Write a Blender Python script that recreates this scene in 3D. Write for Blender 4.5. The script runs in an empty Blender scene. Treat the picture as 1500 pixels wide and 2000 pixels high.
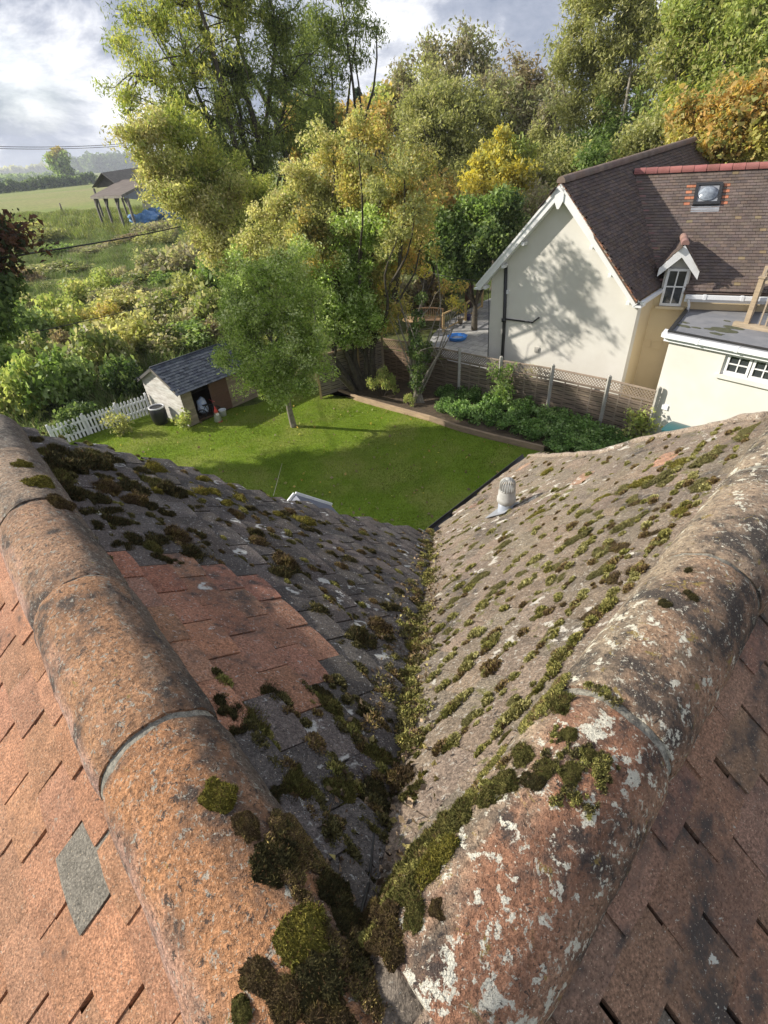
import bpy, math, random
import numpy as np
from mathutils import Vector, Matrix, noise as mnoise
from mathutils.geometry import tessellate_polygon
SC = bpy.context.scene
COL = SC.collection
R = math.radians
# ------------------------------------------------------------------ camera
CH = 8.0                                   # camera height above the lawn
FPX = 976.0; PIT = R(36.0); ROLL = math.atan(0.0746)
CAM = Vector((0, 0, CH))
_f = Vector((0, math.cos(PIT), -math.sin(PIT)))
_r0 = Vector((1, 0, 0)); _u0 = _r0.cross(_f)
_r = math.cos(ROLL) * _r0 - math.sin(ROLL) * _u0
_u = math.sin(ROLL) * _r0 + math.cos(ROLL) * _u0
cd = bpy.data.cameras.new("camera")
cam = bpy.data.objects.new("camera", cd); COL.objects.link(cam)
cd.sensor_fit = 'VERTICAL'; cd.sensor_height = 24.0; cd.sensor_width = 18.0
cd.lens = 24.0 * FPX / 2000.0
cd.clip_start = 0.02; cd.clip_end = 6000
cam.matrix_world = Matrix(((_r.x, _u.x, -_f.x, 0), (_r.y, _u.y, -_f.y, 0), (_r.z, _u.z, -_f.z, CH), (0, 0, 0, 1)))
SC.camera = cam
SC.render.resolution_x = 768; SC.render.resolution_y = 1024
# ------------------------------------------------------------------ light
SUN_AZ, SUN_EL = -82.0, 29.0
w = bpy.data.worlds.new("World"); SC.world = w; w.use_nodes = True
nt = w.node_tree; nt.nodes.clear()
def N(nt, t, **k):
    n = nt.nodes.new(t)
    for a, b in k.items(): setattr(n, a, b)
    return n
def L(nt, a, b): nt.links.new(a, b)
out = N(nt, 'ShaderNodeOutputWorld'); bg = N(nt, 'ShaderNodeBackground')
sky = N(nt, 'ShaderNodeTexSky', sky_type='NISHITA'); sky.sun_disc = False
sky.sun_elevation = R(SUN_EL); sky.sun_rotation = R(SUN_AZ); sky.air_density = 1.0; sky.dust_density = 0.6
tc = N(nt, 'ShaderNodeTexCoord'); mp = N(nt, 'ShaderNodeMapping'); mp.inputs['Scale'].default_value = (1.0, 1.0, 2.3)
L(nt, tc.outputs['Generated'], mp.inputs['Vector'])
def wnoise(scale, det, rough, dist=0.0, loc=(0, 0, 0)):
    m2 = N(nt, 'ShaderNodeMapping'); m2.inputs['Location'].default_value = loc
    L(nt, mp.outputs[0], m2.inputs['Vector'])
    n = N(nt, 'ShaderNodeTexNoise'); n.inputs['Scale'].default_value = scale; n.inputs['Detail'].default_value = det
    n.inputs['Roughness'].default_value = rough; n.inputs['Distortion'].default_value = dist
    L(nt, m2.outputs[0], n.inputs['Vector']); return n.outputs['Fac']
def ramp(nt, src, stops):
    r = N(nt, 'ShaderNodeValToRGB'); e = r.color_ramp.elements
    while len(e) < len(stops): e.new(0.5)
    for i, (p, c) in enumerate(stops):
        e[i].position = p; e[i].color = (c[0], c[1], c[2], 1) if hasattr(c, '__len__') else (c, c, c, 1)
    L(nt, src, r.inputs[0]); return r.outputs[0]
def mix(nt, f, a, b, bt='MIX'):
    m = N(nt, 'ShaderNodeMix', data_type='RGBA', blend_type=bt)
    for s, v in ((m.inputs[0], f), (m.inputs[6], a), (m.inputs[7], b)):
        if isinstance(v, (int, float)): s.default_value = v
        elif isinstance(v, (tuple, list)): s.default_value = (v[0], v[1], v[2], 1)
        else: L(nt, v, s)
    return m.outputs[2]
cover = ramp(nt, wnoise(2.3, 7, .55, .2, (3.1, 1.7, .4)), [(0.20, .25), (0.42, 1)])
shade = wnoise(4.6, 9, .62, .25, (7.3, 2.2, 1.4))
ccol = ramp(nt, shade, [(0.40, (3.6, 4.2, 5.6)), (0.49, (5.2, 5.7, 7.0)), (0.55, (8.6, 8.9, 9.8)), (0.64, (14.5, 14.5, 14.8))])
# ramp colours are stored clamped only in the editor; scale separately to stay safe
L(nt, mix(nt, cover, sky.outputs[0], ccol), bg.inputs['Color'])
bg.inputs['Strength'].default_value = 0.066
L(nt, bg.outputs[0], out.inputs['Surface'])
sd = bpy.data.lights.new("sun", 'SUN'); sd.energy = 5.0; sd.angle = R(0.8); sd.color = (1.0, 0.94, 0.84)
sun = bpy.data.objects.new("sun", sd); COL.objects.link(sun)
tosun = Vector((math.sin(R(SUN_AZ)) * math.cos(R(SUN_EL)), math.cos(R(SUN_AZ)) * math.cos(R(SUN_EL)), math.sin(R(SUN_EL))))
sun.rotation_euler = tosun.to_track_quat('Z', 'Y').to_euler()
sun.location = (-30, 0, 30)
vs = SC.view_settings; vs.view_transform = 'Standard'; vs.look = 'None'; vs.exposure = 0.52; vs.gamma = 1.0
SC.render.engine = 'CYCLES'
SC.cycles.max_bounces = 5; SC.cycles.transparent_max_bounces = 4
# ------------------------------------------------------------------ layout helpers: a pixel of the 1500x2000 photo -> a point of the place
def ray(x, y):
    return ((x - 750) / FPX * _r - (y - 1000) / FPX * _u + _f).normalized()
def gz(x, y, z=0.0):                        # on a horizontal plane
    d = ray(x, y); return CAM + d * ((z - CH) / d.z)
def atD(x, y, D):                           # at horizontal distance D
    d = ray(x, y); return CAM + d * (D / math.hypot(d.x, d.y))
def onpl(x, y, n, P):
    d = ray(x, y); return CAM + d * (n.dot(P - CAM) / n.dot(d))
def rpx(x, y, D, px):                       # size in metres of px pixels there
    return px * (atD(x, y, D) - CAM).dot(_f) / FPX
def az(a): return Vector((math.sin(R(a)), math.cos(R(a)), 0))
Z = Vector((0, 0, 1))
# ------------------------------------------------------------------ object helpers
def tag(o, label=None, cat=None, group=None, kind=None):
    if label: o['label'] = label
    if cat: o['category'] = cat
    if group: o['group'] = group
    if kind: o['kind'] = kind
    return o
def empty(name, loc, label, cat, group=None):
    o = bpy.data.objects.new(name, None); COL.objects.link(o); o.location = loc; o.empty_display_size = .2
    return tag(o, label, cat, group)
def link(name, me, parent=None, mats=None):
    o = bpy.data.objects.new(name, me); COL.objects.link(o)
    if mats:
        for m in (mats if isinstance(mats, (list, tuple)) else [mats]): me.materials.append(m)
    if parent:
        o.parent = parent
        loc = Vector(parent.location)
        p = parent
        if p.parent: loc = Vector((0, 0, 0))
        o.matrix_parent_inverse = Matrix.Translation(-loc)
    return o
def npmesh(name, V, F, cols=None, fm=None, smooth=False):
    """V (n,3), F list of equal-length faces (m,k), cols per vertex (n,3)"""
    V = np.asarray(V, dtype=np.float32); F = np.asarray(F, dtype=np.int32)
    me = bpy.data.meshes.new(name); k = F.shape[1]; m = F.shape[0]
    me.vertices.add(len(V)); me.vertices.foreach_set('co', V.ravel())
    me.loops.add(m * k); me.loops.foreach_set('vertex_index', F.ravel())
    me.polygons.add(m); me.polygons.foreach_set('loop_start', np.arange(m, dtype=np.int32) * k)
    me.polygons.foreach_set('loop_total', np.full(m, k, dtype=np.int32))
    if fm is not None: me.polygons.foreach_set('material_index', np.asarray(fm, dtype=np.int32))
    if smooth: me.polygons.foreach_set('use_smooth', np.ones(m, dtype=bool))
    if cols is not None:
        a = me.attributes.new('col', 'FLOAT_COLOR', 'POINT')
        c = np.ones((len(V), 4), dtype=np.float32); c[:, :3] = cols
        a.data.foreach_set('color', c.ravel())
    me.update(calc_edges=True); me.validate(); return me
class MB:
    def __init__(s): s.v = []; s.f = []; s.c = []; s.m = []; s.cur = (1, 1, 1); s.mi = 0; s.sm = []; s.smooth = False
    def add(s, vs, fs):
        b = len(s.v); s.v += [tuple(p) for p in vs]; s.c += [s.cur] * len(vs)
        s.f += [tuple(b + i for i in f) for f in fs]; s.m += [s.mi] * len(fs); s.sm += [s.smooth] * len(fs)
    def hexa(s, a):                         # 8 corners: bottom 4 ccw, top 4
        s.add(a, [(3, 2, 1, 0), (4, 5, 6, 7), (0, 1, 5, 4), (1, 2, 6, 5), (2, 3, 7, 6), (3, 0, 4, 7)])
    def box(s, c, x, y, z):                 # centre c, half vectors
        c = Vector(c); x = Vector(x); y = Vector(y); z = Vector(z)
        s.hexa([c - x - y - z, c + x - y - z, c + x + y - z, c - x + y - z, c - x - y + z, c + x - y + z, c + x + y + z, c - x + y + z])
    def beam(s, a, b, wd, ht, up=Z):        # bar from a to b, wd sideways, ht along up
        a = Vector(a); b = Vector(b); d = (b - a); sd_ = d.cross(up)
        if sd_.length < 1e-6: sd_ = Vector((1, 0, 0))
        sd_.normalize(); u2 = sd_.cross(d).normalized()
        s.box((a + b) / 2, d / 2, sd_ * wd / 2, u2 * ht / 2)
    def prism(s, poly, ext):                # polygon extruded by vector
        n = len(poly); ext = Vector(ext); p = [Vector(q) for q in poly]
        s.add(p + [q + ext for q in p], [tuple(range(n - 1, -1, -1)), tuple(range(n, 2 * n))] + [(i, (i + 1) % n, n + (i + 1) % n, n + i) for i in range(n)])
    def tube(s, pts, rad, k=6, cap=True):
        pts = [Vector(p) for p in pts]; n = len(pts)
        if not hasattr(rad, '__len__'): rad = [rad] * n
        vs = []; prev = None
        for i in range(n):
            d = (pts[min(i + 1, n - 1)] - pts[max(i - 1, 0)])
            if d.length < 1e-9: d = Vector((0, 0, 1))
            d.normalize()
            if prev is None: a = d.orthogonal().normalized()
            else:
                a = prev - d * prev.dot(d)
                a = a.normalized() if a.length > 1e-6 else d.orthogonal().normalized()
            prev = a; b = d.cross(a)
            for j in range(k):
                t = 2 * math.pi * j / k; vs.append(pts[i] + (a * math.cos(t) + b * math.sin(t)) * rad[i])
        fs = [(i * k + j, i * k + (j + 1) % k, (i + 1) * k + (j + 1) % k, (i + 1) * k + j) for i in range(n - 1) for j in range(k)]
        if cap: fs += [tuple(range(k - 1, -1, -1)), tuple((n - 1) * k + j for j in range(k))]
        o = s.smooth; s.smooth = True; s.add(vs, fs); s.smooth = o
    def lathe(s, c, prof, k=20, axis=Z):
        c = Vector(c); ax = Vector(axis).normalized(); a = ax.orthogonal().normalized(); b = ax.cross(a); vs = []
        for (r_, h_) in prof:
            for j in range(k):
                t = 2 * math.pi * j / k; vs.append(c + ax * h_ + (a * math.cos(t) + b * math.sin(t)) * r_)
        n = len(prof)
        fs = [(i * k + j, i * k + (j + 1) % k, (i + 1) * k + (j + 1) % k, (i + 1) * k + j) for i in range(n - 1) for j in range(k)]
        fs += [tuple(range(k - 1, -1, -1)), tuple((n - 1) * k + j for j in range(k))]
        o = s.smooth; s.smooth = True; s.add(vs, fs); s.smooth = o
    def mesh(s, name):
        me = bpy.data.meshes.new(name); me.from_pydata(s.v, [], s.f)
        a = me.attributes.new('col', 'FLOAT_COLOR', 'POINT')
        c = np.ones((len(s.v), 4), dtype=np.float32); c[:, :3] = np.array(s.c, dtype=np.float32).reshape(-1, 3)
        a.data.foreach_set('color', c.ravel())
        me.polygons.foreach_set('material_index', s.m); me.polygons.foreach_set('use_smooth', s.sm)
        me.update(); return me
    def build(s, name, mats, parent=None): return link(name, s.mesh(name), parent, mats)
# ------------------------------------------------------------------ materials
def newmat(name):
    m = bpy.data.materials.new(name); m.use_nodes = True; nt = m.node_tree; nt.nodes.clear()
    o = N(nt, 'ShaderNodeOutputMaterial'); b = N(nt, 'ShaderNodeBsdfPrincipled'); L(nt, b.outputs[0], o.inputs[0])
    return m, nt, b, o
def tnoise(nt, vec, scale, det=4, rough=.55, dist=0.0):
    n = N(nt, 'ShaderNodeTexNoise'); n.inputs['Scale'].default_value = scale; n.inputs['Detail'].default_value = det
    n.inputs['Roughness'].default_value = rough; n.inputs['Distortion'].default_value = dist
    L(nt, vec, n.inputs['Vector']); return n.outputs['Fac']
def objco(nt, off=(0, 0, 0), sc=(1, 1, 1)):
    t = N(nt, 'ShaderNodeTexCoord'); m = N(nt, 'ShaderNodeMapping'); m.inputs['Location'].default_value = off; m.inputs['Scale'].default_value = sc
    L(nt, t.outputs['Object'], m.inputs['Vector']); return m.outputs[0]
def attrcol(nt):
    a = N(nt, 'ShaderNodeAttribute'); a.attribute_name = 'col'; return a.outputs['Color']
def bumpn(nt, b, hs):                       # hs: list of (socket, strength, distance)
    prev = None
    for (h, st, ds) in hs:
        bp = N(nt, 'ShaderNodeBump'); bp.inputs['Strength'].default_value = st; bp.inputs['Distance'].default_value = ds
        L(nt, h, bp.inputs['Height'])
        if prev is not None: L(nt, prev, bp.inputs['Normal'])
        prev = bp.outputs[0]
    L(nt, prev, b.inputs['Normal'])
def math_(nt, op, a, b=None):
    m = N(nt, 'ShaderNodeMath', operation=op)
    for s, v in ((m.inputs[0], a), (m.inputs[1], b)):
        if v is None: continue
        if isinstance(v, (int, float)): s.default_value = v
        else: L(nt, v, s)
    return m.outputs[0]
def simple(name, c1, c2=None, scale=6, rough=.8, bump=.15, bs=60, bd=.003, attr=False, metal=0, sc=(1, 1, 1), spec=.4):
    m, nt, b, o = newmat(name); v = objco(nt, sc=sc)
    c2 = c2 or tuple(x * .8 for x in c1)
    col = mix(nt, ramp(nt, tnoise(nt, v, scale, 6, .65), [(0.35, 0), (0.65, 1)]), c1, c2)
    if attr: col = mix(nt, 1.0, col, attrcol(nt), 'MULTIPLY')
    L(nt, col, b.inputs['Base Color']); b.inputs['Roughness'].default_value = rough; b.inputs['Metallic'].default_value = metal
    b.inputs['Specular IOR Level'].default_value = spec
    if bump: bumpn(nt, b, [(tnoise(nt, v, bs, 5, .6), bump, bd)])
    return m
def leafmat(name, trans=.50, rough=.55):
    m, nt, b, o = newmat(name); c = attrcol(nt); L(nt, c, b.inputs['Base Color'])
    b.inputs['Roughness'].default_value = rough; b.inputs['Specular IOR Level'].default_value = .35
    t = N(nt, 'ShaderNodeBsdfTranslucent'); L(nt, mix(nt, 1.0, c, (1.12, 1.16, .72), 'MULTIPLY'), t.inputs['Color'])
    x = N(nt, 'ShaderNodeMixShader'); x.inputs[0].default_value = trans
    L(nt, b.outputs[0], x.inputs[1]); L(nt, t.outputs[0], x.inputs[2]); L(nt, x.outputs[0], o.inputs[0]); return m
def tilemat(name, soot=.5, lichen=.3, ring=.2, orange=.1, grain=170, pale=(.52, .52, .45), sootc=(.05, .045, .042), bstr=.9, pits=True, rough=.85, soots=3.2, spots=.25, mossy=0.0, lsc=15):
    """weathered clay: attribute colour, soot clouds, pale lichen crusts and rings, grain bump"""
    m, nt, b, o = newmat(name); v = objco(nt)
    big = tnoise(nt, v, soots, 5, .62, .4); mid = tnoise(nt, v, 22, 6, .68); fine = tnoise(nt, v, grain, 4, .72); vf = tnoise(nt, v, grain * 3, 2, .6)
    c = attrcol(nt)
    c = mix(nt, 1.0, c, ramp(nt, fine, [(0.32, .42), (0.5, .98), (0.66, 1.65)]), 'MULTIPLY')
    c = mix(nt, 1.0, c, ramp(nt, mid, [(0.3, .68), (0.7, 1.25)]), 'MULTIPLY')
    # soot
    s = math_(nt, 'ADD', math_(nt, 'MULTIPLY', big, .55), math_(nt, 'MULTIPLY', mid, .45))
    s = math_(nt, 'ADD', s, math_(nt, 'MULTIPLY', fine, .18))
    lo = .72 - soot * .30
    c = mix(nt, ramp(nt, s, [(lo - .03, 0), (lo + .07, .92)]), c, sootc)
    # pale crust
    if lichen > 0:
        l1 = tnoise(nt, objco(nt, (5.1, 2.3, 8.8)), lsc, 7, .66, .12); l2 = tnoise(nt, objco(nt, (1.1, 9.3, 3.8)), 2.6, 3, .5)
        ls = math_(nt, 'ADD', math_(nt, 'MULTIPLY', l1, .7), math_(nt, 'MULTIPLY', l2, .45))
        lt = .80 - lichen * .25
        c = mix(nt, ramp(nt, ls, [(lt, 0), (lt + .012, .95)]), c, mix(nt, mid, tuple(x * .75 for x in pale), tuple(min(1, x * 1.2) for x in pale)))
    if orange > 0:
        o1 = tnoise(nt, objco(nt, (2.2, 6.3, 1.8)), 26, 6, .7, .5); ot = .72 - orange * .25
        c = mix(nt, ramp(nt, o1, [(ot, 0), (ot + .03, .8)]), c, (.30, .22, .06))
    if ring > 0:
        vr = N(nt, 'ShaderNodeTexVoronoi'); vr.inputs['Scale'].default_value = 9
        wv = N(nt, 'ShaderNodeVectorMath', operation='ADD'); L(nt, objco(nt, (.3, .2, .7)), wv.inputs[0])
        nn = N(nt, 'ShaderNodeTexNoise'); nn.inputs['Scale'].default_value = 28; L(nt, v, nn.inputs['Vector'])
        sc_ = N(nt, 'ShaderNodeVectorMath', operation='SCALE'); sc_.inputs['Scale'].default_value = .045; L(nt, nn.outputs['Color'], sc_.inputs[0]); L(nt, sc_.outputs[0], wv.inputs[1])
        L(nt, wv.outputs[0], vr.inputs['Vector'])
        sep = N(nt, 'ShaderNodeSeparateColor'); L(nt, vr.outputs['Color'], sep.inputs[0])
        rr = ramp(nt, vr.outputs['Distance'], [(0.15, 0), (0.19, 1), (0.25, 1), (0.29, 0)])
        sel = math_(nt, 'GREATER_THAN', sep.outputs[0], 1 - ring)
        brk = ramp(nt, tnoise(nt, v, 14, 4, .6), [(0.44, 0), (0.5, 1)])
        c = mix(nt, math_(nt, 'MULTIPLY', math_(nt, 'MULTIPLY', rr, sel), brk), c, pale)
    if mossy > 0:
        g1 = tnoise(nt, objco(nt, (8.2, 3.3, 5.8)), 9, 6, .7, .5); gt = .70 - mossy * .25
        c = mix(nt, ramp(nt, g1, [(gt, 0), (gt + .05, .85)]), c, mix(nt, fine, (.06, .07, .02), (.22, .20, .05)))
    if spots > 0:                           # small bright and dark grains and flecks
        f1 = tnoise(nt, objco(nt, (3.3, 1.1, 4.4)), 75, 5, .75, .6); f2 = tnoise(nt, objco(nt, (7.3, 5.1, 2.4)), 55, 5, .78, .8); f3 = tnoise(nt, objco(nt, (1.3, 2.1, 9.4)), 260, 2, .6)
        h_ = .68 - spots * .18
        c = mix(nt, ramp(nt, f1, [(h_, 0), (h_ + .02, .8)]), c, tuple(x * .85 for x in pale))
        c = mix(nt, ramp(nt, f2, [(h_ + .01, 0), (h_ + .03, .85)]), c, (.045, .038, .035))
        c = mix(nt, ramp(nt, f3, [(.66, 0), (.70, .7)]), c, (.62, .50, .36))
    L(nt, c, b.inputs['Base Color']); b.inputs['Roughness'].default_value = rough; b.inputs['Specular IOR Level'].default_value = .35
    bumpn(nt, b, [(mid, min(1, .7 * bstr), .010), (fine, min(1, .9 * bstr), .006 * max(1, bstr)), (vf, min(1, .6 * bstr), .002)])
    return m
M = {}
M['leaf'] = leafmat('leaf')
M['bark'] = simple('bark', (.10, .085, .06), (.045, .038, .03), 8, .9, .6, 30, .02)
M['barkpale'] = simple('bark_pale', (.30, .27, .22), (.16, .14, .11), 8, .9, .4, 30, .01)
M['white'] = simple('white_paint', (.80, .80, .79), (.74, .74, .74), 3, .45, .05, 40)
M['upvc'] = simple('white_plastic', (.80, .81, .82), (.76, .77, .78), 3, .3, .0)
M['black'] = simple('black_plastic', (.02, .02, .022), (.03, .03, .03), 3, .35, .0)
M['render'] = simple('cream_render', (.69, .665, .605), (.62, .59, .525), .7, .9, .25, 90, .002)
M['renderY'] = simple('buff_render', (.68, .56, .36), (.64, .52, .33), 1.2, .9, .25, 90, .002)
M['glass'] = simple('window_glass', (.03, .035, .04), (.05, .055, .06), 2, .08, 0, spec=.8)
M['lead'] = simple('lead', (.22, .23, .25), (.30, .31, .33), 6, .55, .2, 30)
M['mortar'] = tilemat('mortar', soot=.35, lichen=.35, ring=0, orange=.2, grain=120, pale=(.42, .42, .36), spots=.1)
M['wood'] = simple('weathered_wood', (.33, .285, .225), (.22, .19, .155), 3, .85, .5, 40, .004, attr=True, sc=(1, 1, 6))
M['woodnew'] = simple('new_timber', (.50, .36, .18), (.40, .28, .13), 4, .8, .4, 40, .003, sc=(1, 1, 4))
M['concrete'] = simple('concrete', (.42, .40, .36), (.30, .29, .26), 6, .9, .4, 60, .004)
M['neigh'] = simple('plain_tile', (1, 1, 1), (.72, .70, .68), 2.2, .85, .4, 60, .004, attr=True)
M['slate'] = simple('felt_shingle', (.055, .065, .085), (.10, .115, .14), 9, .8, .3, 60, .004, attr=True)
M['plain'] = simple('painted', (1, 1, 1), (.85, .85, .85), 9, .6, .1, 60, .003, attr=True)
M['soil'] = simple('soil', (.06, .042, .028), (.11, .08, .05), 7, .95, .8, 25, .03)
# ------------------------------------------------------------------ ground
def ground_mat(name, cols, scales, bump=.6, bs=20, bd=.05):
    m, nt, b, o = newmat(name); v = objco(nt)
    c = mix(nt, ramp(nt, tnoise(nt, v, scales[0], 6, .65, .3), [(0.38, 0), (0.62, 1)]), cols[0], cols[1])
    c = mix(nt, ramp(nt, tnoise(nt, v, scales[1], 5, .6), [(0.45, 0), (0.62, 1)]), c, cols[2])
    c = mix(nt, 1.0, c, ramp(nt, tnoise(nt, v, scales[2], 4, .7), [(0.3, .62), (0.7, 1.35)]), 'MULTIPLY')
    L(nt, c, b.inputs['Base Color']); b.inputs['Roughness'].default_value = .95; b.inputs['Specular IOR Level'].default_value = .1
    bumpn(nt, b, [(tnoise(nt, v, bs, 5, .7), bump, bd)]); return m
M['rough'] = ground_mat('rough_grass', [(.06, .085, .025), (.10, .12, .035), (.13, .11, .055)], [.25, .09, 3.5], .8, 5, .15)
M['field'] = ground_mat('field_grass', [(.17, .22, .055), (.22, .25, .07), (.25, .24, .10)], [.03, .012, .7], .5, 2, .1)
M['lawn'] = ground_mat('lawn_grass', [(.12, .19, .016), (.17, .25, .028), (.22, .25, .055)], [1.2, .5, 22], .9, 60, .03)
me = bpy.data.meshes.new('ground')
me.from_pydata([(-3000, -200, -.02), (3000, -200, -.02), (3000, 5000, -.02), (-3000, 5000, -.02)], [], [(0, 1, 2, 3)])
g = link('ground', me, None, M['rough']); tag(g, 'rough grassy ground spreading out from the gardens', kind='structure')
def sheet(name, poly, z, mat, label, kind='structure'):
    me = bpy.data.meshes.new(name); me.from_pydata([(p[0], p[1], z) for p in poly], [], [tuple(t) for t in tessellate_polygon([[Vector((p[0], p[1], 0)) for p in poly]])])
    me.flip_normals() if me.polygons[0].normal.z < 0 else None
    o = link(name, me, None, mat); tag(o, label, kind=kind); return o
field_poly = [gz(-900, 520), gz(0, 470), gz(150, 432), gz(330, 415), gz(700, 385), (60, 160, 0), (900, 3000, 0), (-2500, 3000, 0), (-1500, 700, 0)]
sheet('field', field_poly, .02, M['field'], 'wide pasture field rising to the horizon behind the barn')
lawn_px = [(110, 878), (200, 838), (290, 812), (330, 822), (372, 835), (455, 797), (500, 790), (560, 765), (640, 760), (700, 783), (760, 800), (840, 822), (900, 842), (960, 858), (1062, 882)]
lawn_poly = [gz(*p) for p in lawn_px]
lawn_poly = [Vector((-14, 3, 0)), Vector((-14, 15.2, 0))] + lawn_poly + [Vector((9, 12.2, 0)), Vector((10, 3, 0))]
sheet('lawn', lawn_poly, .004, M['lawn'], 'mown green garden lawn dappled with tree shadow')
bed_px = [(640, 760), (700, 783), (760, 800), (840, 822), (900, 842), (960, 858), (1062, 882)]
# ------------------------------------------------------------------ tiled slopes
def inpoly(p, poly):
    x, y = p; c = False; n = len(poly); j = n - 1
    for i in range(n):
        xi, yi = poly[i]; xj, yj = poly[j]
        if (yi > y) != (yj > y) and x < (xj - xi) * (y - yi) / (yj - yi) + xi: c = not c
        j = i
    return c
def tiles(mb, org, a, d, n, poly, colfn, gauge=.1, tw=.165, th=.012, rnd=None, tilt=.013, grid=1, jit=.0015, gap=.003, lip=.05, skip=0.0):
    """courses of plain tiles over the (s along a, v down d) polygon"""
    rnd = rnd or random.Random(3)
    s0 = min(p[0] for p in poly); s1 = max(p[0] for p in poly); v0 = min(p[1] for p in poly); v1 = max(p[1] for p in poly)
    r = math.floor(v0 / gauge)
    while r * gauge < v1:
        off = (tw / 2 if r % 2 else 0) + rnd.uniform(-.006, .006)
        k = math.floor((s0 - off) / tw)
        while k * tw + off < s1:
            sc_ = k * tw + off + tw / 2; vc = (r + .5) * gauge
            k += 1
            if not inpoly((sc_, vc), poly): continue
            if skip and rnd.random() < skip: continue
            mb.cur = colfn(sc_, vc, rnd)
            g1 = gap * rnd.uniform(.3, 1.8); g2 = gap * rnd.uniform(.3, 1.8)
            sl = sc_ - tw / 2 + g1; sr = sc_ + tw / 2 - g2
            vt = r * gauge - lip; vb = (r + 1) * gauge + rnd.uniform(-.003, .003) * (1 if jit > 0 else 0)
            dh = rnd.uniform(-1, 1) * jit * 1.5; tw_ = rnd.uniform(-1, 1) * jit; sk = rnd.uniform(-1, 1) * jit
            L_ = vb - vt
            def P(s, v, h): return org + a * s + d * v + n * h
            def H(s, v):
                q = (v - vt) / L_; e = (s - sc_) / (tw / 2)
                return .002 + tilt * q + (dh + tw_ * e) * q - (.0022 * e * e if grid > 1 else 0)
            if grid <= 1:
                cs = [(sl, vt), (sr, vt), (sr, vb + sk), (sl, vb - sk)]
                top = [P(s, v, H(s, v) + th) for s, v in cs]; bot = [P(s, v, H(s, v)) for s, v in cs]
                mb.hexa([bot[3], bot[2], bot[1], bot[0], top[3], top[2], top[1], top[0]])
            else:
                ns, nv = grid, grid
                ph = rnd.uniform(0, 50); vs = []; bot = []
                for iv in range(nv + 1):
                    for is_ in range(ns + 1):
                        fs_ = is_ / ns; fv = iv / nv
                        s = sl + (sr - sl) * fs_; v = vt + (vb + sk * (2 * fs_ - 1) - vt) * fv
                        edge = (is_ in (0, ns)) or (iv == nv)
                        nz = mnoise.noise(Vector((s * 30 + ph, v * 30, 1)))
                        nz2 = mnoise.noise(Vector((s * 80 + ph, v * 80, 4)))
                        if is_ == 0: s += .002 * nz2
                        if is_ == ns: s += .002 * nz2
                        if iv == nv: v += .0025 * nz2 - (.004 if is_ in (0, ns) else 0)
                        h = H(s, v) + th + .0012 * nz + .0006 * nz2 - (.0018 if edge else 0)
                        vs.append(P(s, v, h))
                W = ns + 1; fs = [(iv * W + i, (iv + 1) * W + i, (iv + 1) * W + i + 1, iv * W + i + 1) for iv in range(nv) for i in range(ns)]
                b0 = len(vs)
                rim = [iv * W for iv in range(nv + 1)] + [nv * W + i for i in range(1, ns + 1)] + [iv * W + ns for iv in range(nv - 1, -1, -1)]
                for q in rim: vs.append(Vector(vs[q]) - n * (th + .001))
                for i in range(len(rim) - 1): fs.append((rim[i], b0 + i, b0 + i + 1, rim[i + 1]))
                mb.smooth = False; mb.add(vs, fs)
        r += 1
# ------------------------------------------------------------------ the house under the camera
O = Vector((-.091, .066, CH - .973))
aL = az(-39.1); aR = az(47.6)
hdL = az(50.9); hdR = az(-42.4)            # horizontal directions down into the valley from each ridge
hoL = az(-129.1); hoR = az(137.6)          # and outward
def slope(h, deg, off):
    p = R(deg); d = Vector((h.x * math.cos(p), h.y * math.cos(p), -math.sin(p))); n = Vector((h.x * math.sin(p), h.y * math.sin(p), math.cos(p)))
    return O + Z * off, d, n
own = empty('tiled_house', (0, 0, 0), 'old clay tiled house with two mossy ridges meeting at a valley right below the camera', 'house')
S_LI = slope(hdL, 33, .060); S_RI = slope(hdR, 38, .070); S_LO = slope(hoL, 40, .055); S_RO = slope(hoR, 40, .055)
def sv(S, a, P):
    o_, d, n = S; w = P - o_; return (w.dot(a), w.dot(d))
def px_on(S, x, y): return onpl(x, y, S[2], S[0])
def clampc(c): return tuple(max(0, min(1, x)) for x in c)
def vary(base, amt, rnd, hue=.06):
    k = 1 + rnd.uniform(-amt, amt); return clampc((base[0] * k * (1 + rnd.uniform(-hue, hue)), base[1] * k, base[2] * k * (1 + rnd.uniform(-hue, hue))))
# inner left slope outline: ridge, far verge, eave corner, valley
vdir = S_LI[2].cross(S_RI[2]).normalized()
if vdir.z > 0: vdir = -vdir
vcorn = px_on(S_LI, 845, 1045)
LI_edge = [(40, 838), (62, 845), (100, 852), (150, 868), (232, 884), (300, 905), (400, 930), (500, 966), (600, 990), (700, 1016), (790, 1034), (846, 1048)]
polyLI = [(-.1, -.02)] + [(sv(S_LI, aL, px_on(S_LI, 40, 838))[0], -.02)] + [sv(S_LI, aL, px_on(S_LI, *p)) for p in LI_edge[1:]]
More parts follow.
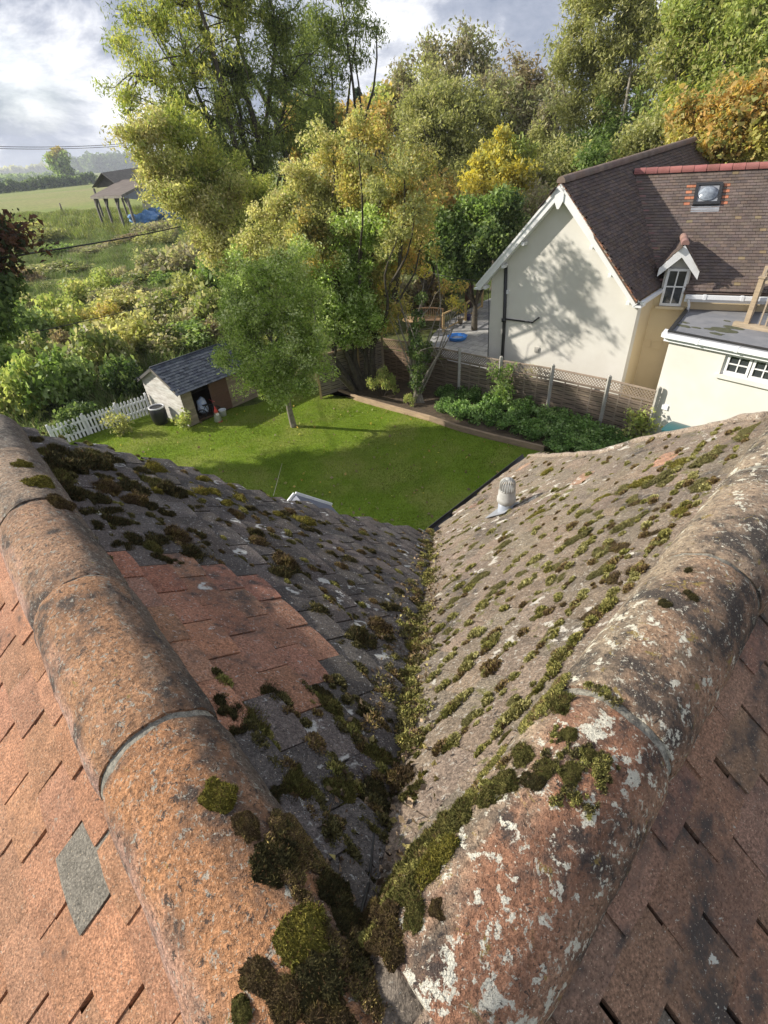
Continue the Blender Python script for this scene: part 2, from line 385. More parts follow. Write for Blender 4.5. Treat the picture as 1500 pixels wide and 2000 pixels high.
# continue under the right slope so that the valley is closed
polyLI += [(polyLI[-1][0] - .1, polyLI[-1][1] + .08), (-.25, .15)]
red_px = [(180, 1085), (300, 1095), (372, 1112), (400, 1108), (440, 1118), (520, 1148), (575, 1185), (622, 1232), (672, 1290), (640, 1308), (648, 1330), (668, 1322), (560, 1358), (505, 1362), (480, 1380), (430, 1410), (340, 1330), (230, 1180)]
redpoly = [sv(S_LI, aL, px_on(S_LI, *p)) for p in red_px]
def colLI(s, v, rnd):
    if inpoly((s, v), redpoly): return vary(rnd.choice([(.34, .165, .10), (.30, .155, .105), (.37, .19, .115), (.25, .145, .10), (.33, .15, .095)]), .14, rnd, .06)
    return vary((.108, .092, .084), .26, rnd, .04)
M['t_li'] = tilemat('weathered_tile_dark', soot=.30, lichen=.34, ring=.34, orange=.08, grain=170, bstr=1.0, spots=.4, soots=2.0, pale=(.50, .50, .47))
M['t_ri'] = tilemat('weathered_tile_brown', soot=.24, lichen=.50, ring=0, orange=.2, grain=150, bstr=1.2, spots=.5, soots=2.4, pale=(.60, .56, .48), mossy=.42)
M['t_lo'] = tilemat('terracotta_tile', soot=.12, lichen=.05, ring=0, orange=.05, grain=210, bstr=1.0, spots=.25, soots=5, pale=(.5, .46, .38))
M['t_ro'] = tilemat('terracotta_tile_dusky', soot=.35, lichen=.14, ring=0, orange=.1, grain=190, bstr=.7, spots=.2, soots=4)
rnd = random.Random(11)
mb = MB(); tiles(mb, S_LI[0], aL, S_LI[1], S_LI[2], polyLI, colLI, rnd=rnd, grid=4, jit=.0022, gap=.0022)
mb.build('inner_roof_slope', M['t_li'], own)
RI_px = [(846, 1048), (860, 1030), (940, 962), (1035, 893), (1075, 894), (1180, 888), (1240, 868), (1300, 855), (1380, 842), (1450, 822), (1500, 818)]
polyRI = [(-.1, -.02), (-.25, .15)] + [(sv(S_RI, aR, px_on(S_RI, 846, 1048))[0] - .1, sv(S_RI, aR, px_on(S_RI, 846, 1048))[1] + .08)] + [sv(S_RI, aR, px_on(S_RI, *p)) for p in RI_px]
polyRI += [(polyRI[-1][0] + .05, -.02)]
def colRI(s, v, rnd): return vary((.245, .190, .138) if rnd.random() > .03 else (.40, .23, .15), .12, rnd, .05)
mb = MB(); tiles(mb, S_RI[0], aR, S_RI[1], S_RI[2], polyRI, colRI, rnd=rnd, grid=4, jit=.0012, gap=.0015, tilt=.009, th=.010)
mb.build('inner_roof_slope', M['t_ri'], own)
greypoly = [sv(S_LO, aL, px_on(S_LO, *p)) for p in [(200, 1540), (245, 1690), (180, 1785), (132, 1640)]]
greypoly2 = [sv(S_LO, aL, px_on(S_LO, *p)) for p in [(20, 1145), (60, 1240), (40, 1290), (10, 1200)]]
def colLO(s, v, rnd):
    if inpoly((s, v), greypoly): return (.21, .19, .155)
    if inpoly((s, v), greypoly2): return (.32, .27, .22)
    return vary((.395, .205, .118), .12, rnd, .06)
cp40 = math.cos(R(40))
polyLO = [(0, -.02), (2.72, -.02), (2.72, 2.7), (-2.7 * cp40, 2.7)]
mb = MB(); tiles(mb, S_LO[0], aL, S_LO[1], S_LO[2], polyLO, colLO, rnd=rnd, grid=3, jit=.0016, gap=.0042, tilt=.010, th=.015)
mb.build('outer_roof_slope', M['t_lo'], own)
def colRO(s, v, rnd): return vary((.255, .148, .098) if rnd.random() > .02 else (.17, .13, .10), .16, rnd, .07)
polyRO = [(0, -.02), (2.45, -.02), (2.45, 2.7), (-2.7 * cp40, 2.7)]
mb = MB(); tiles(mb, S_RO[0], aR, S_RO[1], S_RO[2], polyRO, colRO, rnd=rnd, grid=3, jit=.0022, gap=.0042, tilt=.012, th=.015)
mb.build('outer_roof_slope', M['t_ro'], own)
# battens and felt below the tiles: one dark board per slope (10 mm under)
mb = MB(); mb.cur = (.2, .17, .15)
for S, a, poly in ((S_LI, aL, polyLI), (S_RI, aR, polyRI), (S_LO, aL, polyLO), (S_RO, aR, polyRO)):
    mb.prism([S[0] + a * s + S[1] * v - S[2] * .022 for s, v in poly], -S[2] * .03)
mb.build('roof_boarding', M['soil'], own)
# walls below the eaves
wp = [O + hdL * .4 * 0 + aL * 2.45 + hoL * 1.9, O + hoL * 1.9 + hoR * 1.9, O + aR * 2.25 + hoR * 1.9, O + aR * 2.25 + hdR * 1.9, O + vdir.xy.to_3d().normalized() * 2.3, O + aL * 2.45 + hdL * 1.9]
mb = MB(); mb.cur = (.8, .76, .68)
mb.prism([(p.x, p.y, 0) for p in wp], (0, 0, 5.3)); mb.build('wall', M['render'], own)
# ridge tiles
def ridge_mat(name, **k): return tilemat(name, **k)
M['r_l'] = tilemat('ridge_clay', soot=.35, lichen=.30, ring=0, orange=.25, grain=120, bstr=2.2, spots=.55, soots=4.2, lsc=26, pale=(.48, .47, .40))
M['r_r'] = tilemat('ridge_clay_lichened', soot=.46, lichen=.68, ring=0, orange=.4, lsc=30, grain=120, bstr=2.2, spots=.5, soots=4.5, pale=(.80, .76, .62), mossy=.2)
def lerp3(a, b, t): t = max(0, min(1, t)); return tuple(x + (y - x) * t for x, y in zip(a, b))
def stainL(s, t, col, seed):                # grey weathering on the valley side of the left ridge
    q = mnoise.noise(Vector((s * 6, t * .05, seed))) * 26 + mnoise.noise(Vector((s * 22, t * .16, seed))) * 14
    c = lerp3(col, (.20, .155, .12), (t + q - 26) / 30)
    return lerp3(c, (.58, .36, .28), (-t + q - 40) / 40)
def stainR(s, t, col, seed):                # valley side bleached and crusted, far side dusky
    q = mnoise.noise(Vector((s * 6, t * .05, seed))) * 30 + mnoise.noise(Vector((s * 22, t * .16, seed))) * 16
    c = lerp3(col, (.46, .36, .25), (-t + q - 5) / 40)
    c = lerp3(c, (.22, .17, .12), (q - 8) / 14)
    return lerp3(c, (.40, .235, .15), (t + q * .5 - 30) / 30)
def ridge_tile(a, side, s0, s1, rad, col, seed, flare=.0, lift=0.0, stain=None):
    """half-round tile along a; side = unit horizontal to the right of a"""
    mb = MB(); mb.cur = col; na = 40; ns = max(8, int((s1 - s0) / .018)); vs = []
    A0, A1 = -112, 112
    for i in range(ns + 1):
        s = s0 + (s1 - s0) * i / ns
        e = min(s - s0, s1 - s); rr = rad - (.006 if e < 1e-6 else (.002 if e < .02 else 0))
        for j in range(na + 1):
            t = R(A0 + (A1 - A0) * j / na)
            p = Vector((s * 7 + seed, math.cos(t) * .9, math.sin(t) * .9))
            r2 = rr + .004 * mnoise.noise(p * 1.0) + .0022 * mnoise.noise(p * 6) + .0012 * mnoise.noise(p * 22)
            ed = .01 * mnoise.noise(Vector((t * 2, seed, 0))) if i in (0, ns) else 0
            vs.append(O + a * (s + ed) + Z * (math.cos(t) * r2 + lift) + side * math.sin(t) * r2)
    W = na + 1
    fs = [(i * W + j, i * W + j + 1, (i + 1) * W + j + 1, (i + 1) * W + j) for i in range(ns) for j in range(na)]
    mb.smooth = True; mb.add(vs, fs)
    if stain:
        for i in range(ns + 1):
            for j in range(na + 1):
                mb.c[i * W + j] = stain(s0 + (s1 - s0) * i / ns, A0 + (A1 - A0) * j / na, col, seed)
    b = len(vs); inner = []
    for i in (0, ns):                       # end lips
        ring = [i * W + j for j in range(W)]
        vv = [vs[q] for q in ring]; c0 = O + a * ((s0 if i == 0 else s1)) + Z * lift
        vv2 = [c0 + (q - c0) * .87 for q in vv]
        mb.smooth = False; mb.add(vv + vv2, [(j, j + 1, W + j + 1, W + j) if i else (j + 1, j, W + j, W + j + 1) for j in range(W - 1)])
    return mb
def mortar_ring(a, side, s0, s1, rad, seed):
    mb = MB(); mb.cur = (.27, .255, .21); na = 48; ns = 5; vs = []
    for i in range(ns + 1):
        s = s0 + (s1 - s0) * i / ns
        for j in range(na + 1):
            t = R(-108 + 216 * j / na)
            r2 = rad + .003 * mnoise.noise(Vector((s * 40, t * 5, seed))) + .0015 * mnoise.noise(Vector((s * 90, t * 14, seed)))
            vs.append(O + a * s + Z * math.cos(t) * r2 + side * math.sin(t) * r2)
    W = na + 1; mb.smooth = True
    mb.add(vs, [(i * W + j, i * W + j + 1, (i + 1) * W + j + 1, (i + 1) * W + j) for i in range(ns) for j in range(na)]); return mb
sideL = hdL; sideR = hoR
lj = [.02, .61, 1.165, 1.68, 2.20, 2.70]
for i in range(5):
    c = [(.46, .225, .105), (.45, .24, .125), (.42, .25, .15), (.36, .26, .18), (.30, .25, .20)][i]
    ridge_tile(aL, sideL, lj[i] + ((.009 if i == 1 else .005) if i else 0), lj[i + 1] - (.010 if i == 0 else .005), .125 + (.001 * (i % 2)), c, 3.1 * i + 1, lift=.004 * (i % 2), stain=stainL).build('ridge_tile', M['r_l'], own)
    if i: mortar_ring(aL, sideL, lj[i] - .022, lj[i] + .024, .117, i).build('mortar_joint', M['mortar'], own)
rj = [.11, .665, 1.205, 1.75, 2.40]
for i in range(4):
    c = [(.43, .21, .12), (.40, .255, .16), (.44, .32, .22), (.46, .35, .25)][i]
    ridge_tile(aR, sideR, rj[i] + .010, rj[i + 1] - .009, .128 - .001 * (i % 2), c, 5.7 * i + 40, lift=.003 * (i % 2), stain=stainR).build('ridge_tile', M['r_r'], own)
    if i: mortar_ring(aR, sideR, rj[i] - .022, rj[i] + .026, .118, i + 9).build('mortar_joint', M['mortar'], own)
# mortar saddle where the ridges meet
mb = MB(); mb.cur = (.17, .14, .11); mb.smooth = True
ng = 36; vs = []
cb = O + vdir.xy.to_3d().normalized() * .03 + aR * .05
for i in range(ng + 1):
    for j in range(ng + 1):
        x = -.30 + .6 * i / ng; y = -.30 + .6 * j / ng; p = cb + Vector((x, y, 0))
        r_ = math.hypot(x, y)
        h = .085 - 1.5 * max(0, r_ - .075) + .022 * mnoise.noise(p * 14) + .009 * mnoise.noise(p * 40)
        vs.append(Vector((p.x, p.y, O.z + h)))
mb.add(vs, [(i * (ng + 1) + j, (i + 1) * (ng + 1) + j, (i + 1) * (ng + 1) + j + 1, i * (ng + 1) + j + 1) for i in range(ng) for j in range(ng)])
mb.build('mortar_saddle', M['mortar'], own)
# lumpy mortar bedding along the far verge of the right slope
mb = MB(); mb.cur = (.33, .26, .20); vpx = [px_on(S_RI, *p) for p in RI_px[3:]]; pts = []
for i in range(len(vpx) - 1):
    for k in range(8): pts.append(vpx[i] + (vpx[i + 1] - vpx[i]) * (k / 8))
pts.append(vpx[-1]); ring = []
mb.tube([p + S_RI[2] * (.010 + .006 * mnoise.noise(p * 9)) + aR * .01 * mnoise.noise(p * 6 + Vector((5, 0, 0))) for p in pts], [.024 + .007 * mnoise.noise(p * 12) for p in pts], 10)
mb.build('verge_bedding', M['t_ri'], own)
# gutter along the right eave
e0 = px_on(S_RI, 852, 1040); e1 = px_on(S_RI, 1037, 892)
e0 = e0 + S_RI[1] * .03; e1 = e1 + S_RI[1] * .03; ed = (e1 - e0).normalized(); e0 = e0 - ed * .15; e1 = e1 + ed * .06
mb = MB(); pts = []
for k in range(9):
    t = math.pi * k / 8; pts.append((-math.cos(t) * .05, -math.sin(t) * .045))
vs = []
oh = Vector((ed.y, -ed.x, 0)); oh = oh if oh.dot(hdR) > 0 else -oh
for e in (e0, e1):
    for (x, z) in pts + [(p[0] * .9, p[1] * .9) for p in reversed(pts)]:
        vs.append(e + oh * (x + .035) + Z * (z - .01))
k = len(pts) * 2; mb.add(vs, [(i, (i + 1) % k, k + (i + 1) % k, k + i) for i in range(k)] + [tuple(range(k)), tuple(range(2 * k - 1, k - 1, -1))])
mb.build('gutter', M['black'], own)
# valley lead and loose cable
mb = MB(); v0 = O + Z * .02; P0 = px_on(S_LI, 727, 1700); vlo = px_on(S_RI, 846, 1050)
vpt = lambda t: P0 + (vcorn - P0) * t
sd2 = vdir.cross(Z).normalized()
mb.cur = (.3, .3, .31)
mb.add([vpt(-.12) - sd2 * .1 + Z * .045, vpt(-.12) - Z * .012, vpt(-.12) + sd2 * .1 + Z * .05, vpt(1.02) + sd2 * .1 + Z * .05, vpt(1.02) - Z * .012, vpt(1.02) - sd2 * .1 + Z * .045], [(0, 1, 4, 5), (1, 2, 3, 4)])
mb.build('valley_lead', M['lead'], own)
mb = MB(); cbp = []
for (x, y, h) in [(706, 1990, .06), (703, 1925, .07), (702, 1863, .055), (712, 1790, .04), (723, 1731, .022), (732, 1640, .026), (745, 1580, .022), (752, 1500, .02), (762, 1450, .016), (766, 1400, .01)]:
    q = px_on(S_LI, x, y) if y < 1760 else onpl(x, y, Z, O)
    cbp.append(q + Z * h)
mb.cur = (.09, .09, .09); mb.tube(cbp, .0028, 6); mb.build('cable', M['black'], own)
# vent pipe
vb_ = px_on(S_RI, 986, 1003); vh = .215
pr = rpx(985, 985, math.hypot(vb_.x, vb_.y), 14.5)
M['pvcg'] = simple('grey_plastic', (.34, .37, .42), (.30, .33, .38), 4, .4, 0); M['pvcl'] = simple('pale_grey_plastic', (.46, .455, .43), (.34, .335, .31), 30, .5, .05, 60)
vp = vb_ - Z * .12
mb = MB(); mb.lathe(vp, [(pr, 0), (pr, .12 + vh * .52)], 28); pipe = mb.build('vent_pipe', M['pvcg'], own)
mb = MB(); z1 = .12 + vh * .42
mb.lathe(vp, [(pr * 1.16, z1), (pr * 1.24, z1 + .006), (pr * 1.24, z1 + .03), (pr * 1.12, z1 + .036), (pr * 1.12, z1 + .075), (pr * 1.02, z1 + .08), (pr * 1.0, z1 + .085)], 30)
def sub(mb, name, mat, part):
    o = mb.build(name, mat); o.parent = part
    return o
c_ = sub(mb, 'pipe_collar', M['pvcl'], pipe)
mb = MB(); z2 = z1 + .083; zt = z2 + .062
for j in range(18):
    t = 2 * math.pi * j / 18; c0 = Vector((math.cos(t), math.sin(t), 0)); tt = Vector((-math.sin(t), math.cos(t), 0))
    mb.tube([vp + Z * z2 + c0 * pr * .98, vp + Z * (zt - .012) + c0 * pr * .95, vp + Z * zt + c0 * pr * .72, vp + Z * (zt + .010) + c0 * pr * .35], .0033, 4)
mb.lathe(vp, [(pr * .40, zt + .007), (pr * .40, zt + .012), (.001, zt + .013)], 16)
mb.lathe(vp, [(pr * 1.02, z2 - .004), (pr * 1.02, z2 + .006), (pr * .9, z2 + .006)], 28)
mb.lathe(vp, [(pr * .80, z2), (pr * .80, z2 + .002)], 20)
sub(mb, 'vent_cowl', M['pvcl'], pipe)
mb = MB(); mb.cur = (.5, .5, .52)
q = [vb_ + aR * x * .075 + S_RI[1] * y * .075 + S_RI[2] * .025 for x, y in ((-1, -1), (1, -1), (1, 1.2), (-1, 1.2))]
mb.prism(q, S_RI[2] * .003); sub(mb, 'lead_flashing', M['lead'], pipe)
# ------------------------------------------------------------------ the cream house next door
u = az(130); nG = Vector((u.y, -u.x, 0))            # gable plane
A0 = atD(948, 705, 18.5); A0.z = 0
if nG.dot(CAM - A0) < 0: nG = -nG                   # towards the camera
gp = lambda x, y, off=0.0: onpl(x, y, nG, A0 + nG * off)
G0 = gp(1097, 355); LE = gp(930, 554); RE = gp(1250, 588)
vv = az(46); nv_ = vv.cross(Z); G1 = onpl(1355, 275, nv_, G0)
ridge = (G1 - G0).normalized()
nb = empty('cream_house', (G0.x, G0.y, 0), 'cream rendered house with steep brown tiled gable and white bargeboards beyond the panel fence', 'house')
rnd = random.Random(5)
def plane3(a, b, c, up=True):
    n = (b - a).cross(c - a).normalized()
    if n.z < 0: n = -n
    return n
nR = plane3(G0, RE, G1); nL = plane3(G0, LE, G1)
m0 = onpl(1238, 340, nR, RE); m1 = gz(1500, 328, m0.z); vb2 = onpl(1290, 560, nR, RE)
ud = (m1 - m0).normalized(); nM = plane3(m0, m1, vb2)
MR = m0 + ud * 9.0
g1 = onpl(1335, 568, nM, m0)
dM = ud.cross(nM).normalized(); dM = dM if dM.z < 0 else -dM
dR_ = ridge.cross(nR).normalized(); dR_ = dR_ if dR_.z < 0 else -dR_
dL_ = ridge.cross(nL).normalized(); dL_ = dL_ if dL_.z < 0 else -dL_
def sv2(org, a, d, P): w = P - org; return (w.dot(a), w.dot(d))
def brown(s, v, r): return vary(random_choice(r, [(.098, .072, .064), (.112, .082, .070), (.090, .067, .062), (.12, .085, .065)]), .16, r, .05)
def random_choice(r, l): return l[r.randrange(len(l))]
ev = (vb2 - G0).dot(dR_) + .02
mb = MB()
sE = 0
polyR = [(0, 0), ((G1 - G0).length, 0), ((G1 - G0).length, 2.6), sv2(G0, ridge, dR_, m0 + (vb2 - m0) * .25), sv2(G0, ridge, dR_, m0 + (vb2 - m0) * .5), (sv2(G0, ridge, dR_, vb2)[0] + .25, ev), (0, (RE - G0).dot(dR_))]
polyR[3] = (polyR[3][0] + .3, polyR[3][1]); polyR[4] = (polyR[4][0] + .3, polyR[4][1])
polyR[2] = ((G1 - G0).length, (G1 - G0).length * 0 + 2.9)
tiles(mb, G0, ridge, dR_, nR, polyR, brown, gauge=.108, tw=.17, th=.020, rnd=rnd, tilt=.022, jit=.001)
mb.prism([G0 + ridge * s + dR_ * v - nR * .03 for s, v in polyR], -nR * .05)
mb.cur = (.38, .17, .10)
k = 0
while k * .108 < (RE - G0).length - .05:            # verge undercloak tiles, orange edge
    for (dd, nn, E) in ((dR_, nR, RE), (dL_, nL, LE)):
        c = G0 + dd * (k * .108 + .05) - nn * .004 - ridge * .0
        mb.cur = vary((.36, .17, .10) if rnd.random() > .4 else (.45, .36, .28), .3, rnd)
        mb.box(c, ridge * .035, dd * .052 + nn * .008, nn * .012)
    k += 1
gr = mb.build('gable_roof', M['neigh'], nb)
mb = MB(); tiles(mb, G0, ridge, dL_, nL, [(0, 0), ((G1 - G0).length, 0), ((G1 - G0).length, (LE - G0).length), (0, (LE - G0).length)], brown, gauge=.216, tw=.34, th=.016, rnd=rnd)
mb.prism([G0 + ridge * s + dL_ * v - nL * .03 for s, v in [(0, 0), ((G1 - G0).length, 0), ((G1 - G0).length, (LE - G0).length), (0, (LE - G0).length)]], -nL * .05)
# a short glimpse of the red hip beyond the left verge
mb.build('gable_roof', M['neigh'], nb)
def lowridge(P, Q, rad, colf, name, par, step=.30):
    mb = MB(); d = (Q - P); n = max(1, int(d.length / step)); dn = d.normalized(); sd_ = dn.cross(Z).normalized(); upv = sd_.cross(dn)
    for i in range(n):
        a = P + d * (i / n); b = P + d * ((i + 1) / n) - dn * .012; mb.cur = colf(rnd)
        vs = []
        for q, rr in ((a, rad), (b, rad * 1.06)):
            for j in range(9):
                t = R(-105 + 210 * j / 8); vs.append(q + upv * (math.cos(t) * rr + .01) + sd_ * math.sin(t) * rr)
        mb.smooth = True; mb.add(vs, [(j, j + 1, 10 + j, 9 + j) for j in range(8)]); mb.smooth = False
        mb.add([vs[j + 9] for j in range(9)], [tuple(range(9))]); mb.add([vs[j] for j in range(9)], [tuple(range(8, -1, -1))])
    return mb.build(name, M['neigh'], par)
lowridge(G0 - ridge * .05, G1, .13, lambda r: vary((.20, .145, .12), .15, r), 'ridge_tiles', nb)
lowridge(m0 + Z * .02, MR + Z * .02, .13, lambda r: vary((.33, .13, .115), .1, r), 'ridge_tiles', nb, .34)
# main roof
lenM = (g1 - m0).dot(dM) + .05
vbM = sv2(m0, ud, dM, vb2)
sky_px = [(1377, 363), (1410, 364), (1389, 407), (1348, 405)]
skp = [onpl(x, y, nM, m0) for x, y in [(1372, 364), (1409, 364), (1391, 402), (1352, 402)]]
skc = sum(skp, Vector()) / 4; sks = [sv2(m0, ud, dM, p) for p in skp]; sc0, sc1 = sv2(m0, ud, dM, skc)
hw = .36; hl = .40
def brownM(s, v, r):
    dx = abs(s - sc0); dy = v - sc1
    if dx < hw + .26 and dx > hw and -.45 < dy < .5 and int((v + 10) / .108) % 2 == 0: return vary((.48, .19, .10) if dy < .35 else (.40, .25, .20), .1, r)
    k = mnoise.noise(Vector((s * .8, v * .8, 3))); q = mnoise.noise(Vector((s * 4, v * 7, 9)))
    if q > .55: return vary((.24, .185, .11), .12, r)
    return vary(random_choice(r, [(.142, .110, .096), (.156, .118, .10), (.132, .102, .092), (.165, .125, .102)]), .10, r, .04)
pM = lambda x, y: sv2(m0, ud, dM, onpl(x, y, nM, m0))
polyM = [(-.05, 0), (9.0, 0), (9.0, lenM), (pM(1336, 568)[0], lenM), pM(1352, 530), pM(1300, 515), (vbM[0] - .25, vbM[1] - .3)]
mb = MB(); tiles(mb, m0, ud, dM, nM, polyM, brownM, gauge=.108, tw=.17, th=.020, rnd=rnd, tilt=.024, jit=.001)
mb.prism([m0 + ud * s + dM * v - nM * .03 for s, v in polyM], -nM * .05)
mbM = mb
# back slope of the main range
bM = Vector((-dM.x, -dM.y, dM.z)); nB = Vector((-nM.x, -nM.y, nM.z))
mb = MB(); mb.cur = (.13, .09, .08); mb.prism([m0 + Z * -.02, MR + Z * -.02, MR + bM * lenM, m0 + bM * lenM], -nB * .06); mb.build('main_roof', M['neigh'], nb)
# valley tile flashes stay in the roof mesh
mb = mbM
for i in range(30):
    t = (i + .5) / 30; p = m0 + (vb2 - m0) * t; mb.cur = vary((.24, .13, .12), .25, rnd)
    if i % 2 == 0: mb.box(p + nM * .03 + ud * .07, ud * .11, dM * .03, nM * .012)
mb.build('main_roof', M['neigh'], nb)
# skylight with round dome
mb = MB(); mb.cur = (.03, .032, .036)
def onM(s, v, h): return m0 + ud * s + dM * v + nM * h
c = onM(sc0, sc1, .07)
mb.box(c + ud * (hw - .04), ud * .04, dM * hl, nM * .05); mb.box(c - ud * (hw - .04), ud * .04, dM * hl, nM * .05)
mb.box(c + dM * (hl - .05), ud * (hw - .08), dM * .05, nM * .049); mb.box(c - dM * (hl - .05), ud * (hw - .08), dM * .05, nM * .049)
skl = mb.build('skylight', M['black'], nb)
mb = MB(); mb.cur = (1, 1, 1); mb.box(c + nM * .01, ud * (hw - .08), dM * (hl - .10), nM * .006); sub(mb, 'pane', M['lead'], skl)
M['domeg'] = simple('frosted_dome', (.30, .34, .38), (.16, .18, .21), 9, .10, 0, spec=.8)
mb = MB(); rd = .25; mb.lathe(c + nM * .02, [(rd * 1.08, 0), (rd * 1.06, .03), (rd * .98, .035), (rd * .9, .06), (rd * .7, .10), (rd * .4, .13), (.01, .14)], 28, axis=nM); sub(mb, 'dome', M['domeg'], skl)
mb = MB(); mb.box(onM(sc0 + .0, sc1 + hl + .10, .035), ud * (hw + .02), dM * .11, nM * .008); sub(mb, 'flashing', M['lead'], skl)
# gable wall (0.32 m behind the barge line)
back = ridge.copy(); back.z = 0; back.normalize(); bo = back * .32
def wallz(s, z): return A0 + u * s + bo + Z * (z)
def sg(P): return (P - A0).dot(u)
a_ = -.13; b_ = sg(gp(1226, 660)) - .0
zl = lambda s: G0.z - .12 - abs(s - sg(G0)) * ((G0.z - RE.z) / (sg(RE) - sg(G0)) if s > sg(G0) else (G0.z - LE.z) / (sg(G0) - sg(LE)))
mb = MB(); mb.prism([wallz(a_, -.3), wallz(b_, -.3), wallz(b_, zl(b_)), wallz(sg(G0), zl(sg(G0))), wallz(a_, zl(a_))], back * .3); mb.build('gable_wall', M['render'], nb)
# buff side return and recess wall
cR = wallz(b_, 0); rl = 1.45
rec0 = Vector((vb2.x, vb2.y, 0)); 
recP = g1 - Vector((0, 0, 0)); udh = Vector((ud.x, ud.y, 0)).normalized(); nrec = Vector((udh.y, -udh.x, 0)); nrec = nrec if nrec.dot(CAM - recP) > 0 else -nrec
recpt = g1 - nrec * .12; recpt.z = 0                # a point in the recess wall plane
# meet of the side return with the recess wall
den = back.dot(nrec); tt = (recpt - cR).dot(nrec) / den
cI = cR + back * tt
mb = MB(); mb.prism([cR + Z * -.3 - u * .004 + back * .004, cI + Z * -.3, cI + Z * (zl(b_) + .15), cR + Z * zl(b_) - u * .004 + back * .004], -u * .25); mb.build('side_wall', M['renderY'], nb)
we = cI + udh * 8.6
mb = MB(); mb.prism([cI + Z * -.3, we + Z * -.3, we + Z * (g1.z - .06), cI + Z * (g1.z - .06)], -nrec * .3); mb.build('rear_wall', M['renderY'], nb)
far = G1 - ridge * .2
mb = MB()
fl = wallz(a_, 0); fl2 = fl + back * ((G1 - G0).length - .5)
mb.prism([fl + Z * -.3 + back * .31, fl2 + Z * -.3, fl2 + Z * (zl(a_) - .05), fl + Z * (zl(a_) - .05) + back * .31], u * .25); mb.build('side_wall', M['render'], nb)
# barge boards
def barge(P, Q, hgt, name='bargeboard'):
    mb = MB(); d = (Q - P).normalized(); dn = nG.cross(d); dn = dn if dn.z < 0 else -dn
    o1 = nG * .02
    mb.prism([P + o1 - dn * .0, Q + o1, Q + o1 + dn * hgt, P + o1 + dn * hgt], -nG * .035)
    mb.prism([P - nG * .02 + dn * (hgt - .03), Q - nG * .02 + dn * (hgt - .03), Q - nG * .02 + dn * hgt, P - nG * .02 + dn * hgt], -nG * .29)
    mb.prism([P + o1 - dn * 0 + nG * .03, Q + o1 + nG * .03, Q + o1 + nG * .03 + dn * .06, P + o1 + nG * .03 + dn * .06], -nG * .028)
    return mb.build(name, M['white'], nb)
barge(G0 - Z * .04, LE - Z * .03, .21); barge(G0 - Z * .04, RE - Z * .03, .21)
mb = MB()
cG = G0 - Z * .04 + nG * .05
mb.prism([cG + u * -.13 - Z * .10, cG + u * .13 - Z * .10, cG + u * .13 - Z * .42, cG + u * .03 - Z * .62, cG + u * -.03 - Z * .62, cG + u * -.13 - Z * .42], -nG * .03)
mb.build('finial_board', M['white'], nb)
for t in (.40, .64, .88):
    for E in (LE, RE):
        mb = MB()
        p = G0 + (E - G0) * t; p = p + (E - G0).normalized().cross(nG) * 0 - Z * .46
        mb.box(p - nG * .17, u * .05, nG * .14, Z * .045)
        mb.build('corbel', M['white'], nb)
for E, sgn in ((LE, -1), (RE, 1)):
    mb = MB(); mb.box(E - Z * .16 - u * sgn * .05 + back * .16, u * .12, back * .17, Z * .03)
    mb.build('soffit', M['white'], nb)
# black soil stack with branch
wp_ = lambda x, y, o=.04: onpl(x, y, nG, A0 + bo + nG * o)
mb = MB(); mb.tube([wp_(988, 517), wp_(985, 625), wp_(980, 715), wp_(979, 740)], .058, 10)
mb.tube([wp_(984, 622, .05), wp_(984, 628, .05)], .085, 10)
mb.tube([wp_(986, 623), wp_(1040, 630), wp_(1053, 620)], .026, 8)
mb.build('soil_pipe', M['black'], nb)
mb = MB(); mb.tube([wp_(954, 565, .02), wp_(955, 620, .02), wp_(953, 700, .02)], .012, 5); mb.build('wall_cable', M['black'], nb)
mb = MB(); c = wp_(1049, 683, .0); mb.box(c, u * .09, nG * .03, Z * .09); mb.box(c + nG * .03, u * .055, nG * .02, Z * .05); mb.build('wall_vent', M['concrete'], nb)
mb = MB(); c = wp_(992, 570, .0); mb.box(c, u * .04, nG * .06, Z * .06); mb.build('wall_lamp', M['white'], nb)
# eaves gutter of the gable side, white pipe, brown outlet
rz = RE.z - .1
mb = MB(); ga = RE + Z * -.06 + u * .06 + back * .02; gb = vb2 + Z * -.10 + u * .05
mb.beam(ga, gb, .11, .09); mb.build('gutter', M['upvc'], nb)
mb = MB(); dp = cI - back * .28 + u * .05
tp = onpl(1268, 598, nrec, recpt + nrec * .07); bt = Vector((tp.x, tp.y, 0)); tp.z = min(tp.z, 4.0)
mb.tube([bt, tp], .045, 8); mb.build('downpipe', M['renderY'], nb)
M['brownp'] = simple('brown_plastic', (.10, .06, .04), None, 4, .4, 0)
q = onpl(1240, 680, nrec, recpt + nrec * .05)
mb = MB(); mb.tube([q + Z * .12 - udh * .12 + nrec * .1, q + Z * .08 - udh * .05 + nrec * .08, q - Z * .1 + nrec * .03, q - Z * .25], .035, 8); mb.tube([q - Z * .25, Vector((q.x, q.y, 0))], .022, 6)
mb.build('waste_pipe', M['brownp'], nb)
rp = lambda x, y, o=0.0: onpl(x, y, nrec, recpt + nrec * o)
mb = MB()
for (x, y) in ((1261, 671), (1281, 675)):
    c = rp(x, y)
    for dx, dz, hx, hz in ((0, .12, .17, .012), (0, -.12, .17, .012), (-.16, 0, .012, .12), (.16, 0, .012, .12)): mb.box(c + udh * dx + Z * dz, udh * hx, nrec * .012, Z * hz)
mb.build('air_brick', M['renderY'], nb)
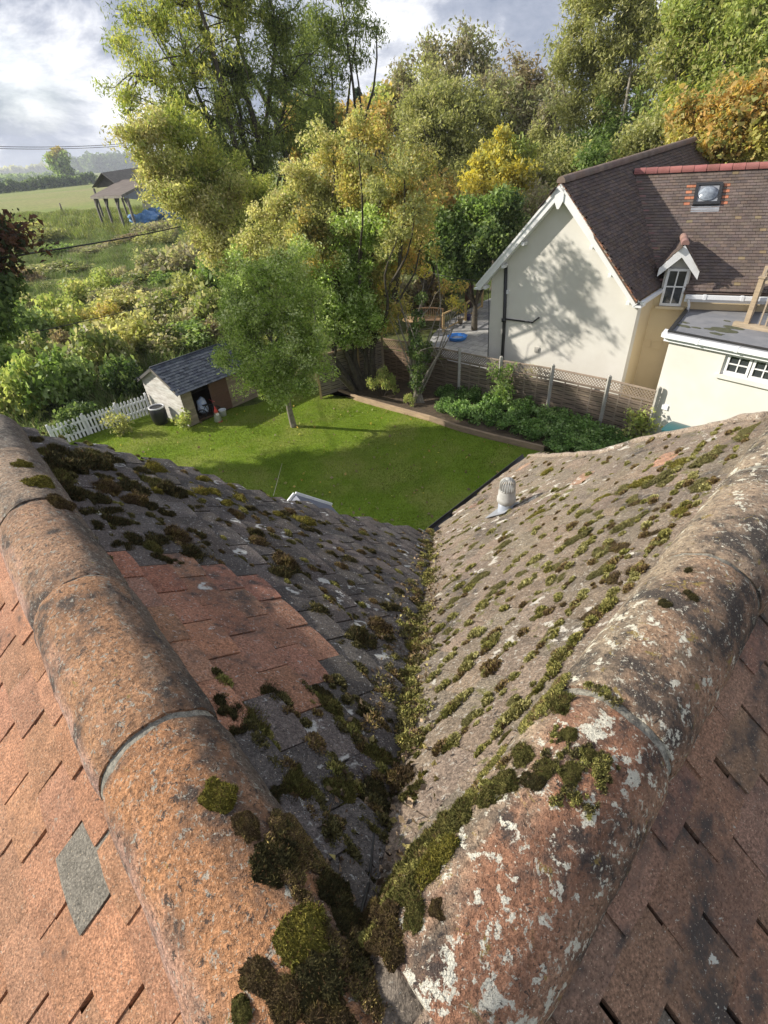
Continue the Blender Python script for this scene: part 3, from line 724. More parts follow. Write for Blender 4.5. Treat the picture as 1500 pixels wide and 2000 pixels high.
# main gutter and fascia
mb = MB(); e0_ = g1 + dM * .06 + udh * .08; e1_ = e0_ + udh * 8.1
mb.beam(e0_ - Z * .09 + nrec * .09, e1_ - Z * .09 + nrec * .09, .12, .10); mb.beam(e0_ - Z * .15, e1_ - Z * .15, .03, .2)
for k in range(8):
    p = e0_ + udh * (.5 + k * .95); mb.box(p - Z * .09 + nrec * .09, udh * .04, nrec * .07, Z * .062)
mb.build('gutter', M['upvc'], nb)
mb = MB(); p0 = e0_ + udh * .12 - Z * .12 + nrec * .08
mb.tube([p0, p0 - Z * .12, p0 - Z * .22 - nrec * .02 + udh * .04, p0 - Z * .42 + udh * .04], .04, 8); mb.build('downpipe', M['upvc'], nb)
# dormer window: casement, white gable above
def rect_frame(mb, P, a, b, n, w, h, t, dpt):       # P = lower left corner, a right, b up
    mb.box(P + a * (w / 2) + b * (t / 2), a * (w / 2), b * (t / 2), n * dpt); mb.box(P + a * (w / 2) + b * (h - t / 2), a * (w / 2), b * (t / 2), n * dpt)
    mb.box(P + a * (t / 2) + b * (h / 2), a * (t / 2), b * (h / 2 - t), n * dpt); mb.box(P + a * (w - t / 2) + b * (h / 2), a * (t / 2), b * (h / 2 - t), n * dpt)
BL = rp(1287, 596, .03); BR = rp(1327, 603, .03); wD = (BR - BL).length; TLz = rp(1306, 524, .03).z - BL.z
mb = MB(); aD = udh if (BR - BL).dot(udh) > 0 else -udh
rect_frame(mb, BL, aD, Z, nrec, wD, TLz, .07, .04)
mb.box(BL + aD * wD / 2 + Z * TLz / 2, aD * .018, nrec * .03, Z * (TLz / 2 - .07)); mb.box(BL + aD * wD / 2 + Z * TLz * .52, aD * (wD / 2 - .07), nrec * .027, Z * .018)
win = mb.build('dormer_window', M['white'], nb)
mb = MB()
for i in range(2):
    for (z0, z1) in ((.07, TLz * .52 - .018), (TLz * .52 + .018, TLz - .07)):
        x0 = .07 if i == 0 else wD / 2 + .018; x1 = wD / 2 - .018 if i == 0 else wD - .07
        mb.box(BL + aD * (x0 + x1) / 2 + Z * (z0 + z1) / 2, aD * (x1 - x0) / 2, nrec * .006, Z * (z1 - z0) / 2)
sub(mb, 'pane', M['glass'], win)
mb = MB(); mb.box(BL + aD * wD / 2 - Z * .05 + nrec * .05, aD * (wD / 2 + .1), nrec * .07, Z * .035); sub(mb, 'sill', M['renderY'], win)
DA = rp(1338, 478, .25); DL = rp(1287, 524, .25); DR = rp(1366, 530, .25)
dormlen = 2.0; dback = -nrec
mb = MB(); apexw = DA - nrec * .26
mb.prism([BL - aD * .05 + nrec * -.04, BL + aD * (wD + .05) + nrec * -.04, Vector((0, 0, 0)) + BL + aD * (wD + .05) + nrec * -.04 + Z * TLz, DA - nrec * .29 - Z * .12, BL - aD * .05 + nrec * -.04 + Z * TLz], dback * .25)
for E, sgn in ((DL, -1), (DR, 1)):                  # cheeks
    x = .0 if sgn < 0 else wD
    p = BL + aD * x - nrec * .05; mb.prism([p + Z * TLz, p + Z * (TLz * .3), p + dback * 1.1 + Z * (TLz * .9), p + dback * 1.1 + Z * TLz], aD * (.05 * sgn))
mb.build('dormer_wall', M['render'], nb)
mb = MB()
for E in (DL, DR):
    d = (E - DA).normalized(); dn = nrec.cross(d); dn = dn if dn.z < 0 else -dn
    mb.prism([DA, E, E - Z * .22, DA - Z * .32], nrec * .04)
mb.build('dormer_bargeboard', M['white'], nb)
mb = MB()
for E in (DL, DR):
    d = (E - DA).normalized(); nn = plane3(DA, E, DA + dback)
    tiles(mb, DA + nrec * .04, dback, d, nn, [(0, 0), (1.9, 0), (.75, (E - DA).length), (0, (E - DA).length)], brown, gauge=.108, tw=.17, th=.016, rnd=rnd, tilt=.014)
    mb.prism([DA - nn * .02, E - nn * .02, E + dback * .7 - nn * .02, DA + dback * 1.9 - nn * .02], -nn * .04)
mb.build('dormer_roof', M['neigh'], nb)
lowridge(DA + nrec * .06 + Z * .02, DA + dback * 1.25 + Z * .02, .10, lambda r: vary((.30, .18, .15), .15, r), 'ridge_tiles', nb)
# small flat-roofed wing with window
C0 = atD(1303, 652, 15.9); eC = gz(1500, 690, C0.z); ue = (eC - C0).normalized(); ne = Vector((ue.y, -ue.x, 0)); ne = ne if ne.dot(CAM - C0) > 0 else -ne
wz = C0.z; C0b = Vector((C0.x, C0.y, 0)); 
bk = rp(1352, 590, .0); bk = onpl(1352, 590, Z, Vector((0, 0, wz)))
side = (bk - C0); side.z = 0; sl_ = side.length + .5; side.normalize()
ex = empty('flat_roofed_annex', (C0.x, C0.y, 0), 'cream single storey annex with grey flat roof and a small white casement window', 'annex')
ins = side * .12 + ue * .10
W0 = C0b + ins; W1 = W0 + ue * 5.2
ep = lambda x, y, o=0.0: onpl(x, y, ne, W0 + ne * o)
wx0 = ep(1408, 731); wx1 = ep(1500, 752)
# front wall with window opening
wl_ = (ep(1410, 715) - W0).dot(ue); wr_ = wl_ + 1.25; wbz = ep(1404, 731).z; wtz = ep(1421, 687).z
mb = MB()
def wseg(s0, s1, z0, z1): mb.prism([W0 + ue * s0 + Z * z0, W0 + ue * s1 + Z * z0, W0 + ue * s1 + Z * z1, W0 + ue * s0 + Z * z1], -ne * .25)
wseg(0, wl_, -.3, wz - .1); wseg(wl_, wr_, -.3, wbz); wseg(wl_, wr_, wtz, wz - .1); wseg(wr_, 5.2, -.3, wz - .1)
mb.prism([W0 + Z * -.3 - ne * .002, W0 + side * (sl_ - .1) + Z * -.3, W0 + side * (sl_ - .1) + Z * (wz - .1), W0 + Z * (wz - .1) - ne * .002], ue * .25)
mb.build('wall', M['render'], ex)
mb = MB(); Q0 = W0 + ue * wl_ - ne * .10 + Z * wbz; ww = wr_ - wl_; wh = wtz - wbz
rect_frame(mb, Q0, ue, Z, ne, ww, wh, .045, .03)
for i in range(2):
    x0 = .05 + i * (ww / 2 - .025); wd2 = ww / 2 - .055
    rect_frame(mb, Q0 + ue * x0 + Z * .05 + ne * .012, ue, Z, ne, wd2, wh - .10, .06, .03)
    mb.box(Q0 + ue * (x0 + wd2 / 2) + Z * (wh / 2) + ne * .012, ue * .014, ne * .022, Z * (wh / 2 - .11)); mb.box(Q0 + ue * (x0 + wd2 / 2) + Z * (wh / 2) + ne * .012, ue * (wd2 / 2 - .06), ne * .02, Z * .014)
win = mb.build('window', M['white'], ex)
mb = MB(); mb.box(Q0 + ue * ww / 2 + Z * wh / 2, ue * (ww / 2 - .05), ne * .006, Z * (wh / 2 - .05)); sub(mb, 'pane', M['glass'], win)
mb = MB(); mb.box(W0 + ue * (wl_ + ww / 2) + Z * (wbz - .03) + ne * -.01, ue * (ww / 2 + .07), ne * .09, Z * .04); sub(mb, 'sill', M['render'], win)
M['felt'] = simple('roof_felt', (.16, .165, .18), (.22, .22, .23), 2.5, .8, .3, 40, .004)
mb = MB(); R0 = Vector((C0.x, C0.y, wz))
mb.prism([R0, R0 + ue * 5.6, R0 + ue * 5.6 + side * sl_, R0 + side * sl_], Z * .05); fr = mb.build('flat_roof', M['felt'], ex)
mb = MB(); mb.beam(R0 + Z * .075 + ue * .05, R0 + Z * .075 + side * sl_ + ue * .05, .1, .05); mb.beam(R0 + Z * .07 + side * .05 + ue * .1, R0 + Z * .07 + side * .05 + ue * 5.5, .08, .04); sub(mb, 'edge_trim', M['black'], fr)
M['mossg'] = simple('damp_moss', (.05, .055, .03), (.10, .10, .06), 20, .95, .6, 60, .01)
mb = MB()
for (x, y, r_) in ((1335, 637, .16), (1415, 645, .30), (1432, 640, .2), (1400, 652, .14), (1360, 640, .1), (1385, 643, .1), (1420, 627, .08), (1337, 630, .1)):
    c = onpl(x, y, Z, Vector((0, 0, wz + .052))); pts = []
    for k in range(14):
        t = k / 14 * 2 * math.pi; rr = r_ * (.7 + .5 * rnd.random()); pts.append(c + ue * math.cos(t) * rr * 1.3 + side * math.sin(t) * rr * .7)
    mb.prism(pts, Z * (.006 + .001 * rnd.random()))
sub(mb, 'moss_patch', M['mossg'], fr)
mb = MB(); ga = R0 + ne * .06 - Z * .03 - ue * .05; mb.beam(ga, ga + ue * 5.6, .12, .10)
mb.beam(ga - Z * .10 - ne * .07, ga - Z * .10 - ne * .07 + ue * 5.6, .02, .14)
for k in range(6): mb.box(ga + ue * (.9 + k * .95), ue * .035, ne * .068, Z * .06)
mb.build('gutter', M['upvc'], ex)
mb = MB(); mb.box(R0 - ue * .05 - Z * .02 + side * .1, ue * .08, side * .22, Z * .05); mb.build('corner_hopper', M['upvc'], ex)
mb = MB(); c = ep(1299, 795, .0); mb.box(c, ue * .09, ne * .04, Z * .07); mb.build('wall_vent', M['white'], ex)
# timber balcony frame standing on the flat roof
bz = wz + .05
tb = empty('timber_balcony', onpl(1460, 640, Z, Vector((0, 0, bz))), 'weathered timber balcony frame with posts and balusters on the flat roof', 'balcony')
p1 = onpl(1455, 640, Z, Vector((0, 0, bz)))
d1 = ue
mb = MB(); mb.cur = (1.3, 1.2, 1.05)
mb.beam(p1 + Z * .06 - ue * .30, p1 + Z * .06 + ue * 3, .16, .12); mb.beam(p1 + Z * .06, p1 + Z * .06 + side * 1.7, .12, .1); mb.build('base_rail', M['wood'], tb)
mb = MB(); mb.cur = (1.35, 1.2, 1.0); mb.beam(p1 + Z * .12, p1 + Z * 1.25, .12, .12, up=ue); mb.box(p1 + Z * 1.27, ue * .08, ne * .08, Z * .02); mb.build('post', M['wood'], tb)
mb = MB(); mb.cur = (1.35, 1.2, 1.0); q = p1 + side * 1.6; mb.beam(q + Z * .12, q + Z * 1.25, .12, .12, up=ue); mb.build('post', M['wood'], tb)
mb = MB(); mb.cur = (1.3, 1.2, 1.05); mb.beam(p1 + Z * 1.18, p1 + Z * 1.18 + ue * 3, .05, .09); mb.beam(p1 + Z * 1.18, q + Z * 1.18, .05, .09); mb.build('handrail', M['wood'], tb)
for k in range(10):
    mb = MB(); mb.cur = (1.2, 1.1, 1.0); pp = p1 + side * (.16 + k * .15) if k < 9 else p1 + ue * .3; mb.beam(pp + Z * .1, pp + Z * 1.15, .035, .035, up=ue); mb.build('baluster', M['wood'], tb)
for k in range(6):
    mb = MB(); mb.cur = (1.2, 1.1, 1.0); pp = p1 + ue * (.45 + k * .15); mb.beam(pp + Z * .1, pp + Z * 1.15, .035, .035, up=ue); mb.build('baluster', M['wood'], tb)
# green bin at the annex wall
bc = gz(1322, 868); bc = W0 + ue * 1.05 + ne * .42; bc.z = 0
wb = empty('wheelie_bin', bc, 'dark teal wheelie bin against the cream annex wall', 'bin')
M['teal'] = simple('teal_plastic', (.02, .10, .11), (.02, .08, .09), 3, .35, 0)
mb = MB(); mb.hexa([bc + ue * x * .24 + ne * y * .27 for x, y in ((-1, -1), (1, -1), (1, 1), (-1, 1))] + [bc + Z * 1.0 + ue * x * .29 + ne * y * .34 for x, y in ((-1, -1), (1, -1), (1, 1), (-1, 1))]); mb.build('body', M['teal'], wb)
mb = MB()
for i in range(8):
    t0 = -1 + i / 4; t1 = -1 + (i + 1) / 4; f_ = lambda t: 1.02 + .07 * (1 - t * t)
    mb.hexa([bc + ue * x * .31 + ne * y * .37 + Z * 1.01 for x, y in ((-1, t0), (1, t0), (1, t1), (-1, t1))] + [bc + ue * x * .31 + ne * y * .37 + Z * f_(y) for x, y in ((-1, t0), (1, t0), (1, t1), (-1, t1))])
mb.build('lid', M['teal'], wb)
# ------------------------------------------------------------------ garden furniture of the middle ground
FT = 1.8
def fpt(x, y): return gz(x, y, FT)
def fence_panel(P, Q, label, top=True, colr=(1, 1, 1), h=1.8, dim=1.0):
    """woven panel between posts P, Q (points at the fence top), lattice on top"""
    P0 = Vector((P.x, P.y, 0)); Q0 = Vector((Q.x, Q.y, 0)); d = (Q0 - P0); Ln = d.length; d.normalize(); n = Vector((d.y, -d.x, 0))
    n = n if n.dot(CAM - P0) > 0 else -n
    mb = MB(); mb.cur = colr
    zt_ = h - .36 if top else h - .04; z = .12
    rr = random.Random(int(P.x * 100))
    mb.cur = (.16, .14, .12); mb.box(P0 + d * Ln / 2 + Z * (h / 2 - (.2 if top else .05) + .02) - n * .022, d * (Ln / 2 - .02), n * .004, Z * (h / 2 - (.2 if top else .05) - .05))  # dark backing sheet, painted shade for the gaps between slats
    mb.cur = vary(colr, .05, rr)
    while z < zt_ - .05:
        k = int(z / .075)
        # each slat weaves before and behind the uprights
        nseg = 12; pts = []
        hh = .064
        c = vary(colr, .18, rr, .03); mb.cur = c
        vs = []
        for i in range(nseg + 1):
            s = Ln * i / nseg; o = .014 * math.sin(i / nseg * math.pi * 4 + (math.pi if k % 2 else 0))
            for (dz, dn) in ((0, -.004), (0, .004), (hh, .016), (hh, .008)): vs.append(P0 + d * s + n * (o + dn) + Z * (z + dz))
        fs = []
        for i in range(nseg):
            for j in range(4): a = i * 4; fs.append((a + j, a + (j + 1) % 4, a + 4 + (j + 1) % 4, a + 4 + j))
        mb.add(vs, fs); z += .075
    for f in (.25, .5, .75): mb.cur = vary(colr, .1, rr); mb.box(P0 + d * Ln * f + Z * (zt_ / 2 + .05), d * .02, n * .012, Z * (zt_ / 2 - .05))
    t = mb.build('panel', M['wood'], FENCE); t['label'] = label
    mb = MB(); mb.cur = tuple(c * .95 for c in colr)
    mb.box(P0 + d * Ln / 2 + Z * (zt_ + .01), d * (Ln / 2 - .03), n * .025, Z * .025)
    sub(mb, 'rail', M['wood'], t)
    if top:
        mb = MB(); mb.cur = tuple(c * 1.35 for c in colr); z0 = zt_ + .035; z1 = h - .03; hh = z1 - z0; k = 0
        mb.box(P0 + d * Ln / 2 + Z * (z1 + .012), d * (Ln / 2 - .03), n * .03, Z * .02)
        s = -hh
        while s < Ln:
            for sg_ in (1, -1):
                a0 = s; a1 = s + hh
                zz0, zz1 = (z0, z1) if sg_ > 0 else (z1, z0)
                b0 = max(a0, .02); b1 = min(a1, Ln - .02)
                if b1 - b0 > .02:
                    f0 = (b0 - a0) / hh; f1 = (b1 - a0) / hh
                    mb.beam(P0 + d * b0 + Z * (zz0 + (zz1 - zz0) * f0) + n * .005 * sg_, P0 + d * b1 + Z * (zz0 + (zz1 - zz0) * f1) + n * .007 * sg_, .024, .012, up=n)
            s += .10
        sub(mb, 'lattice_top', M['wood'], t)
    return t
def fence_post(P, label, mat='concrete', wd=.10, h=None, cat='fence post'):
    h = h or FT + .1
    mb = MB(); mb.cur = (1.1, 1.0, .9); P0 = Vector((P.x, P.y, 0))
    mb.hexa([P0 + Vector((x * wd / 2, y * wd / 2, 0)) for x, y in ((-1, -1), (1, -1), (1, 1), (-1, 1))] + [P0 + Vector((x * wd / 2, y * wd / 2, h)) for x, y in ((-1, -1), (1, -1), (1, 1), (-1, 1))])
    b = P0 + Z * h
    mb.hexa([b + Vector((x * wd / 2, y * wd / 2, .0005)) for x, y in ((-1, -1), (1, -1), (1, 1), (-1, 1))] + [b + Vector((x * wd / 4, y * wd / 4, .035)) for x, y in ((-1, -1), (1, -1), (1, 1), (-1, 1))])
    o = mb.build('post', M[mat], FENCE); o['label'] = label; return o
FENCE = empty('boundary_fence', (0, 0, 0), 'woven panel fence with lattice top and concrete posts between lawn and cream house', 'fence')
fpx = [(1287, 764), (1190, 741), (1080, 719), (979, 703), (898, 687), (800, 668), (745, 660)]
fp_ = [fpt(*p) for p in fpx]
plabels = ['grey woven panel touching the cream annex corner, lattice on top', 'grey woven panel between the two leaning-looking pale posts, next left of the annex panel', 'grey woven panel in front of the middle of the cream gable wall', 'grey panel with lattice below the black soil pipe, climbing plant on it', 'shaded grey panel below the blue paddling pool', 'brown shaded panel behind the ivy clad shrub stems']
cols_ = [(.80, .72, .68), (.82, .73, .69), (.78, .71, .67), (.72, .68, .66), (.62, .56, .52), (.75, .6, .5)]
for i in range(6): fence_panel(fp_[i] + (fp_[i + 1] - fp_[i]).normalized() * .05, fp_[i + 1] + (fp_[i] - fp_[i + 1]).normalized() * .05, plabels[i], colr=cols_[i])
pl_ = ['end concrete post beside the cream annex wall', 'pale concrete post, first from the annex', 'pale concrete post, second from the annex', 'concrete post standing below the black soil pipe', 'concrete post nearest below the blue paddling pool', 'brown post among the ivy clad stems', 'brown post at the corner by the golden bush']
for i in range(7): fence_post(fp_[i], pl_[i], 'concrete' if i < 5 else 'wood', .10)
f2 = [fp_[6], gz(697, 672, 1.8), gz(652, 668, 1.8)]
f2[2] = f2[1] + (f2[1] - f2[0]).normalized() * 1.83
M['woodw'] = simple('sunlit_larch', (.58, .44, .32), (.46, .34, .24), 3, .85, .4, 40, .004, attr=True, sc=(1, 1, 6))  # paler copy of the wood with sunlight put into its colour
fence_panel(f2[0], f2[1], 'orange brown woven panel catching the sun behind the golden bush', False, (1.5, 1.2, 1.0), 1.75)  # raised tint paints sunlight into the two bright panels
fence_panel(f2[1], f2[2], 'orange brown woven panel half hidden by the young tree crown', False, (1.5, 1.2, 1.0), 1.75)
fence_post(f2[1], 'thin orange brown post between the two sunlit panels', 'woodnew', .08); fence_post(f2[2], 'orange brown post behind the young tree crown', 'woodnew', .08)
# timber sleepers edging the raised bed
bp = [gz(x, y) for x, y in bed_px]
bed = [Vector((p.x, p.y, 0)) for p in bp] + [Vector((p.x + .3, p.y + .1, 0)) for p in (Vector((fp_[0].x, fp_[0].y, 0)), Vector((fp_[3].x, fp_[3].y, 0)), Vector((fp_[6].x, fp_[6].y, 0)), Vector((f2[2].x, f2[2].y, 0)))]
sheet('flower_bed', bed, .12, M['soil'], 'dark soil bed between lawn and fence')
be = empty('sleeper_edging', bp[0], 'pale timber sleeper edging curving between lawn and flower bed', 'bed edging')
for i in range(len(bp) - 1):
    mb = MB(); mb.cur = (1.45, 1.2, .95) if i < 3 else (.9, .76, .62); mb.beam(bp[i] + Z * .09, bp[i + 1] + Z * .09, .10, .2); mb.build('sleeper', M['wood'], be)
# ------------------------------------------------------------------ shed
A = gz(371, 833); ua_ = az(41.5); ub_ = az(-48.5); ng_ = az(-138.5)
SL = 3.3; SD = 2.15
gE = onpl(333, 771, ua_, A); eh = 1.42
gApx = onpl(288, 716, ua_, A - ua_ * .12); dpt = (gApx - A).dot(ub_); ah = gApx.z
sh = empty('garden_shed', A, 'small open fronted timber shed with dark slate-look roof beside the white picket fence', 'shed')
dpt = max(.8, min(1.3, dpt)); SD = dpt * 2
print('shed', dpt, ah)
M['shiplap'] = simple('shiplap', (.62, .60, .56), (.40, .37, .33), 2.2, .85, .5, 30, .004, attr=True, sc=(1, 1, 5))
def boards(mb, P, a, zt_f, ln, n, hgt=.12, colr=(1, 1, 1)):
    z = 0
    rr = random.Random(4)
    while z < 3:
        s0, s1 = 0, ln
        zz = min(z + hgt, 9)
        # clip to height function by sampling
        segs = 20; run = None
        mb.cur = vary(colr, .15, rr, .03)
        for i in range(segs):
            a0 = ln * i / segs; a1 = ln * (i + 1) / segs
            h0 = min(zz, zt_f(a0)); h1 = min(zz, zt_f(a1))
            if h0 <= z and h1 <= z: continue
            h0 = max(h0, z + .001); h1 = max(h1, z + .001)
            mb.hexa([P + a * a0 + Z * z + n * .022, P + a * a1 + Z * z + n * .022, P + a * a1 + Z * z - n * .01, P + a * a0 + Z * z - n * .01, P + a * a0 + Z * h0 + n * .006, P + a * a1 + Z * h1 + n * .006, P + a * a1 + Z * h1 - n * .01, P + a * a0 + Z * h0 - n * .01])
        z += hgt
        if z > max(zt_f(0), zt_f(ln), zt_f(ln / 2)): break
hf = lambda s: eh + (ah - eh - .08) * (1 - abs(s - dpt) / dpt)
mb = MB(); boards(mb, A, ub_, hf, SD, -ua_); mb.build('end_wall', M['shiplap'], sh)
mb = MB(); boards(mb, A + ua_ * SL, ub_, hf, SD, ua_); mb.build('end_wall', M['shiplap'], sh)
nf = -ub_
mb = MB(); boards(mb, A, ua_, lambda s: eh, .42, nf, colr=(.55, .48, .38)); mb.build('front_wall', M['shiplap'], sh); mb = MB(); boards(mb, A + ua_ * 1.95, ua_, lambda s: eh, SL - 1.95, nf, colr=(.5, .42, .32)); mb.build('front_wall', M['shiplap'], sh)  # darker brown boards; the tint also carries the shade on this front
mb = MB(); mb.cur = (.5, .45, .4); boards(mb, A + ub_ * SD, ua_, lambda s: eh, SL, ub_, colr=(.5, .45, .4)); mb.build('back_wall', M['shiplap'], sh)
mb = MB(); mb.cur = (.35, .25, .18); mb.box(A + ua_ * SL / 2 + ub_ * SD / 2 + Z * .03, ua_ * (SL / 2 - .02), ub_ * (SD / 2 - .02), Z * .028); mb.build('floor', M['wood'], sh)
mb = MB(); mb.cur = (.13, .07, .05)
dc = A + ua_ * 1.15 + nf * .05; dd_ = ua_
mb.box(dc + dd_ * .40 + Z * .70, dd_ * .40, nf * .02, Z * .64)
for zz in (.25, .72, 1.2): mb.box(dc + dd_ * .40 + Z * zz + nf * .028, dd_ * .36, nf * .012, Z * .05)
mb.build('door', M['plain'], sh)
ridS = A + ub_ * dpt + Z * ah
for sgn in (1, -1):
    E = A + Z * eh if sgn > 0 else A + ub_ * SD + Z * eh
    dr = (E - ridS); dr = dr - ua_ * dr.dot(ua_); lr = dr.length + .16; dr.normalize(); nn = ua_.cross(dr); nn = nn if nn.z > 0 else -nn
    mb = MB(); rr = random.Random(8)
    def slc(s, v, r): return vary((1.1, 1.1, 1.15) if r.random() > .35 else (.6, .62, .7), .25, r, .03)
    tiles(mb, ridS - ua_ * .14, ua_, dr, nn, [(0, 0), (SL + .28, 0), (SL + .28, lr), (0, lr)], slc, gauge=.14, tw=.19, th=.008, rnd=rr, tilt=.010, lip=.02)
    mb.cur = (.7, .7, .75); mb.prism([ridS - ua_ * .14 - nn * .005, ridS + ua_ * (SL + .14) - nn * .005, ridS + ua_ * (SL + .14) + dr * lr - nn * .005, ridS - ua_ * .14 + dr * lr - nn * .005], -nn * .03)
    mb.build('roof', M['slate'], sh)
    for q_ in (-.15, SL + .15):
        mb = MB(); mb.cur = (.35, .33, .30) if sgn > 0 else (.2, .2, .2); mb.beam(ridS + ua_ * q_ - nn * .06, ridS + ua_ * q_ + dr * lr - nn * .06, .02, .09)
        mb.build('bargeboard', M['shiplap'], sh)
mb = MB(); mb.cur = (.5, .52, .58); mb.tube([ridS - ua_ * .15 + Z * .0, ridS + ua_ * (SL + .15)], .04, 6); mb.build('ridge_cap', M['slate'], sh)
# things in and by the shed
M['fabricblue'] = simple('blue_fabric', (.25, .33, .55), (.55, .58, .66), 12, .8, .2, 40)
def lump(name, c, r, cols, mat, label, cat, sq=(1, 1, 1), seed=1, amp=.3, sub_=3, group=None, parent=None):
    import bmesh
    bm = bmesh.new(); bmesh.ops.create_icosphere(bm, subdivisions=sub_, radius=1)
    for v in bm.verts:
        k = 1 + amp * mnoise.noise(v.co * 1.6 + Vector((seed, 0, 0))) + amp * .4 * mnoise.noise(v.co * 4 + Vector((0, seed, 0)))
        v.co = Vector((v.co.x * sq[0] * r * k, v.co.y * sq[1] * r * k, v.co.z * sq[2] * r * k))
        if v.co.z < -r * sq[2] * .6: v.co.z = -r * sq[2] * .6
        v.co += Vector(c)
    me = bpy.data.meshes.new(name); bm.to_mesh(me); bm.free()
    for p in me.polygons: p.use_smooth = True
    a = me.attributes.new('col', 'FLOAT_COLOR', 'POINT'); cc = np.ones((len(me.vertices), 4), np.float32); cc[:, :3] = cols; a.data.foreach_set('color', cc.ravel())
    o = link(name, me, parent, mat)
    if label: tag(o, label, cat, group)
    return o
sp = lambda s, d, z: A + ua_ * s + ub_ * d + Z * z
lump('cloth_bag', sp(.85, .25, .42), .22, (1, 1, 1), M['fabricblue'], 'blue and white cloth bag standing just inside the shed opening', 'bag', (1, .8, 1.6), 3)
# toy bicycle inside the shed opening
bk0 = sp(.95, .02, 0); bk_ = empty('small_bicycle', bk0, 'small dark bicycle leaning in the shed opening', 'bicycle')
bx = (ua_ * .9 - ub_ * .3).normalized()
for s_ in (-.28, .28):
    mb = MB(); mb.cur = (.03, .03, .03); c = bk0 + bx * s_ + Z * .2
    pts = [c + bx * math.cos(t) * .17 + Z * math.sin(t) * .17 for t in [2 * math.pi * i / 20 for i in range(21)]]; mb.tube(pts, .02, 6)
    for i in range(6):
        t = math.pi * i / 6; mb.tube([c + bx * math.cos(t) * .16 + Z * math.sin(t) * .16, c - bx * math.cos(t) * .16 - Z * math.sin(t) * .16], .003, 4)
    mb.build('wheel', M['plain'], bk_)
mb = MB(); mb.cur = (.05, .05, .06); c1 = bk0 + bx * -.28 + Z * .2; c2 = bk0 + bx * .28 + Z * .2; st = bk0 - bx * .08 + Z * .48; hd = bk0 + bx * .2 + Z * .5; pb = bk0 + Z * .18
for a, b in ((c1, st), (c1, pb), (pb, st), (pb, hd), (st, hd), (hd, c2)): mb.tube([a, b], .012, 6)
mb.build('frame', M['plain'], bk_)
mb = MB(); mb.cur = (.04, .04, .04); mb.box(st + Z * .04, bx * .1, ub_ * .05, Z * .02); mb.build('saddle', M['plain'], bk_)
mb = MB(); mb.cur = (.6, .1, .1); mb.tube([hd + Z * .12 - ub_ * .18, hd + Z * .1, hd + Z * .12 + ub_ * .18], .012, 6); mb.tube([hd, hd + Z * .1], .01, 6); mb.build('handlebar', M['plain'], bk_)
# gnome, bucket, water butt
gb_ = gz(427, 823); gn = empty('garden_gnome', gb_, 'garden gnome with a red pointed hat standing in front of the shed door', 'garden gnome')
gs = 1.25
mb = MB(); mb.cur = (.30, .32, .22); mb.lathe(gb_, [(.10 * gs, .0), (.115 * gs, .05), (.10 * gs, .14 * gs), (.085 * gs, .22 * gs), (.05 * gs, .25 * gs)], 16); mb.build('coat', M['plain'], gn)
mb = MB(); mb.cur = (.62, .38, .28); mb.lathe(gb_ + Z * .24 * gs, [(.03 * gs, 0), (.058 * gs, .03 * gs), (.06 * gs, .06 * gs), (.045 * gs, .10 * gs)], 14); mb.cur = (.6, .3, .22); mb.lathe(gb_ + Z * .28 * gs + ng_ * .06 * gs, [(.004, -.01), (.014, 0), (.004, .012)], 8); mb.build('head', M['plain'], gn)
mb = MB(); mb.cur = (.75, .73, .68); mb.lathe(gb_ + Z * .17 * gs + (nf) * .045 * gs, [(.01, 0), (.045 * gs, .05 * gs), (.055 * gs, .09 * gs), (.03 * gs, .11 * gs)], 12); mb.build('beard', M['plain'], gn)
mb = MB(); mb.cur = (.62, .07, .05); mb.lathe(gb_ + Z * .31 * gs, [(.068 * gs, 0), (.06 * gs, .03 * gs), (.03 * gs, .11 * gs), (.004, .19 * gs)], 14); mb.build('hat', M['plain'], gn)
mb = MB(); mb.cur = (.45, .10, .06)
for s_ in (-1, 1): mb.box(gb_ + nf * .10 * gs + ua_ * s_ * .05 + Z * .022, ua_ * .03, nf * .045, Z * .022)
mb.build('boots', M['plain'], gn)
bb = gz(437, 812); bu = empty('white_bucket', bb, 'white plastic bucket beside the gnome', 'bucket')
mb = MB(); mb.cur = (.75, .77, .8); mb.lathe(bb, [(.10, 0), (.135, .24), (.145, .245), (.145, .26), (.13, .26), (.12, .2), (.095, .02)], 20); mb.build('pail', M['plain'], bu)
mb = MB(); mb.cur = (.6, .6, .6); mb.tube([bb + ua_ * math.cos(t) * .14 + nf * math.sin(t) * .12 + Z * .25 for t in [math.pi * i / 10 for i in range(11)]], .004, 5); mb.build('handle', M['plain'], bu)
wb0 = gz(316, 826); wt = empty('water_butt', wb0, 'black water butt with a pale rim between picket fence and shed', 'water butt')
mb = MB(); mb.lathe(wb0, [(.24, 0), (.29, .2), (.30, .45), (.29, .62), (.27, .64)], 24); mb.build('barrel', M['black'], wt)
mb = MB(); mb.cur = (.6, .6, .62)
pts = [wb0 + Vector((math.cos(t) * .27, math.sin(t) * .27, .655)) for t in [2 * math.pi * i / 24 for i in range(25)]]; mb.tube(pts, .03, 6); mb.build('rim', M['plain'], wt)
mb = MB(); mb.lathe(wb0, [(.24, .60), (.24, .605)], 20); mb.build('water', M['glass'], wt)
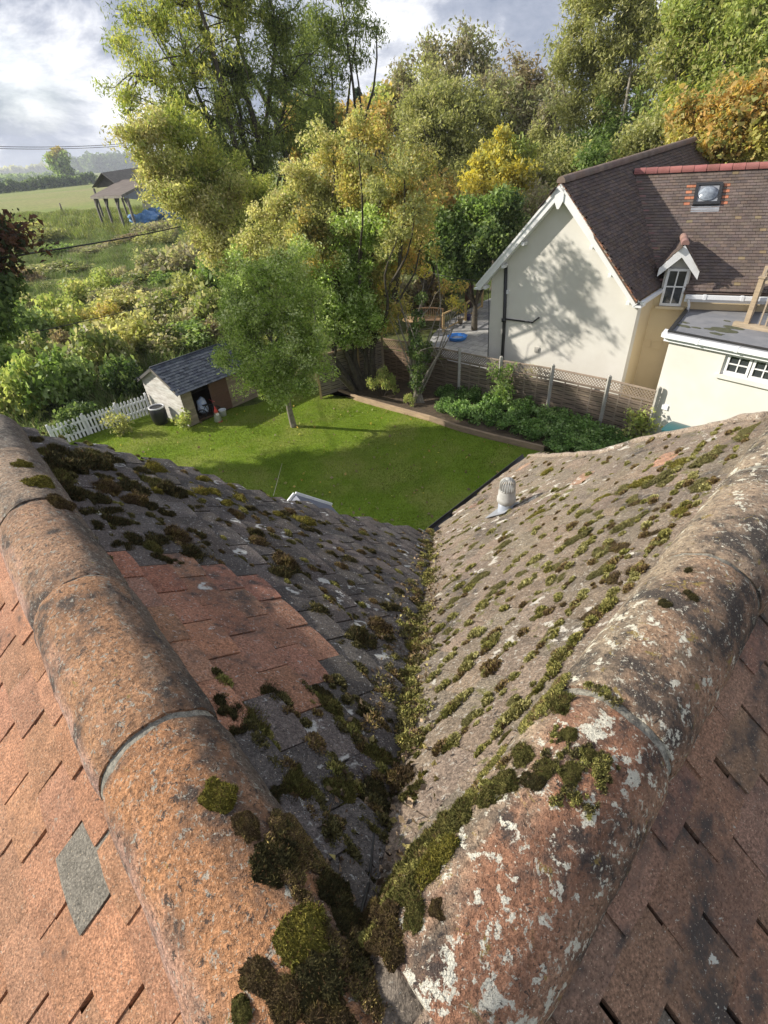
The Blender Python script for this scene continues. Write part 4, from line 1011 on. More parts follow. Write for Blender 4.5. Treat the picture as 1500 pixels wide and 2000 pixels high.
# picket fence
pA = gz(110, 872); pB = gz(298, 806)
pd = (pB - pA); pL = pd.length; pd.normalize(); pn = Vector((pd.y, -pd.x, 0)); pn = pn if pn.dot(CAM - pA) > 0 else -pn
pf = empty('picket_fence', pA, 'white painted picket fence running from the roof edge up to the water butt', 'fence')
npk = 27; rr = random.Random(2)
for i in range(npk):
    mb = MB(); mb.cur = (.78, .79, .80); c = pA + pd * (pL * (i + .5) / npk); hgt = .78 + rr.uniform(-.015, .015); w_ = .038
    lean = pd * rr.uniform(-.012, .012)
    mb.prism([c - pd * w_, c + pd * w_, c + pd * w_ + Z * (hgt - .05) + lean, c + pd * w_ * .5 + Z * (hgt - .01) + lean, c + Z * hgt + lean, c - pd * w_ * .5 + Z * (hgt - .01) + lean, c - pd * w_ + Z * (hgt - .05) + lean], pn * .018)
    mb.build('picket', M['plain'], pf)
for z in (.22, .58):
    mb = MB(); mb.cur = (.76, .77, .78); mb.beam(pA + Z * z - pn * .02, pB + Z * z - pn * .02, .035, .07); mb.build('rail', M['plain'], pf)
for k in range(4):
    mb = MB(); mb.cur = (.74, .75, .76); c = pA + pd * pL * (k + .02) / 3.04 - pn * .07; mb.beam(c, c + Z * .82, .07, .07, up=pd); mb.build('post', M['plain'], pf)
# white edged apex of the porch below the left slope
pc = gz(577, 966, 2.6)
po = empty('porch', (pc.x, pc.y, 0), 'small porch whose white edged gable tip shows above the left roof edge', 'porch')
pu = az(62); pk = az(-28)
mb = MB(); mb.cur = (.14, .15, .19)
for sgn in (1, -1): mb.prism([pc, pc + pu * sgn * .7 - Z * .55, pc + pu * sgn * .7 - Z * .55 - pk * 1.4, pc - pk * 1.4], -Z * .04)
mb.build('roof', M['plain'], po)
mb = MB(); mb.cur = (.78, .78, .78)
for sgn in (1, -1): mb.beam(pc + pk * .015 + Z * .01, pc + pu * sgn * .72 - Z * .56 + pk * .015, .03, .09)
mb.build('bargeboard', M['plain'], po)
mb = MB(); mb.cur = (.6, .6, .6); mb.prism([pc - Z * .1 - pk * .1, pc + pu * .6 - Z * .6 - pk * .1, pc + pu * .6 - pk * .1 - Z * 2.6, pc - pu * .6 - pk * .1 - Z * 2.6, pc - pu * .6 - Z * .6 - pk * .1], -pk * 1.2); mb.build('wall', M['plain'], po)
# washing line pole string on the lawn
M['string'] = simple('pale_cord', (.45, .42, .28), None, 4, .8, 0)
mb = MB(); mb.tube([gz(551, 905, .0), gz(543, 935, 1.0), gz(534, 968, 2.0)], .008, 5)
tag(mb.build('cane', M['string']), 'thin pale garden cane standing on the lawn beyond the left roof edge', 'cane')
# ------------------------------------------------------------------ patio next door
pz = .06
paver = [gz(x, y, pz) for x, y in [(870, 700), (838, 668), (848, 650), (870, 630), (940, 590), (1010, 560)]]
paver += [paver[-1] + Vector((3, -4, 0)), Vector((fp_[3].x + .25, fp_[3].y + .2, pz))]
m_, nt_, b_s, o_s = newmat('stone_paving'); M['pave'] = m_
v_ = objco(nt_); mpp = N(nt_, 'ShaderNodeMapping'); mpp.inputs['Rotation'].default_value = (0, 0, R(40)); L(nt_, v_, mpp.inputs['Vector'])
br = N(nt_, 'ShaderNodeTexBrick'); L(nt_, mpp.outputs[0], br.inputs['Vector']); br.inputs['Scale'].default_value = 1.0
br.inputs['Brick Width'].default_value = .9; br.inputs['Row Height'].default_value = .6; br.inputs['Mortar Size'].default_value = .012
br.inputs['Color1'].default_value = (.36, .35, .33, 1); br.inputs['Color2'].default_value = (.22, .22, .23, 1); br.inputs['Mortar'].default_value = (.10, .095, .09, 1)
L(nt_, mix(nt_, 1.0, br.outputs['Color'], ramp(nt_, tnoise(nt_, v_, 5, 6, .7), [(0.3, .7), (0.7, 1.35)]), 'MULTIPLY'), b_s.inputs['Base Color']); b_s.inputs['Roughness'].default_value = .8
sheet('patio', paver, pz, M['pave'], 'grey stone slab patio beside the cream house')
pcn = gz(893, 663, pz); pl0 = empty('paddling_pool', pcn, 'round bright blue paddling pool on the stone patio', 'paddling pool')
M['blue'] = simple('blue_plastic', (.04, .20, .62), (.05, .24, .68), 3, .3, 0)
mb = MB(); k = 36; prof = [(.36, .0), (.44, .04), (.47, .14), (.50, .17), (.49, .19), (.42, .185), (.39, .15), (.37, .05), (.02, .045)]; vs = []
for (r_, h_) in prof:
    for j in range(k):
        t = 2 * math.pi * j / k; r2 = r_ * (1 + .035 * math.cos(9 * t) * min(1, h_ * 8)); vs.append(pcn + Vector((math.cos(t) * r2, math.sin(t) * r2, h_)))
mb.smooth = True; mb.add(vs, [(i * k + j, i * k + (j + 1) % k, (i + 1) * k + (j + 1) % k, (i + 1) * k + j) for i in range(len(prof) - 1) for j in range(k)]); mb.build('shell', M['blue'], pl0)
mb = MB(); mb.cur = (.42, .45, .50); mb.lathe(pcn, [(.375, .06), (.375, .065)], 30); mb.build('water', M['plain'], pl0)
# timber railing
rl0 = empty('patio_railing', gz(866, 648, pz), 'new timber railing with dark spindles along the patio edge', 'railing')
rps = [gz(866, 648, pz), gz(909, 626, pz), gz(941, 600, pz)]
rt = [atD(865, 613, math.hypot(rps[0].x, rps[0].y)).z, 0, 0]; rh = max(.8, min(1.1, rt[0] - pz))
for i, p in enumerate(rps): mb = MB(); mb.beam(p, p + Z * (rh + .04), .11, .11, up=Vector((1, 0, 0))); mb.build('post', M['woodnew'], rl0)
mb = MB(); mb.beam(rps[0] + Z * rh, rps[1] + Z * rh, .07, .07); mb.beam(rps[1] + Z * rh, rps[2] + Z * rh, .07, .07); mb.beam(rps[0] + Z * .12, rps[1] + Z * .12, .05, .06); mb.beam(rps[1] + Z * .12, rps[2] + Z * .12, .05, .06); mb.build('rail', M['woodnew'], rl0)
for a, b in ((rps[0], rps[1]), (rps[1], rps[2])):
    for i in range(1, 12):
        mb = MB(); q = a + (b - a) * i / 12; mb.tube([q + Z * .1, q + Z * rh], .012, 5); mb.build('spindle', M['black'], rl0)
# garden bench, table, chair
def bench(P, a, b, label, ln=1.5, back=True):
    t = empty('garden_bench', P, label, 'bench')
    c = (.85, .62, .45)
    for i in range(2):
        for j in range(2):
            mb = MB(); mb.cur = c; q = P + a * (ln * (i - .5) * .94) + b * (.45 * (j - .5)); hh = .9 if j else .62; mb.beam(q, q + Z * hh, .06, .06, up=a); mb.build('leg', M['wood'], t)
    mb = MB(); mb.cur = c
    for k in range(5): mb.box(P + b * (-.2 + k * .1) + Z * .44, a * ln / 2, b * .042, Z * .014)
    mb.build('seat', M['wood'], t)
    mb = MB(); mb.cur = c
    for k in range(15): q = P + a * (ln * ((k + .5) / 15 - .5)) + b * .23; mb.beam(q + Z * .5, q + Z * (.86 + .08 * math.cos((k - 7) / 7 * 1.4)), .03, .012, up=b)
    n_ = 10
    for k in range(n_): x0 = -.5 + k / n_; x1 = x0 + 1 / n_; hz = lambda x: .88 + .09 * math.cos(x * 2.8); mb.beam(P + a * ln * x0 + b * .23 + Z * hz(x0), P + a * ln * x1 + b * .23 + Z * hz(x1), .05, .06)
    mb.box(P + b * .23 + Z * .5, a * ln / 2, b * .02, Z * .025)
    mb.build('backrest', M['wood'], t)
    for i in range(2): mb = MB(); mb.cur = c; q = P + a * (ln * (i - .5) * .94) + Z * .63; mb.box(q, a * .035, b * .26, Z * .02); mb.build('armrest', M['wood'], t)
bench(gz(838, 640, pz), az(105), az(15), 'wooden garden bench with arched slatted back at the end of the patio')
tc_ = gz(808, 652, pz); tb2 = empty('garden_table', tc_, 'round wooden slatted garden table behind the shrub stems', 'table')
mb = MB(); mb.cur = (1.2, .9, .6); mb.lathe(tc_, [(.55, .72), (.56, .73), (.56, .75), (.55, .755)], 28); mb.build('tabletop', M['wood'], tb2)
for j in range(4): t = math.pi / 4 + j * math.pi / 2; mb = MB(); mb.cur = (1.1, .85, .6); q = tc_ + Vector((math.cos(t) * .35, math.sin(t) * .35, 0)); mb.beam(q + Vector((math.cos(t) * .1, math.sin(t) * .1, 0)), q + Z * .72, .05, .05, up=Vector((1, 0, 0))); mb.build('leg', M['wood'], tb2)
cc = gz(915, 600, 0); ch = empty('clay_chiminea', cc, 'rusty brown chimney-like garden stove behind the patio railing', 'stove'); chh = 1.25
mb = MB(); mb.cur = (.10, .045, .03); mb.lathe(cc, [(.2, 0), (.24, .3), (.24, .8), (.22, 1.1)], 18); mb.build('body', M['plain'], ch)
mb = MB(); mb.cur = (.12, .05, .035); mb.lathe(cc, [(.27, 1.1), (.29, 1.14), (.27, 1.24), (.12, 1.30)], 18); mb.build('lid', M['plain'], ch)
for (x, y, s_, c_, lb) in ((899, 632, .16, (.30, .26, .2), 'small stone plant pot at the foot of the railing'), (915, 625, .14, (.06, .05, .16), 'dark blue plant pot by the middle railing post'), (930, 618, .15, (.25, .25, .25), 'grey plant pot next to the house corner')):
    q = gz(x, y, pz); mb = MB(); mb.cur = c_; mb.lathe(q, [(s_ * .7, 0), (s_, s_ * 1.8), (s_ * 1.1, s_ * 1.85), (s_ * 1.1, s_ * 2), (s_ * .9, s_ * 2), (s_ * .85, s_ * 1.7)], 16); tag(mb.build('plant_pot', M['plain']), lb, 'plant pot')
# ------------------------------------------------------------------ barn and far things
bA = [gz(203, 443), gz(226, 449), gz(246, 455), gz(268, 451)]
bl0 = Vector((bA[0].x, bA[0].y, 0)); bl1 = Vector((bA[3].x, bA[3].y, 0)); bd_ = (bl1 - bl0).normalized(); bdp = Vector((-bd_.y, bd_.x, 0)); bdp = bdp if bdp.y > 0 else -bdp
bL = (bl1 - bl0).length; bh = 4.3
bn = empty('open_barn', bl0, 'old open sided barn with brown lean-to roof on timber posts at the field edge', 'barn')
M['barnroof'] = simple('barn_roof', (.10, .08, .065), (.15, .12, .10), .6, .9, .3, 8, .03); M['barnroof2'] = simple('barn_roof_grey', (.19, .17, .14), (.12, .11, .095), 2.5, .9, .3, 8, .03)
M['barnwood'] = simple('barn_wood', (.20, .18, .15), (.12, .11, .09), 1, .9, .3, 8, .03); M['tin'] = simple('barn_sheet', (.25, .27, .30), (.18, .19, .21), 1, .7, .2, 8)
dep = 13.0
for i in range(4):
    q = bl0 + bd_ * bL * i / 3; mb = MB(); mb.beam(q, q + Z * bh, .32, .32, up=bd_); mb.beam(q + Z * (bh - 1.4), q + bd_ * (1.1 if i < 3 else -1.1) + Z * (bh - .1), .14, .3, up=bdp); mb.build('post', M['barnwood'], bn)
for i in (0, 3):
    q = bl0 + bd_ * bL * i / 3 + bdp * dep; mb = MB(); mb.beam(q, q + Z * (bh + 1.3), .32, .32, up=bd_); mb.build('post', M['barnwood'], bn)
mb = MB(); D0 = math.hypot(bl0.x, bl0.y)
r0 = atD(177, 385, D0 - .5); r1 = atD(238, 383, math.hypot(bl1.x, bl1.y) - .5); r2 = atD(300, 350, 112); r3 = atD(236, 350, 124)
r3.z = r2.z = max(r2.z, r0.z + 1.5)
mb.prism([r0, r1, r2, r3], Z * .12); mb.build('lean_to_roof', M['barnroof'], bn)
mb = MB(); mb.beam(r0 + Z * -.1, r1 + Z * -.1, .12, .3); mb.build('fascia', M['barnwood'], bn)
mb = MB(); mb.beam(r1, r2, .12, .35); mb.build('fascia', M['barnwood'], bn)
mb = MB(); dd3 = (r2 - r1); q0 = r1 + dd3 * .04 - Z * .12; q1 = r2 - Z * .12; mb.prism([q0 - Z * .25, Vector((q1.x, q1.y, q1.z - 3.2)), q1, q0], bd_ * -.1); mb.build('side_cladding', M['tin'], bn)
# higher rear part with its own gable
ga_ = atD(180, 367, 122); gm = atD(198, 339, 122); gc = atD(228, 362, 120); lv = atD(312, 321, 150) - gm
mb = MB(); mb.prism([ga_, gm, gm + lv, ga_ + lv], Z * .12); mb.prism([gm, gc, gc + lv, gm + lv], Z * .12); mb.build('rear_roof', M['barnroof2'], bn)
lh = Vector((lv.x, lv.y, 0)).normalized()
mb = MB(); mb.prism([ga_ + lh * 1.5 - Z * .1, gc + lh * 1.5 - Z * .1, gm + lh * 1.5 - Z * .2], lh * .1); mb.build('gable', M['barnwood'], bn)
for p_ in (ga_, gc): mb = MB(); q = Vector((p_.x, p_.y, 0)) + lh * .5; mb.beam(q, q + Z * (p_.z - .1), .3, .3, up=bd_); mb.build('post', M['barnwood'], bn)
# blue sheeting heap
rr = random.Random(5)
M['bluesheet'] = simple('blue_sheeting', (.03, .14, .36), (.15, .30, .5), 1.2, .5, .8, 2, .3)
for i, (x, y, r_, lb) in enumerate([(285, 444, 2.3, 'crumpled blue tarpaulin heap by the end barn post'), (312, 436, 2.2, 'crumpled blue tarpaulin heap right of the barn, nearest the tree')]):
    q = gz(x, y); lump('tarpaulin_heap', q + Z * .5, r_, (1, 1, 1), M['bluesheet'], lb, 'tarpaulin', (1.1, .9, .6), 3 + i, .8, 4)
q = gz(287, 412); mb = MB(); mb.cur = (.62, .58, .5); mb.prism([q + Vector((-.8, 0, .2)), q + Vector((1.1, 0, .2)), q + Vector((1.5, 0, 2.6)), q + Vector((-.2, 0, 3.0))], (0, .6, 0)); tag(mb.build('feed_board', M['plain']), 'pale board leaning inside the open barn', 'board')
# field post
q = gz(124, 418); mb = MB(); mb.cur = (.12, .09, .07); mb.tube([q, q + Z * 2.2], [.22, .16], 6); tag(mb.build('field_post', M['plain']), 'lone dark wooden post in the pasture left of the barn', 'post')
# overhead lines
M['cable'] = simple('dark_cable', (.03, .03, .032), None, 3, .6, 0)
def wire(pts, r_, label, sag=0.0, name='overhead_cable'):
    P, Q = pts; n_ = 24; mb = MB()
    mb.tube([P + (Q - P) * (i / n_) - Z * sag * 4 * (i / n_) * (1 - i / n_) for i in range(n_ + 1)], r_, 4)
    return tag(mb.build(name, M['cable']), label, 'cable')
wire((atD(-60, 284, 55), atD(330, 271, 60)), .022, 'upper of the two thin overhead lines crossing the sky at left', .3)
wire((atD(-60, 288, 55), atD(330, 275, 60)), .022, 'lower of the two thin overhead lines crossing the sky at left', .3)
wire((atD(-60, 512, 15), atD(520, 388, 44)), .026, 'thick black cable sloping up across the meadow past the barn', .35)
wire((atD(60, 650, 17), atD(500, 522, 40)), .014, 'thin dark cable hanging low over the bramble thicket', .3)
wire((LE + Z * .1, atD(760, 505, 27)), .014, 'thin line running left from the gutter end of the cream house', .15)
# ------------------------------------------------------------------ vegetation
PAL = dict(
    willow=[(.22, .27, .06), (.30, .33, .08), (.36, .36, .10), (.17, .21, .06), (.44, .42, .13)],
    willowdark=[(.13, .17, .05), (.19, .23, .07), (.25, .28, .08), (.10, .13, .045)],
    pale=[(.37, .37, .14), (.46, .44, .20), (.29, .32, .11), (.54, .49, .27), (.40, .35, .17)],
    olive=[(.33, .31, .09), (.41, .37, .12), (.27, .27, .08), (.50, .42, .17), (.44, .33, .12)],
    green=[(.13, .20, .05), (.18, .26, .07), (.24, .31, .10), (.31, .38, .17), (.10, .15, .04)],
    silver=[(.22, .31, .07), (.31, .41, .11), (.42, .50, .19), (.54, .60, .33), (.16, .23, .05)],
    fresh=[(.24, .32, .07), (.31, .39, .10), (.40, .46, .16), (.50, .54, .29), (.14, .20, .05)],
    sage=[(.27, .275, .11), (.33, .33, .14), (.22, .235, .09), (.40, .38, .18)],
    dark=[(.05, .085, .03), (.08, .12, .04), (.12, .17, .055), (.17, .22, .08)],
    yellow=[(.50, .41, .07), (.56, .48, .11), (.40, .36, .10), (.32, .31, .10)],
    yellowgreen=[(.28, .33, .10), (.35, .38, .13), (.23, .28, .09), (.40, .38, .16)],
    orange=[(.46, .29, .09), (.40, .29, .11), (.30, .27, .10), (.52, .36, .13), (.22, .24, .08)],
    brown=[(.22, .17, .11), (.28, .21, .14), (.17, .13, .08), (.24, .22, .12)],
    twig=[(.27, .24, .17), (.33, .29, .20), (.25, .26, .14), (.21, .18, .12), (.30, .31, .15)],
    bramble=[(.20, .235, .08), (.27, .29, .11), (.14, .18, .06), (.34, .33, .17), (.38, .34, .22)],
    rust=[(.10, .05, .035), (.14, .07, .045), (.07, .045, .03), (.05, .06, .03)],
    conifer=[(.03, .05, .03), (.05, .07, .04), (.04, .06, .035)],
    ground=[(.10, .18, .05), (.15, .25, .07), (.22, .33, .11), (.28, .38, .16), (.07, .12, .035)])
def leaves(rng, C, n, spread, ll, lw, pal, droop=0.0, tone=None, curl=.25):
    """n leaf blades around the cluster centres C (k,3); returns verts, faces, cols"""
    C = np.asarray(C); k = len(C); idx = rng.integers(0, k, n)
    sp_ = np.asarray(spread); sp_ = sp_[idx][:, None] if sp_.ndim else sp_
    off = rng.normal(size=(n, 3)); off /= np.maximum(1e-6, np.linalg.norm(off, axis=1))[:, None]
    P = C[idx] + off * (rng.random((n, 1)) ** .5) * sp_ * 1.5 * np.array([1, 1, .85])
    d = rng.normal(size=(n, 3)); d[:, 2] -= droop * 1.5; d /= np.linalg.norm(d, axis=1)[:, None]
    e = np.cross(d, rng.normal(size=(n, 3))); e /= np.maximum(1e-6, np.linalg.norm(e, axis=1))[:, None]
    nrm = np.cross(d, e)
    s = (.4 + 1.5 * rng.random((n, 1)) ** 1.7)
    a = P - d * ll * s / 2; b = P + e * lw * s / 2 + nrm * lw * curl * s; c = P + d * ll * s / 2; f = P - e * lw * s / 2 + nrm * lw * curl * s
    V = np.stack([a, b, c, f], 1).reshape(-1, 3); F = np.arange(n * 4).reshape(n, 4)
    pal = np.asarray(pal); ct = rng.integers(0, len(pal), k)                # every cluster leans to one tone
    pick = np.where(rng.random(n) < .5, ct[idx], rng.integers(0, len(pal), n))
    col = pal[pick] * (1.1 + .6 * rng.random((n, 1)))
    if tone is not None: col = col * np.asarray(tone)[idx][:, None]
    return V, F, np.repeat(col, 4, 0)
def branch(mb, a, b, r0, r1, rng, n=5, sag=.0, k=5, wob=.06):
    a = Vector(a); b = Vector(b); L_ = (b - a).length; pts = []; rs = []
    w1 = Vector(rng.normal(size=3)) * L_ * wob; w2 = Vector(rng.normal(size=3)) * L_ * wob * .6
    for i in range(n + 1):
        t = i / n; p = a + (b - a) * t + w1 * math.sin(t * math.pi) + w2 * math.sin(t * 2 * math.pi) + Z * sag * L_ * math.sin(t * math.pi)
        pts.append(p); rs.append(r0 + (r1 - r0) * t)
    mb.tube(pts, rs, k, cap=False); return pts
def make_tree(name, label, cat, base, blobs, nleaf, ll, lw, pal, seed, trunk_r=.25, ncl=120, spread=.5, droop=.2, bark='bark', fork=.35, group=None, dens_top=1.0, trunk_to=None, twigs=True, nstem=1, lean=.0):
    """blobs: (centre Vector, radius, weight, palette or None)"""
    rng = np.random.default_rng(seed); base = Vector(base)
    t = empty(name, base, label, cat, group)
    tot = sum(b[1] ** 2 * b[2] for b in blobs)
    cen = sum((b[0] * (b[1] ** 2 * b[2]) for b in blobs), Vector()) / tot
    zmin = min(b[0].z - b[1] for b in blobs); zmax = max(b[0].z + b[1] for b in blobs)
    mb = MB(); nodes = []
    fz = base.z + (zmax - base.z) * fork
    for s_ in range(nstem):
        jx = Vector(rng.normal(size=3)) * (trunk_r * 2.2 * (nstem > 1)); jx.z = 0
        top = Vector((base.x + (cen.x - base.x) * .45, base.y + (cen.y - base.y) * .45, fz)) + jx * 1.5
        tp = branch(mb, base + jx * .4 - Z * .1, top, trunk_r * 1.15, trunk_r * .7, rng, 6, 0, 9, .025); nodes += tp[3:]
    Vs, Fs, Cs, off = [], [], [], 0
    for (c, r_, w_, pl_) in blobs:
        st = min(nodes, key=lambda p: (p - c).length + max(0, p.z - c.z) * 2)
        lim = branch(mb, st, c, trunk_r * .5, trunk_r * .13, rng, 7, .05, 6, .07)
        k = max(4, int(ncl * r_ ** 2 * w_ / tot)); dirs = rng.normal(size=(k, 3)); dirs /= np.linalg.norm(dirs, axis=1)[:, None]
        rad = r_ * (.2 + 1.08 * rng.random(k))
        C = np.array(c) + dirs * rad[:, None] * (.72 + .56 * rng.random((k, 1)))
        cl = [C]
        for q in C:
            qv = Vector(q); s2 = min(lim[1:], key=lambda p: (p - qv).length)
            if twigs and (qv - s2).length > .1:
                bp_ = branch(mb, s2, qv, trunk_r * .11, trunk_r * .03, rng, 4, .06, 4, .10)
                cl.append(np.array([bp_[-2]]))
        CC = np.concatenate(cl); nl = int(nleaf * r_ ** 2 * w_ / tot)
        V, F, Cc = leaves(rng, CC, nl, spread * (.6 + .8 * rng.random(len(CC))), ll, lw, PAL[pl_ or pal], droop)
        Vs.append(V); Fs.append(F + off); Cs.append(Cc); off += len(V)
    mb.build('trunk', M[bark], t)
    me = npmesh('crown', np.concatenate(Vs), np.concatenate(Fs), np.concatenate(Cs))
    link('crown', me, t, M['leaf']); return t
def B(x, y, D, px, w_=1.0, pal=None):
    return (atD(x, y, D), rpx(x, y, D, px), w_, pal)
def gb(x, y, D): p = atD(x, y, D); return Vector((p.x, p.y, 0))
K = 1.0
# tall willow beyond the thicket
make_tree('willow_tree', 'tallest tree of the view, a spreading willow left of centre reaching out of the frame', 'tree', gb(540, 480, 33),
    [B(235, 90, 33, 55, .5), B(300, 50, 33, 65, .7), B(370, 10, 33, 80, .8), B(460, 20, 33, 90, 1), B(540, 50, 33, 80, 1, 'willowdark'), B(280, 150, 32, 65, .8), B(370, 130, 32, 80, 1),
     B(250, 215, 31, 40, .5), B(330, 220, 32, 65, .8), B(450, 150, 33, 85, 1.1, 'willowdark'), B(560, 160, 34, 75, 1.1, 'willowdark'), B(420, 250, 32, 75, 1, 'willowdark'), B(520, 280, 33, 80, 1.2, 'willowdark'), B(580, 260, 34, 50, .8, 'willowdark'), B(450, 340, 32, 70, 1, 'willowdark'),
     B(350, -90, 33, 90, .8), B(480, -90, 34, 100, .8)],
    int(95000 * K), .15, .04, 'willow', 21, .42, 420, .40, .5, fork=.22)
make_tree('willow_tree', 'pale lit lower boughs of a willow hanging in front of the barn and thicket', 'tree', gb(500, 520, 27),
    [B(285, 275, 26, 50, 1, 'pale'), B(345, 265, 27, 55, 1, 'willow'), B(310, 330, 26, 36, 1, 'pale'), B(350, 380, 25.5, 50, 1.3, 'pale'), B(400, 330, 26, 60, 1.1), B(440, 400, 26, 60, 1.1, 'pale'), B(395, 420, 25, 45, 1.3, 'pale'), B(500, 380, 27, 55, .8), B(430, 480, 25, 40, 1.2, 'pale'), B(490, 460, 25, 45, 1)],
    int(80000 * K), .12, .045, 'willow', 22, .2, 330, .30, .3, fork=.3)
make_tree('slender_willow', 'slender airy willow with thin upright limbs against the sky right of the tall willow', 'tree', gb(640, 420, 40),
    [B(640, 60, 40, 60, .8), B(700, 40, 40, 40, .5), B(735, 50, 40, 24, .5), B(690, 100, 40, 35, .5), B(640, 140, 40, 45, .8), B(630, 210, 40, 42, 1), B(600, 90, 40, 50, .8), B(660, -40, 40, 70, .7), B(625, 270, 40, 45, 1.2), B(590, 190, 40, 40, .7)],
    int(26000 * K), .20, .05, 'willowdark', 23, .28, 130, .5, .6, fork=.3, nstem=2)
make_tree('autumn_tree', 'orange turning tree glimpsed behind the willow trunks', 'tree', gb(610, 430, 46), [B(600, 230, 46, 40, 1), B(640, 260, 46, 35), B(590, 290, 46, 35), B(650, 210, 46, 22, .6)], 9000, .28, .16, 'orange', 24, .25, 50, .7)
# yellow olive trees in the middle
make_tree('autumn_tree', 'yellowish olive leaved tree in the middle of the view behind the fence corner', 'tree', gb(700, 640, 19.6),
    [B(690, 255, 20, 30, .5, 'pale'), B(640, 285, 20, 36, .6, 'pale'), B(740, 275, 19.5, 34, .6, 'olive'), B(800, 320, 19, 36, .6, 'olive'), B(690, 340, 20, 60, 1.0, 'olive'), B(760, 370, 18.8, 55, .9, 'olive'), B(600, 365, 20.5, 50, .9, 'pale'), B(550, 420, 20.5, 45, 1, 'pale'), B(640, 440, 20, 70, 1.1), B(720, 450, 18.8, 62, .6, 'silver'), B(785, 440, 18.4, 42, .8, 'olive'), B(825, 390, 18.6, 32, .6, 'olive'), B(790, 330, 17.3, 34, .35), B(740, 370, 17.2, 34, .35), B(810, 410, 17.2, 30, .35), B(775, 470, 17.2, 30, .35), B(700, 300, 17.3, 30, .3), B(590, 490, 20, 50, 1), B(500, 480, 21, 45, 1, 'pale'), B(480, 560, 20, 45, 1, 'silver'), B(540, 520, 20, 50, 1, 'sage')],
    int(120000 * K), .075, .045, 'sage', 25, .14, 420, .24, .2, fork=.2, nstem=3)
make_tree('birch_tree', 'dense green and cream speckled tree overhanging the panel fence corner', 'tree', gb(700, 700, 19.6),
    [B(610, 510, 19.5, 60, 1, 'olive'), B(690, 520, 19.5, 60, 1), B(750, 540, 19.5, 45, 1, 'olive'), B(640, 590, 19, 62, 1.1), B(710, 610, 19, 50, 1), B(755, 610, 19.3, 38, .9, 'olive'), B(600, 570, 19, 40, 1), B(770, 500, 20, 40, .8, 'orange'), B(690, 645, 19, 32, .8)],
    int(80000 * K), .075, .045, 'silver', 26, .13, 280, .22, .2, fork=.25, nstem=3)
make_tree('young_tree', 'young bright green tree standing on the lawn beside the shed', 'tree', gz(574, 833),
    [B(560, 540, 16.2, 55, .8), B(500, 560, 16.2, 48, .7), B(450, 640, 16.2, 34, .6),  B(610, 600, 16.2, 38, .7), B(470, 610, 16, 42, .8), B(540, 620, 16, 62, 1.1), B(600, 660, 16, 50, 1), B(490, 670, 15.8, 52, 1), B(550, 700, 15.6, 60, 1.1), B(610, 715, 15.7, 38, 1), B(480, 730, 15.5, 38, .9), B(530, 755, 15.4, 40, .8), B(585, 755, 15.4, 34, .7), B(520, 530, 16.4, 30, .5), B(440, 700, 16, 26, .5), B(450, 590, 16.4, 30, .5),  B(590, 500, 16.8, 34, .5), B(545, 790, 15.3, 18, .4)],
    int(84000 * K), .070, .030, 'fresh', 27, .105, 340, .19, .35, fork=.30, bark='barkpale')
# trees behind the patio
make_tree('hedge_tree', 'orange tinted bushy tree behind the shrub stems at the patio', 'tree', gb(820, 560, 29), [B(820, 420, 29, 45, 1), B(870, 400, 30, 40, 1), B(790, 400, 30, 30, .8), B(850, 460, 28, 45, 1, 'green'), B(900, 440, 30, 40, 1), B(800, 480, 28, 35, .8, 'olive')], 26000, .15, .09, 'orange', 28, .16, 110, .4, fork=.25)
make_tree('hedge_tree', 'dark green bushy tree touching the left bargeboard of the cream house', 'tree', gb(930, 560, 27), [B(920, 430, 28, 45, 1, 'green'), B(960, 440, 28, 45, 1, 'green'), B(930, 490, 27, 50, 1), B(985, 410, 28, 34, 1), B(880, 500, 27, 40, 1), B(970, 480, 27, 40, 1), B(900, 530, 26.5, 28, 1)], 34000, .14, .085, 'dark', 29, .16, 110, .38, fork=.2)
make_tree('round_willow', 'big round topped pale green tree with dark forked limbs in the centre background', 'tree', gb(880, 400, 48),
    [B(810, 215, 48, 40, 1), B(860, 200, 48, 50, 1), B(920, 220, 48, 45, 1), B(850, 270, 46, 60, 1.1), B(920, 300, 46, 50, 1), B(800, 300, 46, 45, 1), B(880, 350, 45, 45, 1), B(960, 250, 48, 35, .9), B(820, 360, 45, 35, 1)], 60000, .20, .08, 'sage', 30, .5, 260, .55, .4, fork=.35)
make_tree('bare_topped_tree', 'sparse twiggy tree tops rising behind the round pale tree', 'tree', gb(870, 400, 56), [B(790, 140, 56, 30, .5), B(840, 110, 56, 35, .6), B(900, 100, 56, 38, .6), B(940, 130, 56, 34, .7), B(870, 160, 55, 45, .8), B(960, 170, 55, 30, .7)], 11000, .26, .12, 'twig', 31, .4, 130, .7, .3, fork=.45)
make_tree('golden_tree', 'bright golden yellow tree left of the cream gable', 'tree', gb(970, 440, 36), [B(985, 275, 37, 20, .6), B(970, 300, 37, 24, .8), B(935, 335, 36, 20, .7), B(1030, 350, 36, 20, .7), B(960, 330, 36, 30, 1), B(1005, 340, 36, 34, 1), B(940, 370, 35, 30, .9), B(985, 385, 35, 34, 1), B(1015, 300, 37, 22, .7, 'yellowgreen')], 17000, .20, .10, 'yellow', 32, .2, 120, .36, .3, fork=.3)
